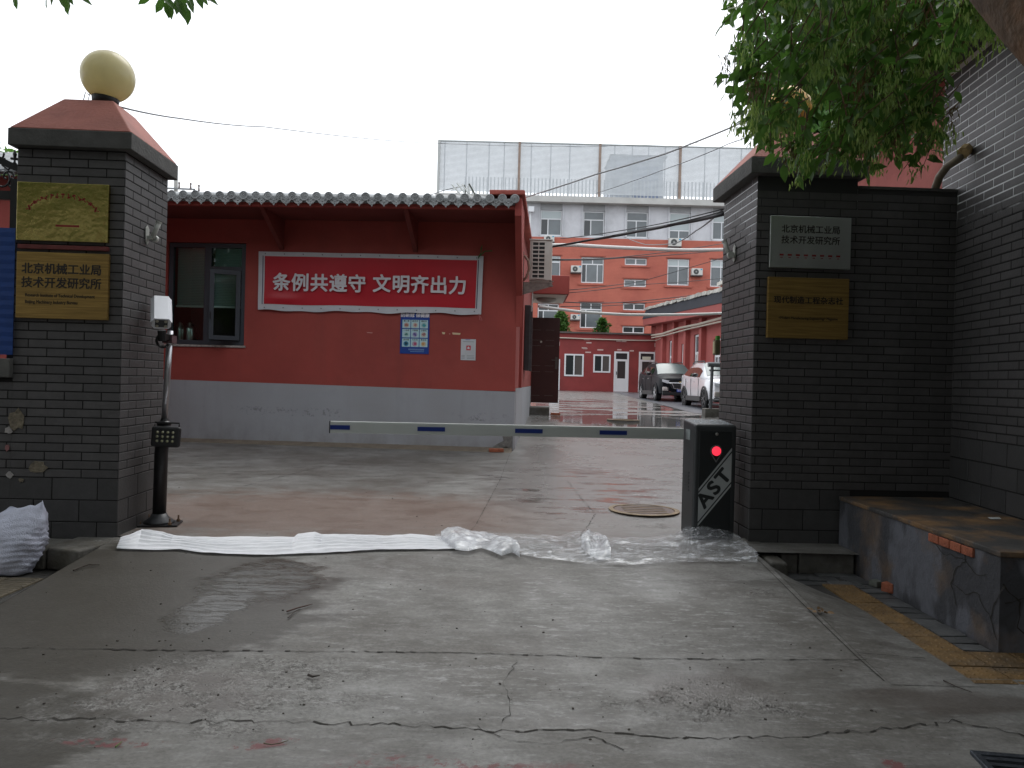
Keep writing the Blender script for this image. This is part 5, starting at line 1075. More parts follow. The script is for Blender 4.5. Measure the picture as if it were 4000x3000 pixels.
MB().box(ax0, ax1, AD+.5, AD+.6, .8, azt).build('inner_wall', mat('room_dark', (.07, .07, .07), .9), an, world=True); MB().box(ax0, ax1+.5, AD-.12, AD+9, azt, azt+.10).build('roof_slab', mat('roof_edge', (.09, .075, .07), .8, var=.3, vs=2), an, world=True)
MB().box(ax0, ax1+.3, AD-.07, AD+.01, azt-.28, azt-.20).build('moulding', M_ANX, an, world=True)
for (x0_, x1_, z0_, z1_, k) in ah:
    y = AD
    if k == 'w':
        b = MB().frame(x0_, x1_, z0_, z1_, .09, y-.03, y+.08); xm = (x0_+x1_)/2; b.box(xm-.04, xm+.04, y-.029, y+.079, z0_+.09, z1_-.09); w0 = b.build('window', M_FR, an, world=True)
        MB().box(x0_+.09, xm-.04, y+.02, y+.03, z0_+.09, z1_-.09).build('pane', M_PGD, w0, world=True); MB().box(xm+.04, x1_-.09, y+.02, y+.03, z0_+.09, z1_-.09).build('pane', mat('pane_brown', (.10, .09, .085), .15), w0, world=True)
    elif k == 'd':
        h_ = z1_-z0_; b = MB().frame(x0_, x1_, z0_, z1_, .10, y-.03, y+.08); zt = z1_-h_*.20; b.box(x0_+.1, x1_-.1, y-.029, y+.079, zt-.10, zt+.02); b.box(x0_+.1, x1_-.1, y-.01, y+.06, z0_+.1, z0_+h_*.33); b.box(x0_+.1, x0_+.2, y-.012, y+.06, z0_+h_*.33, zt-.1); b.box(x1_-.2, x1_-.1, y-.012, y+.06, z0_+h_*.33, zt-.1)
        d0 = b.build('door', M_FR, an, world=True); MB().box(x0_+.1, x1_-.1, y+.02, y+.03, zt+.02, z1_-.1).build('pane', M_PGD, d0, world=True); MB().box(x0_+.2, x1_-.2, y+.02, y+.03, z0_+h_*.33, zt-.1).build('pane', mat('pane_brown2', (.05, .045, .045), .2), d0, world=True)
        MB().box(x0_+.13, x0_+.17, y-.06, y-.03, z0_+h_*.42, z0_+h_*.50).build('handle', M_BLK, d0, world=True)
    else: MB().box(x0_, x1_, y-.02, y+.06, z0_, z1_).build('door', M_FR, an, world=True)
rd = random.Random(8)
for (a, c) in ((750, 833), (770, 860), (742, 910), (880, 922), (770, 943), (1035, 846), (1070, 848), (1037, 921), (1143, 930), (518, 868), (1347, 880), (1347, 945), (730, 905)):
    u, v = 1950+a/2.2122, 950+c/2.2122; x, z = fw_(u, v, AD); w_, h_ = (.22, .035) if a not in (518, 1347) else (.04, .12); MB().box(x-w_*rd.uniform(.5, 1), x+w_*rd.uniform(.5, 1), AD-.008, AD, z-h_, z+h_).build('paper_remnant', mat('remnant_pink', (.6, .45, .42), .8), an, world=True)
x, z = fw_(2525, 1420-15-5, AD); MB().box(x-.25, x+.25, AD-.05, AD-.035, z-.10, z+.10).build('door_sign', mat('sign_cream', (.6, .62, .5), .6), an, world=True)
c_ = thing('cable', 'pale cable run along the top of the low red annex', 'cable', at(2180, 1318, AD-.1)); MB().tube([at(2180, 1319, AD-.1), at(2330, 1325, AD-.1), at(2450, 1329, AD-.1), at(2560, 1330, AD-.1), at(2600, 1316, 43)], .035, 5).build('cable', mat('pale_cable', (.5, .45, .38), .6), c_, world=True)
cov = MB()

# ------------------------------------------------------------------ side wing with pilasters
def wing():
    A = Vector((8.50, 45.9, 0)); B = Vector((8.55, 30.0, 0)); d = (B-A).normalized(); Lw = (B-A).length; nrm = Vector((-1, 0, 0))
    t = thing('side_wing', 'single storey dark red wing with pilasters and black roofing felt fascia', 'building', A, 0); WM[t.name] = Matrix.Translation(A)
    m_ = M_PINKW = mat('wing_red', (.36, .085, .075), .75, var=.12, vs=1.2, bump=.15)
    def sp(u): # distance along the wall from A for photo column u
        p = hit(u, 1450, A, (1, 0, 0)); return A.y-p.y
    ops = []
    for (u0, v0, u1, v1, k) in ((2614, 1329, 2631, 1432, 'w'), (2662, 1342, 2677, 1440, 's'), (2712, 1305, 2736, 1440, 'w'), (2788, 1322, 2815, 1440, 'w'), (2581, 1372, 2592, 1420, 'w')):
        p0 = hit(u0, v0, A, (1, 0, 0)); p1 = hit(u1, v0, A, (1, 0, 0)); zt = (p0.z+p1.z)/2; ops.append((A.y-p0.y, A.y-p1.y, 1.75, zt, k))
    b = MB(); s0 = 0; zz0, zz1 = .3, 4.1
    W2 = wall_with_holes(0, Lw, zz0, zz1, [o[:4] for o in ops], 0, .18)
    M0 = Matrix(((0, 1, 0, 0), (-1, 0, 0, 0), (0, 0, 1, 0), (0, 0, 0, 1)))   # x(along)-> -y ; y(depth)-> +x
    def put(mb, name, m, par, **k): mb.v = [tuple(M0 @ Vector(p)) for p in mb.v]; return mb.build(name, m, par, **k)
    put(W2, 'wall', m_, t)
    put(MB().prism([(0, 4.1), (Lw, 4.1), (Lw, 4.4), (0, 5.3)], 'y', 0, .18), 'wall_head', m_, t); put(MB().box(-.0, Lw+1, .4, 8, .3, 4.4), 'inner_wall', mat('room_dark', (.07, .07, .07), .9), t)
    for (a, b_, c, d_, k) in ops:
        f = MB().frame(a+.02, b_-.02, c, d_-.02, .09, .06, .12); zm = c+(d_-c)*.55 if k == 'w' else c+(d_-c)*.36; f.box(a+.1, b_-.1, .061, .119, zm-.07, zm+.07); f.box((a+b_)/2-.04, (a+b_)/2+.04, .0615, .1185, c+.09, zm-.07)
        w0 = put(f, 'window', M_FR, t); put(MB().box(a+.1, b_-.1, .09, .1, c+.09, zm-.07), 'pane', M_PG, w0); put(MB().box(a+.1, b_-.1, .09, .1, zm+.07, d_-.11), 'pane', M_PG if k == 'w' else M_PGL, w0)
        if k == 's': put(MB().box(a+.12, b_-.12, .082, .088, zm+.15, zm+.5), 'teal_sign', mat('teal_sign', (.05, .30, .32), .6), w0)
    for u in (2597, 2641, 2688, 2750): 
        s = sp(u); put(MB().box(s-.22, s+.22, -.22, 0, .3, 5.0-.045*s), 'pilaster', m_, t)
    # eave slab, felt fascia, pale ridge line; roof line falls towards the gate as seen
    p0 = hit(2573, 1293, (8.0, 0, 0), (1, 0, 0)); 
    EX = -.62; za, zb2 = 5.35, 4.45; l2 = Lw+2
    put(MB().add([(-.9,EX,za-.42),(l2,EX,zb2-.35),(l2,.3,zb2-.40),(-.9,.3,za-.47),(-.9,EX,za-.05),(l2,EX,zb2-.02),(l2,.3,zb2),(-.9,.3,za)], [(0,3,2,1),(4,5,6,7),(0,1,5,4),(1,2,6,5),(2,3,7,6),(3,0,4,7)]), 'eave_slab', m_, t)
    put(MB().add([(-1.0,EX-.03,za-.04),(l2,EX-.03,zb2-.01),(l2,EX+.16,zb2+.5),(-1.0,EX+.16,za+.5),(-1.0,EX-.0,za-.05),(l2,EX,zb2-.02)], [(0,1,2,3),(0,4,5,1)]), 'felt_fascia', mat('roofing_felt', (.012, .016, .025), .8, var=.3, vs=3), t)
    rd = random.Random(6); s = -1.0
    while s < l2:
        f = s/l2; z = za+.5+(zb2-za)*f; w_ = rd.uniform(.35, .6)
        put(MB().box(s, s+w_-.02, EX+.10+rd.uniform(-.03, .03), .3, z-.04+rd.uniform(-.02, .02), z+.10+rd.uniform(-.02, .03)), 'coping_stone', mat('pale_coping', (.48, .47, .43), .8, var=.3, vs=4, rand=.2), t); s += w_
    put(MB().box(-1.0, -.8, -.1, 8, .3, 5.3), 'end_wall', m_, t)
    s = sp(2790); put(MB().box(s-.5, s+3, .3, 1.2, 4.9, 5.62), 'brick_upstand', mat('old_brick', (.28, .08, .06), .85, var=.3, vs=6), t); put(MB().box(s-.7, s+3, .2, 1.3, 5.63, 5.78), 'upstand_coping', mat('pale_coping', (.48, .47, .43), .8), t)
    put(MB().prism([(10.9, 2.6), (11.25, 2.75), (11.3, 3.1), (11.15, 3.75), (11.05, 3.2)], 'y', -.01, 0), 'bare_patch', mat('bare_pale', (.6, .55, .53), .9), t)
    put(MB().prism([(10.3, 2.0), (10.6, 2.1), (10.65, 2.8), (10.45, 2.9)], 'y', -.01, 0), 'bare_patch', mat('bare_pale', (.6, .55, .53), .9), t)
    c = thing('conduit', 'pale cable bundle sagging along the side wing pilasters', 'cable', A+Vector((-.3, 0, 4.3)))
    MB().tube([(8.2, 45.5, 4.25), (8.15, 42, 4.12), (8.2, 38, 4.16), (8.15, 34, 4.04), (8.2, 30, 4.02)], .055, 6).tube([(8.2, 45.5, 4.1), (8.12, 41, 3.98), (8.2, 36, 3.98), (8.15, 32, 3.9), (8.2, 30, 3.88)], .035, 6).build('cable', mat('pale_cable', (.5, .45, .38), .6), c, world=True)
wing()

# ------------------------------------------------------------------ cars
def car(name, label, loc, rz, paint, scale, dark_trim, wheelc, grille):
    t = thing(name, label, 'car', loc, rz, 'cars parked along the side wing'); t.scale = (scale,)*3
    # local: y from 0 (front) to 4.6 (rear), front faces -y
    st_ = [ # y, half width low, half width belt, z_sill, z_belt, z_top, half width top
        (0.00, .62, .60, .42, .80, .84, .55), (.06, .78, .76, .30, .86, .93, .66), (.22, .87, .84, .26, .93, 1.0, .72), (.55, .91, .87, .26, .98, 1.06, .74), (.95, .92, .88, .26, 1.02, 1.10, .74), (1.22, .92, .89, .26, 1.04, 1.14, .74),
        (1.45, .92, .90, .26, 1.05, 1.27, .70), (1.75, .92, .90, .26, 1.06, 1.44, .66), (2.08, .92, .90, .26, 1.07, 1.585, .62), (2.5, .92, .90, .26, 1.08, 1.635, .61), (3.1, .92, .90, .26, 1.10, 1.64, .61), (3.6, .92, .90, .26, 1.13, 1.61, .60), (4.0, .91, .89, .28, 1.17, 1.54, .58), (4.3, .89, .86, .30, 1.18, 1.36, .57), (4.48, .86, .82, .34, 1.12, 1.17, .6), (4.58, .78, .74, .42, .95, .98, .6)]
    def sect(s):
        y, wl, wb, zs, zb, zt, wt_ = s; zm = zs+(zb-zs)*.55
        half = [(wl*.80, zs), (wl*.97, zs+.06), (wl, zm), (wb*1.01, zb-.07), (wb*.985, zb), (wb*.94+.0, zb+.02)]
        k = [(wb*.94+(wt_-wb*.94)*f, zb+.02+(zt-zb-.05)*f**.9) for f in (.33, .66)] + [(wt_, zt-.03), (wt_*.86, zt), (wt_*.45, zt+.018), (0, zt+.025)]
        return [(x, z) for x, z in half+k]
    b = MB(); S = [sect(s) for s in st_]; n = len(S[0]); row = 2*n-1
    for s, P in zip(st_, S):
        f = [(x, s[0], z) for x, z in P] + [(-x, s[0], z) for x, z in P[-2::-1]]; b.v += f
    for i in range(len(S)-1):
        for j in range(row-1): b.f.append((i*row+j, (i+1)*row+j, (i+1)*row+j+1, i*row+j+1))
    b.f.append(tuple(range(row))); b.f.append(tuple((len(S)-1)*row+k for k in range(row))[::-1])
    b.f = [f[::-1] for f in b.f]
    body = b.build('body', paint, t, smooth=True); es = body.modifiers.new('es', 'EDGE_SPLIT'); es.split_angle = R(38)
    # glass areas follow the body, slightly proud
    CG = mat('car_glass', (.02, .024, .026), .03, spec=1.0, coat=.5); CGW = mat('windscreen_glass', (.12, .16, .16), .25, spec=.5)
    def patch(stations, js, off, m, name_, par=t):
        q = MB(); 
        for i in stations:
            for j in js:
                x, z = S[i][j] if j < n else (-S[i][2*n-2-j][0], S[i][2*n-2-j][1])
                q.v.append((x*(1+off*(abs(x) > .3)) + (0), st_[i][0]-(0.012 if name_ == 'windscreen' else 0), z+(.012 if name_ == 'windscreen' else .002)))
        w_ = len(js)
        for a in range(len(stations)-1):
            for c in range(w_-1): q.f.append((a*w_+c, a*w_+c+1, (a+1)*w_+c+1, (a+1)*w_+c))
        return q.build(name_, m, par, smooth=True)
    patch([5, 6, 7, 8], list(range(n-4, n+3)), 0.0, CGW, 'windscreen')
    for side, js in ((0, [5, 6, 7]), (1, [2*n-2-7, 2*n-2-6, 2*n-2-5])):
        for stn in ([7, 8, 9], [9, 10], [10, 11, 12]):
            q = patch(stn, js, .012, CG, 'side_window')
    rl = MB()
    for sx_ in (-1, 1): rl.tube([(sx_*.57, 2.1, 1.61), (sx_*.57, 2.25, 1.68), (sx_*.56, 3.6, 1.68), (sx_*.56, 3.85, 1.60)], .02, 6)
    for sx_ in (-1, 1): MB().tube([(sx_*.57, 2.1, 1.61), (sx_*.57, 2.25, 1.68), (sx_*.56, 3.6, 1.68), (sx_*.56, 3.85, 1.60)], .02, 6).build('roof_rail', M_BLK, t)
    for sx_ in (-1, 1):
        MB().lathe([(.02, -.10), (.09, -.07), (.115, 0), (.10, .06), (.03, .09)], c=(sx_*1.02, 1.72, 1.16), n=12, m=Matrix.Scale(.75, 4, (0, 0, 1)) @ Matrix.Scale(.6, 4, (0, 1, 0))).build('mirror', mat('mirror_black', (.02, .02, .022), .2, coat=.5), t, smooth=True)
    M_CHR = mat('chrome', (.75, .76, .78), .12, metal=1.0)
    TY = mat('tyre', (.016, .016, .017), .8); RM = mat('rim_'+wheelc, (.55, .56, .57) if wheelc == 'silver' else (.09, .09, .095), .35, metal=.8)
    for sx_ in (-1, 1):
        for y in (.88, 3.66):
            Mx = Matrix.Translation((sx_*.80, y, .345)) @ Matrix.Rotation(R(90)*sx_, 4, 'Y')
            wh = MB().lathe([(.22, -.10), (.33, -.11), (.35, -.07), (.35, .09), (.33, .13), (.255, .135), (.245, .10)], n=28, m=Mx).build('wheel', TY, t, smooth=True)
            q = MB().lathe([(.25, .085), (.25, .12), (.235, .125), (.225, .09), (.03, .075)], n=28, m=Mx)
            for k in range(5):
                a = 2*math.pi*k/5+.3
                for da in (-.16, .16): q.tube([Mx @ Vector((.04*math.cos(a), .04*math.sin(a), .115)), Mx @ Vector((.235*math.cos(a+da), .235*math.sin(a+da), .122))], .018, 4)
            q.lathe([(.05, .09), (.045, .135), (.01, .14)], n=12, m=Mx); q.build('rim', RM, wh)
            ar = MB(); Mx2 = Matrix.Translation((sx_*.905, y, .36)) @ Matrix.Rotation(R(90), 4, 'Z') @ Matrix.Rotation(R(90), 4, 'X')
            for k in range(16):
                a0, a1 = R(-8)+R(196)*k/16, R(-8)+R(196)*(k+1)/16
                ar.add([(sx_*(.9+dx), y+r_*math.cos(a), .345+r_*math.sin(a)) for a in (a0, a1) for r_, dx in ((.36, .0), (.36, .038), (.435, .034), (.435, .0))], [(0,1,5,4),(1,2,6,5),(2,3,7,6)])
            ar.build('wheel_arch', M_BLKP if dark_trim else paint, t)
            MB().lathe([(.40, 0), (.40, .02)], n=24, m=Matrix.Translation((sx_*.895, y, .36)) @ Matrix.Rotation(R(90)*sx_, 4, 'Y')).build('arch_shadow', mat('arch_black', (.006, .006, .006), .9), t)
        MB().box(sx_*.935-.02, sx_*.935+.02, 1.28, 3.28, .24, .42).build('side_skirt', M_BLKP, t, bevel=.012)
        for y in (2.15, 3.2): MB().box(sx_*.925-.012, sx_*.925+.015, y, y+.17, .93, .955).build('door_handle', paint if dark_trim else M_CHR, t, bevel=.008)
        MB().prism([(.28*sx_+.12*sx_, .83), (.80*sx_, .90), (.80*sx_, .80), (.62*sx_, .735), (.45*sx_, .76)], 'y', -.015, .22).build('headlight', mat('headlight_glass', (.55, .58, .62), .1, coat=1), t, bevel=.01)
        MB().box(sx_*.66-.13, sx_*.66+.13, .0, .12, .42, .60).build('fog_lamp', mat('fog_chrome', (.55, .5, .48), .2, metal=.6), t, bevel=.03)
        sm = MB()
        for y in (1.62, 2.68, 3.45): sm.box(sx_*.918-.008, sx_*.918+.006, y, y+.008, .42, 1.04)
        sm.build('door_gap', mat('gap_dark', (.01, .01, .01), .9), t)
    MB().box(-.80, .80, -.02, .12, .24, .40).build('bumper', M_BLKP, t, bevel=.03)
    if grille == 'bar':
        MB().prism([(-.52, .74), (.52, .74), (.40, .52), (-.40, .52)], 'y', -.035, .1).build('grille', mat('grille_black', (.012, .012, .014), .3), t)
        gs = MB()
        for z in (.57, .615, .66, .70): gs.box(-.44, .44, -.045, -.036, z-.006, z+.006)
        gs.build('grille_slats', mat('grille_slat', (.05, .05, .055), .3), t)
        MB().tube([(-.56, -.045, .765), (-.42, -.05, .745), (-.34, -.05, .535), (0, -.055, .515), (.34, -.05, .535), (.42, -.05, .745), (.56, -.045, .765)], .02, 6).tube([(-.56, -.045, .765), (0, -.06, .758), (.56, -.045, .765)], .018, 6).build('grille_surround', M_CHR, t, smooth=True)
        MB().box(-.55, .55, -.03, .1, .775, .845).build('upper_grille', mat('grille_black', (.012, .012, .014), .3), t)
        gb = mat('gold_badge', (.75, .55, .2), .25, metal=.8); MB().prism([(-.13, .79), (-.04, .79), (-.04, .775), (.04, .775), (.04, .79), (.13, .79), (.12, .825), (.04, .825), (.04, .84), (-.04, .84), (-.04, .825), (-.12, .825)], 'y', -.05, -.031).build('badge', gb, t, bevel=.003)
        pl = MB().box(-.22, .22, -.045, -.03, .40, .53).build('number_plate', mat('plate_blue', (.008, .06, .42), .35), t); o = text('京N·77', .12, mat('plate_white', (.8, .8, .82), .5), pl, (-.02, -.0465, .465), UP, 'lettering', bold=.001, depth=.0006)
        WM[pl.name] = WM[t.name]
    else:
        MB().box(-.62, .62, -.025, .1, .40, .60).build('grille', mat('grille_black', (.012, .012, .014), .3), t, bevel=.02)
        gs = MB()
        for z in (.44, .50, .56): MB().box(-.58, .58, -.04, -.026, z-.010, z+.010).build('grille_bar', M_CHR, t)
        MB().box(-.3, .3, -.02, .1, .66, .74).build('upper_grille', mat('grille_black', (.012, .012, .014), .3), t)
    MB().box(-.6, .6, 1.30, 1.34, 1.15, 1.165).build('wiper', M_BLK, t)
    return t
M_CARB = mat('car_paint_dark', (.006, .007, .010), .4, spec=.12); M_CARW = mat('car_paint_white', (.75, .76, .79), .2, coat=1.0)
p_ = at(2573, 1500, 32.2)
car('parked_suv', 'black SUV with gold badge and blue number plate parked nearest the annex', (p_.x+.93, 32.0, gz(33.5)-.0), R(2.5), M_CARB, 1.01, False, 'silver', 'bar')
p_ = at(2772, 1500, 25.4)
car('parked_suv', 'white SUV with dark trim parked half hidden behind the right pillar', (p_.x+.90, 25.2, gz(27)-.0), R(1.0), M_CARW, .99, True, 'dark', 'slim')
# bay of dark asphalt under the cars
ba_ = MB(); ys = [23, 27, 30, 34.5, 40, 44.5]
for a, c in zip(ys, ys[1:]): ba_.add([(5.5+(a-23)*.02, a, gz(a)+.006), (8.5, a, gz(a)+.006), (8.5, c, gz(c)+.006), (5.5+(c-23)*.02, c, gz(c)+.006)], [(0, 1, 2, 3)])
ba_.build('parking_bay', mat('wet_asphalt', (.10, .105, .12), .35, var=.2, vs=5, bump=.3), kind='structure')
MB().add([(5.42, 23, gz(23)+.008), (5.5, 23, gz(23)+.008), (5.9, 44.5, gz(44.5)+.008), (5.82, 44.5, gz(44.5)+.008)], [(0, 1, 2, 3)]).build('joint', MK, kind='structure') if False else None
# little railing on a concrete block in front of the white car
rl = thing('railing_post', 'grey metal railing post on a concrete block before the white car', 'railing', at(2775, 1600, 21.5)); P = at(2775, 1600, 21.5); M_RAIL = mat('rail_grey', (.13, .14, .15), .45, metal=.4)
MB().box(P.x-.17, P.x+.5, 21.4, 21.8, gz(21)-.2, P.z+.03).build('block', M_KERB, rl, world=True, bevel=.02); MB().tube([(P.x, 21.5, P.z), (P.x+.02, 21.5, at(2775, 1425, 21.5).z)], .045, 10).build('post', M_RAIL, rl, world=True)
zt = at(2775, 1424, 21.5).z; MB().tube([(P.x-.10, 21.5, zt), (P.x+.7, 21.5, zt)], .07, 10).build('top_rail', M_RAIL, rl, world=True)
for dz_ in (.14, .28, 1.1): MB().tube([(P.x-.06, 21.5, P.z+dz_), (P.x+.7, 21.5, P.z+dz_)], .025, 6).build('cross_rail', M_RAIL, rl, world=True)
# manhole covers
def manhole(label, P, r_):
    t = thing('manhole_cover', label, 'manhole cover', (P.x, P.y, gz(P.y)+.004), 0, 'round manhole covers in the drive'); M1 = mat('ring_yellow', (.20, .14, .075), .6, var=.5, vs=14, bump=.4); M2 = mat('iron_cover', (.10, .065, .05), .3, var=.4, vs=18, bump=.3)
    MB().lathe([(r_, 0), (r_, .006), (r_*.86, .009), (r_*.86, 0)], n=40).build('ring', M1, t); MB().lathe([(r_*.84, 0), (r_*.84, .005)], n=40).build('lid', M2, t)
    b = MB()
    for k in range(5): b.box(-r_*.6, r_*.6, -r_*.62+k*r_*.3, -r_*.56+k*r_*.3, .005, .009)
    b.build('ribs', M1, t, kind='stuff')
manhole('rusty manhole cover with yellowish ring behind the barrier arm near the cabinet', hitz(2515, 1993, gz(7.9)), .36)
P = at(2435, 1645, 19.5); manhole('yellow ringed manhole cover further back beside the puddle', P, .42)
# ------------------------------------------------------------------ distant left and right buildings
rb_ = thing('left_building', 'dark red wall of a building with tiled eave seen past the left edge fence', 'building', (-8, 10.5, 0)); MB().box(-14, -6.3, 10.5, 15, -.2, 3.95).build('wall', M_RED, rb_)
rb_.location = (0, 0, 0)
ee = MB(); 
for k in range(36): ee.tube([(-14+.22*k, 10.2, 3.95), (-14+.22*k, 13, 4.9)], .075, 8)
ee.build('tiled_roof', M_RT, rb_, kind='stuff'); MB().add([(-14, 10.2, 3.93), (-6.3, 10.2, 3.93), (-6.3, 13, 4.88), (-14, 13, 4.88)], [(0, 1, 2, 3)]).build('roof_deck', M_RT, rb_)
iv = thing('ivy_building', 'building wall covered in green ivy behind the right globe lamp', 'building', (8, 16, 0)); MB().prism([(5.2, 16), (14, 16), (14, 22), (7.4, 22)], 'z', 0, 8.4).build('wall', mat('ivy_wall', (.03, .05, .02), .9), iv); iv.location = (0, 0, 0)
rr_ = thing('lean_to_roof', 'pale corrugated lean to roof seen through the leaves', 'roof', (6, 12.5, 0)); cb_ = MB()
for k in range(18): cb_.tube([(4.75+.2*k, 13.2, 4.65+.0*k), (4.75+.2*k, 11.0, 4.15)], .09, 8)
cb_.build('corrugated_sheets', mat('sheet_pale', (.55, .58, .62), .5), rr_, kind='stuff'); rr_.location = (0, 0, 0)
# facade across the street, behind the camera: shades the gate from low sky
ab = thing('street_facade', 'grey apartment facade across the street', 'building', (0, -15, -.2)); MB().box(-30, 30, -1, 0, 0, 13).build('wall', mat('facade_grey', (.14, .135, .13), .85, var=.1, vs=1), ab); MB().box(-30.4, 30.4, -1.2, .3, 13.01, 13.3).build('cornice', M_CORN, ab)
ab.rotation_euler = (0, 0, 0)
wme = None
for i in range(9):
    for j in range(4):
        b = MB().frame(-.8, .8, 0, 1.6, .08, -.02, .05); b.box(-.04, .04, -.02, .05, .08, 1.52); b.box(-.72, .72, -.05, -.03, .08, 1.52) if False else None
        x = -26+6.5*i; z = 1.4+3.0*j; w0 = b.build('window', M_FR, ab); w0.location = (x, .02, z); g0 = MB().box(-.72, .72, 0, .01, .08, 1.52).build('pane', M_PGD, w0)
# ------------------------------------------------------------------ foliage
def leaf_arrays(P, D, S, wr=.5, droop=.25, seed=0):
    r_ = np.random.default_rng(seed); n = len(P); D = D/np.linalg.norm(D, axis=1, keepdims=True)
    up = r_.normal(size=(n, 3))*.6 + np.array([0, 0, 1.0]); side = np.cross(D, up); side /= np.linalg.norm(side, axis=1, keepdims=True)+1e-9
    nn = np.cross(side, D); S = S[:, None]
    a = P; tip = P + D*S - nn*S*droop*.5; q1 = P + D*S*.28; q2 = P + D*S*.62 - nn*S*droop*.15
    w1 = S*wr*.42; w2 = S*wr*.40; fold = nn*S*.05
    V = np.stack([a, q1-side*w1+fold, q1, q1+side*w1+fold, q2-side*w2+fold, q2, q2+side*w2+fold, tip], 1)
    F = [(0, 2, 1), (0, 3, 2), (1, 2, 5, 4), (2, 3, 6, 5), (4, 5, 7), (5, 6, 7)]
    return V.reshape(-1, 3), F
def leaf_cloud(name, P, D, S, m, parent=None, off=(0, 0, 0), quad=False, wr=.5, **kw):
    P = np.asarray(P, float)-np.array(off)
    n = len(P); V, F = leaf_arrays(P, np.asarray(D, float), np.asarray(S, float), wr)
    li = []; ls = []
    base = np.arange(n)*8
    tri = np.concatenate([np.stack([base+i for i in f], 1) for f in F if len(f) == 3]); qd = np.concatenate([np.stack([base+i for i in f], 1) for f in F if len(f) == 4])
    me = bpy.data.meshes.new(name); me.vertices.add(len(V)); me.vertices.foreach_set('co', V.ravel()); nl = tri.size+qd.size
    me.loops.add(nl); me.loops.foreach_set('vertex_index', np.concatenate([tri.ravel(), qd.ravel()]).astype(np.int32)); me.polygons.add(len(tri)+len(qd))
    st_ = np.concatenate([np.arange(len(tri))*3, len(tri)*3+np.arange(len(qd))*4]).astype(np.int32); me.polygons.foreach_set('loop_start', st_); me.update(calc_edges=True); me.validate()
    me.materials.append(m); o = bpy.data.objects.new(name, me); col.objects.link(o); o.parent = parent; return tag(o, **kw)
def leafmat(name, c, c2, tr=.35, rough=.45):
    m = mat(name, c, rough, var=.35, vs=2.2, c2=c2, s2=.9, m2=(.42, .6), transl=tr); return m
M_LEAF = leafmat('ash_leaf', (.065, .15, .024), (.095, .20, .035), .5); M_LEAFD = leafmat('ash_leaf_dark', (.030, .070, .014), (.045, .10, .018), .35)
M_SEED = leafmat('ash_keys', (.24, .36, .085), (.32, .42, .11), .5); M_SEEDB = leafmat('dry_keys', (.16, .085, .035), (.12, .10, .04), .3)
M_BARK = mat('bark', (.10, .065, .042), .9, var=.45, vs=9, bump=1.0, bs=22, c2=(.16, .085, .045), s2=4)
t1 = thing('street_tree', 'leafy ash tree with hanging seed clusters and brown trunk overhanging the top right corner', 'tree', (2.75, 1.1, -.17))
B1 = Vector((2.75, 1.1, -.17))
MB().tube([(2.75, 1.1, -.2), (2.66, 1.3, .6), (2.42, 1.8, 1.6), tuple(at(4265, 150, 2.35)), tuple(at(4055, -60, 2.55)), tuple(at(3830, -290, 2.8)), (1.5, 3.25, 4.1), (1.3, 3.7, 5.2), (1.2, 3.8, 6.6)], [.26, .22, .19, .175, .17, .16, .12, .09, .05], 14).build('trunk', M_BARK, t1, world=True, smooth=True)
MB().tube([(1.55, 3.2, 3.9), (2.2, 4.3, 4.2), (2.8, 5.2, 3.95)], [.07, .045, .02], 7).tube([(1.4, 3.5, 4.5), (1.9, 4.5, 4.6), (1.7, 5.4, 4.3)], [.06, .035, .015], 7).tube([(1.3, 3.7, 5.2), (0, 2.5, 6.0), (-2, 1.5, 6.4)], [.06, .05, .02], 7).tube([(1.2, 3.8, 6.0), (2.5, 2.5, 6.6), (4, 1, 7)], [.06, .05, .02], 7).build('limbs', M_BARK, t1, world=True, smooth=True, kind='stuff')
poly = [(2850,-60),(2850,60),(2880,130),(2870,210),(2860,290),(2900,330),(2850,365),(2890,440),(2880,480),(2925,540),(2985,560),(3100,620),(3150,690),(3240,640),(3330,640),(3400,690),(3440,600),(3500,600),(3590,640),(3630,530),(3650,430),(3680,300),(3740,200),(3830,110),(3860,-60)]
def inside(x, y, P=poly):
    c = False; j = len(P)-1
    for i in range(len(P)):
        if (P[i][1] > y) != (P[j][1] > y) and x < (P[j][0]-P[i][0])*(y-P[i][1])/(P[j][1]-P[i][1])+P[i][0]: c = not c
        j = i
    return c
rd = random.Random(21); LP, LD, LS, SP, SD, SS, BP, BD, BS = ([] for _ in range(9)); tw = MB(); CLUST = []
def twig_cluster(u, v, d, n_l=9, seeds=True):
    tip = np.array(at(u, v, d)); 
    back = np.array([rd.uniform(-.05, .25), rd.uniform(-.15, .1), rd.uniform(.12, .30)]); L_ = rd.uniform(.16, .34); back = back/np.linalg.norm(back)
    st_ = tip+back*L_; 
    tw.tube([tuple(st_+back*.08), tuple((st_+tip)/2+np.array([0, 0, .02])), tuple(tip)], [.005, .0035, .002], 4, cap=False)
    out = []
    for k in range(n_l):
        f = k/(n_l-1); p = st_*(1-f)+tip*f; a = rd.uniform(0, 6.28)
        dr_ = -back*.25+np.array([math.cos(a)*.8, math.sin(a)*.5, rd.uniform(-.8, .35)]) if k < n_l-1 else -back+np.array([0, 0, -.3])
        out.append((p, dr_, rd.uniform(.075, .125)*(d/5)**.5))
    if seeds:
        for c in range(rd.choice((1, 2))):
            p0 = st_*.6+tip*.4+np.array([rd.uniform(-.06, .06), rd.uniform(-.05, .05), 0])
            brown = rd.random() < .13
            for k in range(40):
                p = p0+np.array([rd.gauss(0, .028), rd.gauss(0, .028), -rd.uniform(0, .16)]); (BP if brown else SP).append(p); (BD if brown else SD).append(np.array([rd.gauss(0, .25), rd.gauss(0, .25), -1])); (BS if brown else SS).append(rd.uniform(.032, .05))
    return out
cnt = 0
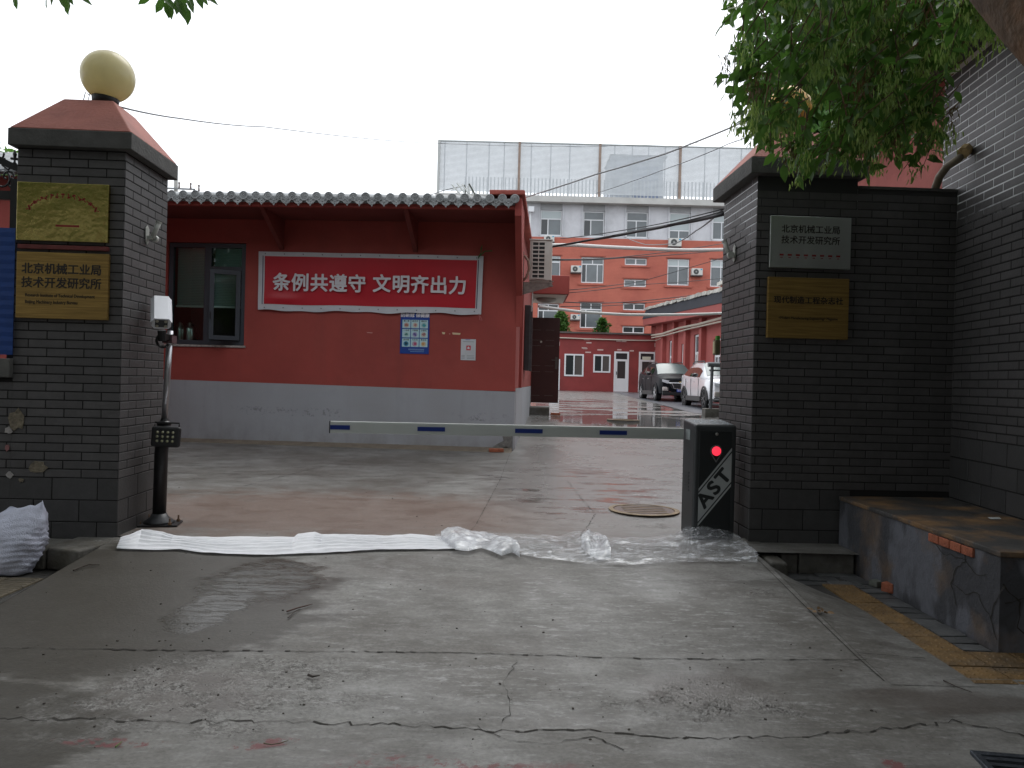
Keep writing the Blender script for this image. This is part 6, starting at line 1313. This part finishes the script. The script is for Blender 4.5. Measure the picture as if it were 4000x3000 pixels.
while cnt < 450:
    u, v = rd.uniform(2795, 3990), rd.uniform(-60, 700)
    if not inside(u, v): continue
    left = max(0, (3130-u)/330.0)
    if ((u-3150)/130)**2+((v-450)/140)**2 < 1 and rd.random() < .9: continue
    if rd.random() < left*.62: continue
    if u > 3560 and v > 250 and rd.random() < .5: continue
    d = rd.uniform(4.0, 6.0) if u < 3700 else rd.uniform(3.4, 5.0); CLUST.append((d, twig_cluster(u, v, d, rd.choice((7, 8, 9)), rd.random() < (.35 if u < 3150 else .62)))); cnt += 1
# edge sprigs that hang free
for (u, v) in ((2850, 70), (2830, 90), (2870, 40), (2820, 280), (2835, 310), (2860, 420), (2872, 470), (2840, 360), (2930, 520), (2938, 548), (3030, 600), (3060, 640), (3120, 680), (3150, 640), (3010, 590), (3260, 640), (3380, 640), (3395, 680), (3530, 660), (3610, 640), (3100, 560), (3160, 600), (3200, 560)):
    CLUST.append((rd.uniform(4.6, 5.2), twig_cluster(u, v, rd.uniform(4.6, 5.2), 8, rd.random() < .4)))
CLUST.sort(key=lambda c: c[0])
single = [];
for i, (d, c) in enumerate(CLUST):
    for (p, q, s) in c:
        single.append((p, q, s))
front = [x for x in single if 1][:0]
idxs = rd.sample(range(0, min(len(single), 1500)), 290); pick = set(idxs)
# the nearest leaves stand as single parts
lm, lf = leaf_arrays(np.array([[0., 0, 0]]), np.array([[1., 0, 0]]), np.array([1.0]), seed=3); lmm = bpy.data.meshes.new('leaf'); lmm.from_pydata([tuple(v) for v in lm], [], lf); lmm.materials.append(M_LEAF)
for i in idxs:
    p, q, s = single[i]; o = bpy.data.objects.new('leaf', lmm); col.objects.link(o); o.parent = t1; o.location = Vector(p)-B1; o.rotation_euler = Vector(q).to_track_quat('X', 'Z').to_euler(); o.scale = (s, s, s)
rest = [x for i, x in enumerate(single) if i not in pick]
leaf_cloud('crown', [r[0] for r in rest], [r[1] for r in rest], [r[2] for r in rest], M_LEAF, t1, B1, kind='stuff')
leaf_cloud('seed_clusters', SP, SD, SS, M_SEED, t1, B1, wr=.24, kind='stuff'); leaf_cloud('dry_seed_clusters', BP, BD, BS, M_SEEDB, t1, B1, wr=.24, kind='stuff')
tw.build('twigs', M_BARK, t1, world=True, kind='stuff')
# crown above the gate and the street (out of the frame, its shade falls on the gate)
def canopy(n, x0, x1, y0, y1, z0, z1, seed, smin=.14, smax=.24):
    r_ = np.random.default_rng(seed); P = np.stack([r_.uniform(x0, x1, n), r_.uniform(y0, y1, n), r_.uniform(z0, z1, n)], 1)
    cl = np.sin(P[:, 0]*1.9+seed)*np.cos(P[:, 1]*1.6+seed*2)+.35*np.sin(P[:, 0]*4.1+P[:, 1]*3.3); P = P[cl > -.75]; P = P[~((P[:, 0] > 1.6) & (P[:, 1] > 1.8))]
    lim = 1.31+.56*P[:, 1]+.25; P = P[P[:, 2] > lim]
    D = r_.normal(size=P.shape)*np.array([1, 1, .35])+np.array([0, 0, -.25]); return P, D, r_.uniform(smin, smax, len(P))
P, D, S = canopy(15000, -.5, 8.5, -7.5, 6.6, 4.6, 7.8, 3); leaf_cloud('upper_crown', P, D, S, M_LEAFD, t1, B1, wr=.55, kind='stuff')
t2 = thing('street_tree', 'tall street tree whose leaf tips hang into the top left of the view', 'tree', (-5.2, .2, -.17)); B2 = Vector((-5.2, .2, -.17))
MB().tube([(-5.2, .2, -.2), (-5.1, .3, 1.6), (-4.8, .5, 3.4), (-4.2, .8, 5.2), (-3.8, 1, 6.6)], [.25, .2, .17, .12, .06], 14).build('trunk', M_BARK, t2, world=True, smooth=True)
MB().tube([(-4.8, .5, 3.6), (-3.8, 2.2, 4.6), (-2.6, 4.2, 4.4)], [.08, .05, .012], 7).tube([(-4.2, .8, 5.2), (-2, 0, 6.4), (0, -.5, 6.8)], [.08, .05, .02], 7).tube([(-4.8, .5, 3.9), (-6.5, 1.5, 5.8), (-7.5, 2.5, 6.5)], [.08, .05, .02], 7).build('limbs', M_BARK, t2, world=True, smooth=True, kind='stuff')
P, D, S = canopy(24000, -14, .3, -7.5, 6.6, 4.6, 7.8, 8); leaf_cloud('upper_crown', P, D, S, M_LEAFD, t2, B2, wr=.55, kind='stuff')
tw2 = tw; tw = MB(); tips = []
LL = []
for (u, v, a) in ((62, 6, -80), (185, 0, -90), (235, 0, -60), (255, 2, -75), (262, 25, -80), (290, -5, -30), (300, 0, -25), (585, 0, -150), (630, 0, -40), (640, 10, -120), (655, 15, -85), (662, 30, -80), (690, 25, -60), (700, 10, -100), (715, 25, -75), (725, 40, -80), (730, 15, -60), (735, -5, -70), (765, -5, -60), (775, 0, -40), (790, -3, -25), (680, -5, -60), (700, -15, -80), (640, -18, -20), (720, -20, -100), (240, -18, -45), (60, -25, -90), (190, -25, -80), (740, -10, -20), (610, -15, -20), (760, -20, -30)):
    d = rd.uniform(4.6, 5.2); p = at(u, v-18, d); LL.append((np.array(p), np.array([math.cos(R(a)), rd.uniform(-.3, .3), math.sin(R(a))]), rd.uniform(.09, .125)))
for (p, q, s) in LL:
    o = bpy.data.objects.new('leaf', lmm); col.objects.link(o); o.parent = t2; o.location = Vector(p)-B2; o.rotation_euler = Vector(q).to_track_quat('X', 'Z').to_euler(); o.scale = (s, s*.95, s)
MB().tube([(-2.6, 4.2, 4.4), tuple(at(700, -120, 4.9)), tuple(at(705, 5, 4.9))], [.012, .006, .002], 5).tube([(-3.4, 3.2, 4.6), tuple(at(240, -120, 4.9)), tuple(at(250, -5, 4.9))], [.012, .006, .002], 5).build('twigs', M_BARK, t2, world=True, kind='stuff')

# ivy on the wall behind
r_ = np.random.default_rng(5); n = 9000; X = r_.uniform(4.9, 12.5, n); Z = r_.uniform(3.0, 8.6+.3, n); Yy = 16-r_.uniform(.02, .28, n)
leaf_cloud('ivy', np.stack([X, Yy, Z], 1), np.stack([r_.normal(0, .5, n), -np.ones(n)*.35, -np.ones(n)], 1), r_.uniform(.14, .24, n), leafmat('ivy_leaf', (.050, .13, .018), (.07, .17, .028), .3), iv, (0, 0, 0), wr=.8, kind='stuff')
# shrubs growing on the annex roof
def bush(name, label, u, v0, v1, w_, d, seed, n=1500):
    r_ = np.random.default_rng(seed); b = at(u, v1, d); tpt = at(u, v0, d); h = tpt.z-b.z; t = thing(name, label, 'shrub', b, 0, 'shrubs on the annex roof')
    z = r_.uniform(0, 1, n)**.9; a = r_.uniform(0, 6.28, n); rad = w_*(.15+.85*(1-z)**.75)*np.sqrt(r_.uniform(0, 1, n))*(1+.35*np.sin(a*3+z*11+seed)); P = np.stack([rad*np.cos(a), rad*np.sin(a)*.7, z*h], 1)
    leaf_cloud('crown', P, r_.normal(size=(n, 3))*[1, 1, .6]+[0, 0, -.2], r_.uniform(.14, .26, n), leafmat('shrub_leaf', (.055, .135, .025), (.075, .17, .03), .35), t, (0, 0, 0), wr=.6, kind='stuff'); MB().tube([(0, 0, -.1), (.02, 0, h*.5), (0, 0, h*.9)], [.05, .03, .01], 6).tube([(0, 0, h*.3), (.4, 0, h*.6)], [.03, .01], 5).build('stem', M_BARK, t)
bush('shrub', 'dense bright green shrub on the annex roof next to the open door', 2190, 1218, 1302, .62, 47, 1); bush('shrub', 'sparse spiky green shrub on the annex roof before a window', 2352, 1243, 1304, .55, 47, 2, 620)
# green behind the left fence
t3 = thing('background_tree', 'pale green tree beyond the iron fence at the left edge', 'tree', (-12, 17, 0)); r_ = np.random.default_rng(9); n = 5000
a = r_.normal(size=(n, 3)); a /= np.linalg.norm(a, axis=1, keepdims=True); a *= r_.uniform(.5, 1, (n, 1)); leaf_cloud('crown', a*[2.6, 2, 1.7]+[0, 0, 4.6], r_.normal(size=(n, 3)), r_.uniform(.15, .25, n), M_LEAF, t3, (0, 0, 0), wr=.6, kind='stuff'); MB().tube([(0, 0, 0), (0, 0, 4.5)], [.2, .1], 8).build('trunk', M_BARK, t3)

# ------------------------------------------------------------------ iron fence and blue sheet on the low wall
fn = thing('iron_fence', 'black iron fence with scrollwork above the low wall at the left edge', 'fence', WM[lw.name] @ Vector((-1.2, .15, 1.39)), AL); WM[fn.name] = Matrix.Translation(fn.location) @ Matrix.Rotation(AL, 4, 'Z')
def fx(u, v): q = WM[fn.name].inverted() @ hit(u, v, fn.location, WM[fn.name].to_3x3() @ Vector((0, -1, 0))); return q.x, q.z
x1, _ = fx(72, 700); b = MB(); b.box(x1-.05, x1, -.02, .02, 0, fx(60, 700)[1]); b.build('post', M_BLK, fn)
za, zb = fx(40, 645)[1], fx(40, 762)[1]; xs_ = fx(0, 640); xe = fx(75, 665)
MB().prism([(-1.6, xs_[1]+.28), (xs_[0], xs_[1]), (xe[0], xe[1]-.02), (xe[0], xe[1]+.035), (xs_[0], xs_[1]+.06), (-1.6, xs_[1]+.34)], 'y', -.02, .02).build('top_rail', M_BLK, fn); MB().box(-1.9, x1-.051, -.02, .02, zb-.04, zb+.03).build('rail', M_BLK, fn)
MB().box(x1-.30, x1-.22, -.018, .018, 0, zb-.041).build('post', M_BLK, fn)
def scroll(c, r0, a0, a1, n=14, flat=1.0): return [(c[0]+r0*(1-.55*k/n)*math.cos(R(a0+(a1-a0)*k/n)), -.0, c[1]+flat*r0*(1-.55*k/n)*math.sin(R(a0+(a1-a0)*k/n))) for k in range(n+1)]
cx_, cz_ = fx(58, 612); 
for i, (dx, dz_) in enumerate(((0, 0), (-.16, .055), (-.32, .11))):
    x, z = cx_+dx, cz_+dz_; b = MB(); b.lathe([(.004, -.03), (.012, 0), (.016, .02), (.004, .055)], c=(x, 0, z), n=8); b.tube([(x-.03, 0, z-.015), (x+.03, 0, z-.02)], .011, 6)
    b.tube([(x, 0, z-.02), (x+.0, 0, z-.07)], .008, 6); b.tube([(x, 0, z-.045), (x+.035, 0, z-.085), (x+.07, 0, z-.06), (x+.075, 0, z-.03)], .008, 6); b.tube([(x, 0, z-.045), (x-.035, 0, z-.08), (x-.075, 0, z-.05), (x-.08, 0, z-.015)], .008, 6); b.tube([(x-.005, 0, z-.05), (x-.05, 0, z-.11), (x-.10, 0, z-.07)], .007, 6); b.tube([(x, 0, z-.05), (x+.03, 0, z-.13)], .007, 6); b.build('finial', M_BLK, fn)
for (u, v, r0, a0, a1) in ((5, 702, .075, 60, -260), (55, 720, .05, 100, 330), (30, 690, .05, 0, 240)):
    x, z = fx(u, v); MB().tube(scroll((x, z), r0, a0, a1), .0085, 6).build('scroll', M_BLK, fn)
bs = thing('blue_sheet', 'blue corrugated sheet hung on the low wall at the left edge', 'sheet', WM[lw.name] @ Vector((-.9, 0, 1.42)), AL); WM[bs.name] = Matrix.Translation(bs.location) @ Matrix.Rotation(AL, 4, 'Z')
q0 = WM[bs.name].inverted() @ hit(57, 890, bs.location, (0, -1, 0)); b = MB(); hh_ = q0.z
for k in range(14): 
    z = hh_*k/14-.0; b.add([(-1.9, -.03, z), (q0.x, -.03, z), (q0.x, -.034, z+hh_/28), (-1.9, -.034, z+hh_/28), (-1.9, -.03, z+hh_/14), (q0.x, -.03, z+hh_/14)], [(0,1,2,3),(3,2,5,4)])
b.build('corrugated_sheet', mat('sheet_blue', (.008, .045, .20), .4, var=.25, vs=3), bs)
# ------------------------------------------------------------------ plastic and cloth strip across the gateway
def strip(top, bot, ns, nt_, zf, name, m, parent):
    b = MB()
    def lerp(pts, s):
        xs_ = [p[0] for p in pts]; u = xs_[0]+(xs_[-1]-xs_[0])*s
        for (a, va), (c, vc) in zip(pts, pts[1:]):
            if u <= c: return u, va+(vc-va)*(u-a)/(c-a)
        return pts[-1]
    for i in range(ns+1):
        s = i/ns; ut, vt = lerp(top, s); ub, vb = lerp(bot, s); p0 = hitz(ub, vb, .004+gz(5.8)); p1 = hitz(ut, vt, .004)
        for j in range(nt_+1): t_ = j/nt_; p = p0.lerp(p1, t_); b.v.append((p.x, p.y, gz(p.y)+.016+zf(s, t_, p.x, p.y)))
    for i in range(ns):
        for j in range(nt_): a = i*(nt_+1)+j; b.f.append((a, a+nt_+1, a+nt_+2, a+1))
    return b.build(name, m, parent, world=parent is not None, smooth=True)
def sn(x, y, k): return math.sin(x*k+1.3*math.sin(y*k*.7+k))*math.cos(y*k*1.3+math.sin(x*k*.5))
def cloth_z(s, t_, x, y):
    e = math.sin(math.pi*min(1, max(0, t_)))**.5
    ph = t_*46+2.2*math.sin(x*2.3)+1.2*math.sin(x*6.1+t_*4)+.8*math.sin(x*11); ridges = (.5+.5*math.sin(ph))**1.5*.019
    lump = .035*math.exp(-((x+2.85)**2)/.05)*math.exp(-((t_-.7)**2)/.06)+.022*math.exp(-((x+1.3)**2)/.15)*t_+.012*(.5+.5*math.sin(x*3.7))
    return e*(ridges+lump)+.003*sn(x, y, 21)
sheet = thing('cloth_strip', 'white ribbed cloth strip laid across the left half of the gateway', 'cloth', hitz(1000, 2130, 0))
topA = [(478, 2128), (520, 2108), (558, 2082), (600, 2090), (640, 2092), (680, 2102), (760, 2104), (1000, 2102), (1150, 2106), (1165, 2092), (1230, 2088), (1260, 2098), (1500, 2104), (1600, 2093), (1700, 2100), (1780, 2098), (1860, 2100)]
botA = [(455, 2142), (560, 2146), (700, 2146), (800, 2156), (1000, 2163), (1150, 2162), (1300, 2158), (1480, 2152), (1700, 2150), (1860, 2148)]
M_CLOTH = mat('white_cloth', (.78, .79, .82), .6, var=.06, vs=12, transl=.15)
strip(topA, botA, 560, 44, cloth_z, 'cloth', M_CLOTH, sheet)
def film_mat(name, op, milky):
    m = bpy.data.materials.new(name); m.use_nodes = True; N = m.node_tree.nodes; L = m.node_tree.links; b = N['Principled BSDF']; b.inputs['Base Color'].default_value = (.75, .77, .8, 1); b.inputs['Roughness'].default_value = .22; b.inputs['Specular IOR Level'].default_value = .8
    pos = N.new('ShaderNodeNewGeometry').outputs['Position']; f, r = noise(N, L, pos, 7, stretch=(.55, 2.4, 2), det=8, rough=.75, lo=.50, hi=.64); g, _ = noise(N, L, pos, 22, stretch=(.8, 1.8, 1), det=6, rough=.7, lo=.54, hi=.66, loc=(2, 2, 2)); h, _ = noise(N, L, pos, 1.7, lo=.4, hi=.65)
    a = math_(N, L, 'MAXIMUM', f, g); a2 = mixf(N, L, a, op, milky); L.new(a2, b.inputs['Alpha']); return m
M_FILM = film_mat('clear_film', .10, .62); M_FILM2 = film_mat('milky_film', .5, .9)
def film_z(s, t_, x, y):
    e = math.sin(math.pi*min(1, max(0, t_)))**.35
    return e*(.010+.016*abs(sn(x, y, 9))+.012*abs(sn(x+3, y*1.4, 17))+.008*abs(sn(x*1.3, y*3, 27))+.06*math.exp(-((x-.62)**2)/.012)*max(0, 1-abs(t_-.6)*2)+.12*math.exp(-((x-1.68)**2)/.05)*t_)+.002
flm = thing('plastic_film', 'crumpled clear plastic film across the right half of the gateway', 'plastic sheet', hitz(2400, 2150, 0))
topB = [(1700, 2100), (1760, 2092), (1850, 2094), (2000, 2096), (2180, 2102), (2240, 2086), (2330, 2090), (2380, 2108), (2520, 2106), (2640, 2100), (2700, 2078), (2760, 2066), (2820, 2072), (2880, 2100), (2935, 2170), (2958, 2192)]
botB = [(1700, 2118), (1900, 2148), (2000, 2166), (2100, 2180), (2200, 2188), (2330, 2203), (2480, 2202), (2650, 2196), (2800, 2196), (2900, 2196), (2958, 2200)]
strip(topB, botB, 420, 40, film_z, 'film', M_FILM, flm)
def tw_z(s, t_, x, y): e = math.sin(math.pi*t_)**.5; return e*(.03+.02*math.sin(s*9)+.02*abs(sn(x, y, 14))+.014*abs(sn(x, y, 29)))+.012
knot = thing('plastic_film', 'twisted milky fold of plastic where the cloth and the clear film meet', 'plastic sheet', hitz(1860, 2130, 0))
strip([(1722, 2100), (1748, 2080), (1830, 2084), (1900, 2094), (1960, 2118), (2010, 2136), (2030, 2160)], [(1722, 2120), (1780, 2160), (1830, 2164), (1880, 2152), (1960, 2178), (2000, 2168), (2030, 2182)], 120, 26, tw_z, 'film', M_FILM2, knot)
strip([(2270, 2118), (2300, 2090), (2340, 2094), (2370, 2120), (2385, 2160)], [(2270, 2150), (2300, 2178), (2340, 2192), (2370, 2190), (2385, 2192)], 70, 24, tw_z, 'fold', M_FILM2, flm)
# ------------------------------------------------------------------ sack
sk_ = thing('sack', 'stuffed white woven sack leaning on the kerb at the left edge', 'sack', at(30, 2240, 5.55)); b = MB(); rows, cols_ = 34, 44; rd = random.Random(2)
for i in range(rows+1):
    z = i/rows; wv = .235*(1-abs(z-.42)**2.2*1.0)*(1 if z < .86 else 1-.35*(z-.86)/.14); dv = .15*(math.sin(math.pi*min(1, .12+z*.86))**.55)
    for j in range(cols_):
        a = 2*math.pi*j/cols_; ca, sa = math.cos(a), math.sin(a); ex = (abs(ca)**.75)*(1 if ca > 0 else -1); ey = (abs(sa)**.8)*(1 if sa > 0 else -1)
        wr_ = .008*math.sin(z*70+3*math.sin(a*2)+a)*(1-z*.3)+.014*sn(a*1.2, z*3, 3.1)+.006*sn(a*2, z*7, 5); rr2 = 1+wr_*4
        x = wv*ex*rr2-.05+.07*z; y = dv*ey*rr2+.10*z; zz2 = z*.44+.02*sn(a, z, 2.5)*(z)+(.055*max(0, ca)**3*(z > .8)*(z-.8)*5)+ .05*max(0, -abs(a-5.4)+.5)*(z**6)
        b.v.append((x+(.05*max(0, ca)**4*z**8), y, zz2))
for i in range(rows):
    for j in range(cols_): j2 = (j+1) % cols_; b.f.append((i*cols_+j, i*cols_+j2, (i+1)*cols_+j2, (i+1)*cols_+j))
b.f.append(tuple(rows*cols_+j for j in range(cols_))); b.f.append(tuple(range(cols_))[::-1])
b.build('bag', mat('woven_white', (.50, .52, .62), .65, var=.15, vs=10, bump=.4, bs=120, obj=True), sk_, smooth=True); sk_.location.z = PAV
# ------------------------------------------------------------------ overhead lines
def wire(label, pts, r_, c, n=5, cat='cable', name='overhead_cable'):
    P = [at(*p) for p in pts]; Q = [P[0]]
    for a, c_ in zip(P, P[1:]):
        for k in range(1, 7): f = k/6; q = a.lerp(c_, f); q.z -= .004*(c_-a).length*4*f*(1-f); Q.append(q)
    t = MB(); t.tube(Q, r_, n); o = t.build(name, mat('cable_'+c[0], c[1], .6), None, smooth=True); return tag(o, label, cat, None)
CK = ('black', (.015, .015, .018)); CG_ = ('grey', (.16, .17, .18)); CWt = ('white', (.66, .66, .64))
wire('thin wire from the left pillar cap across the sky to the roof screen', [(458, 415, 6.6), (700, 462, 9), (1030, 495, 14), (1715, 560, 27), (2290, 573, 32), (2960, 544, 36)], .0085, CG_)
wire('pale service wire rising from the gatehouse parapet to the upper right', [(2051, 771, 12.2), (2330, 680, 11), (2600, 600, 10), (2850, 500, 9), (3100, 380, 8)], .011, ('pale', (.40, .41, .42)))
wire('thin dark wire crossing the louvred screen diagonally', [(2328, 755, 30), (2600, 660, 24), (2850, 560, 18), (3000, 500, 14)], .012, CG_)
wire('thick black cable swinging from the air conditioner to the right pillar', [(2138, 966, 14), (2300, 938, 13), (2490, 904, 11), (2640, 875, 9.5), (2825, 836, 7.6)], .020, CK)
wire('thin black wire just above the thick cable, upper of the bundle', [(2190, 932, 14), (2490, 890, 11), (2825, 816, 7.6)], .007, CK)
wire('thin black wire of the bundle running close to the thick cable', [(2150, 962, 14), (2520, 893, 11), (2825, 826, 7.6)], .007, CK)
wire('slack thin wire looping over the fourth top floor window', [(2440, 925, 30), (2520, 955, 24), (2640, 950, 18), (2720, 900, 13), (2825, 815, 8)], .012, CG_)
wire('white conduit spanning from the air conditioner to the right pillar', [(2120, 957, 13.8), (2247, 957, 14), (2464, 969, 14.5), (2681, 977, 15), (2830, 975, 15)], .034, CWt, 8, 'conduit', 'conduit')
wire('lower white conduit spanning from the door canopy to the right pillar', [(2104, 1196, 19.5), (2266, 1218, 20), (2447, 1229, 21), (2640, 1229, 22), (2830, 1223, 23)], .038, CWt, 8, 'conduit', 'conduit')
wire('dark wire across the red third floor windows, upper', [(2144, 1013, 18), (2434, 1004, 24), (2830, 950, 30)], .014, CK)
wire('dark wire across the red third floor windows, lower', [(2144, 1016, 18), (2434, 1007, 24), (2830, 976, 30)], .014, CK)
wire('dark wire slanting across the second slit window', [(2221, 1133, 26), (2500, 1100, 30), (2830, 1005, 30)], .013, CK)
wire('dark wire nearly level across the second slit window', [(2221, 1144, 26), (2500, 1112, 30), (2830, 1086, 34)], .013, CK)
wire('dark wire ending at the side wing roof, upper of two', [(2208, 1180, 24), (2447, 1180, 32), (2765, 1145, 38)], .018, CK)
wire('dark wire ending at the side wing roof, lower of two', [(2190, 1197, 24), (2490, 1186, 32), (2765, 1153, 38)], .014, CK)
# pole, antenna
up_ = thing('utility_pole', 'concrete utility pole with crossarm and insulators behind the gatehouse roof', 'utility pole', at(688, 900, 34)); M_PO = mat('pole_concrete', (.42, .42, .40), .8)
MB().tube([at(690, 1400, 34), at(687, 689, 34)], .085*1.0, 10).build('pole', M_PO, up_, world=True); MB().tube([at(650, 735, 33.8), at(762, 740, 33.8)], .045, 4).build('crossarm', mat('arm_grey', (.22, .23, .24), .6), up_, world=True)
for (u, v) in ((700, 725), (777, 735), (745, 728)): MB().tube([at(u, v+12, 33.8), at(u, v-6, 33.8)], [.05, .03], 6).tube([at(u, v-6, 33.8), at(u, v-13, 33.8)], .045, 6).build('insulator', mat('insulator', (.12, .09, .08), .4), up_, world=True)
MB().tube([at(740, 738, 33.8), at(778, 748, 33.8), at(778, 735, 33.8)], .02, 5).build('strut', mat('arm_grey', (.22, .23, .24), .6), up_, world=True)
at_ = thing('roof_antenna', 'tangle of white pipes and an antenna bracket above the gatehouse eave', 'antenna', at(1840, 790, 15)); M_AN = mat('antenna_white', (.6, .62, .6), .5)
for (a, c) in (((1765, 720), (1820, 785)), ((1785, 715), (1835, 780)), ((1805, 720), (1850, 785)), ((1828, 725), (1838, 780))): MB().tube([at(*a, 15), at(*c, 15)], .017, 6).build('pipe', M_AN, at_, world=True)
for (a, c) in (((1762, 745), (1812, 722)), ((1775, 758), (1825, 735))): MB().tube([at(*a, 14.9), at(*c, 14.9)], .010, 5).build('crosspipe', M_AN, at_, world=True)
MB().tube([at(1832, 718, 15), at(1862, 772, 15)], .022, 4).tube([at(1815, 722, 15), at(1822, 775, 15)], .014, 4).build('bracket', mat('bracket_green', (.07, .08, .06), .6), at_, world=True)
MB().tube([at(1655, 770, 15), at(1740, 742, 15), at(1790, 730, 15)], .008, 5).tube([at(1850, 765, 15), at(1905, 765, 15), at(1903, 790, 15)], .009, 5).build('guy_wires', mat('guy', (.2, .2, .2), .6), at_, world=True)
# ------------------------------------------------------------------ litter
def twig(label, pts, r_, m, cat='twig', name='twig'):
    P = [hitz(u, v, gz(4.5)) for u, v in pts]; P = [Vector((p.x, p.y, gz(p.y)+r_+.007)) for p in P]; o = MB().tube(P, [r_]+[r_*.8]*(len(P)-2)+[r_*.4], 6).build(name, m, None); tag(o, label, cat)
MTW = mat('wet_twig', (.03, .02, .014), .6); twig('dark twig on the wet left edge of the ramp', [(285, 2273), (320, 2262), (345, 2256), (388, 2257)], .006, MTW); twig('forked reddish twig on the middle of the ramp', [(1120, 2402), (1160, 2392), (1190, 2386), (1220, 2380)], .005, mat('red_twig', (.07, .03, .022), .7)); twig('thin side shoot lying under the forked twig', [(1125, 2420), (1150, 2402), (1172, 2394)], .004, MTW)
twig('curved straw coloured twig on the lower ramp slab', [(1032, 2838), (1060, 2843), (1095, 2838), (1128, 2827)], .003, mat('straw', (.12, .10, .07), .8)); twig('white drinking straw near the right kerb', [(2896, 2246), (2925, 2247), (2950, 2241), (2962, 2235)], .005, mat('white_straw', (.6, .62, .66), .5), 'straw', 'drinking_straw')
twig('long black stick on the lower right of the ramp', [(3686, 2632), (3735, 2652), (3798, 2672)], .004, MTW); twig('small green shoot on the rough patch', [(453, 2852), (478, 2832)], .004, mat('green_shoot', (.08, .14, .03), .7))
twig('dark crumb of bark near the middle joint', [(1205, 2606), (1222, 2612), (1250, 2608)], .007, MTW)
rd = random.Random(77); gb = MB()
for k in range(520):
    y = rd.choice((rd.uniform(3.0, 6.2), rd.uniform(3.2, 4.4), rd.uniform(6.2, 12))); x = rd.uniform(-2.9, 1.9) if y < 6.2 else rd.uniform(-4, 3); s = rd.choice((.0015, .002, .003, .005))*rd.uniform(.6, 1.2)
    z = gz(y); M_ = Matrix.Translation((x, y, z+s*.3)) @ Matrix.Rotation(rd.uniform(0, 3), 4, 'Z'); gb.box(-s, s, -s*.7, s*.7, -s*.3, s*.5, M_)
gb.build('grit', mat('grit', (.05, .042, .034), .8, var=.6, vs=60), None, kind='stuff')
dl = MB(); cpos = hitz(3190, 2430, -.15)
rd = random.Random(4); LPs = [np.array([cpos.x+rd.gauss(0, .035), cpos.y+rd.gauss(0, .02), gz(cpos.y)+.012]) for k in range(9)]
leaf_cloud('dry_leaves', LPs, [np.array([rd.uniform(-1, 1), rd.uniform(-1, 1), .15]) for _ in LPs], [.05]*len(LPs), mat('dry_leaf', (.16, .10, .05), .8), None, label='little heap of dry brown leaves on the ramp joint', cat='leaves')
LPs = []; rd = random.Random(14)
for k in range(26): y = rd.uniform(3.2, 6.1); x = rd.uniform(-2.9, 1.9); LPs.append(np.array([x, y, gz(y)+.012]))
for k in range(30): y = rd.uniform(4, 6); LPs.append(np.array([rd.uniform(2.45, 2.7), y, PAV+.01]))
leaf_cloud('fallen_leaflets', LPs, [np.array([rd.uniform(-1, 1), rd.uniform(-1, 1), .1]) for _ in LPs], [rd.uniform(.01, .02) for _ in LPs], mat('dead_leaflet', (.07, .045, .025), .8), None, kind='stuff')
st_b = MB(); rd = random.Random(31)
for (u, v) in ((345, 2127), (362, 2124), (375, 2132), (390, 2126), (400, 2131), (428, 2130)):
    p = hit(u, v, (0, 5.95, 0), (0, -1, 0)); s = rd.uniform(.01, .02); st_b.lathe([(s*.5, -s*.5), (s, 0), (s*.6, s*.5), (.001, s*.6)], c=(p.x, 5.95, -.012), n=7)
st_b.build('pebbles', mat('pebble', (.2, .2, .19), .8), None, kind='stuff')
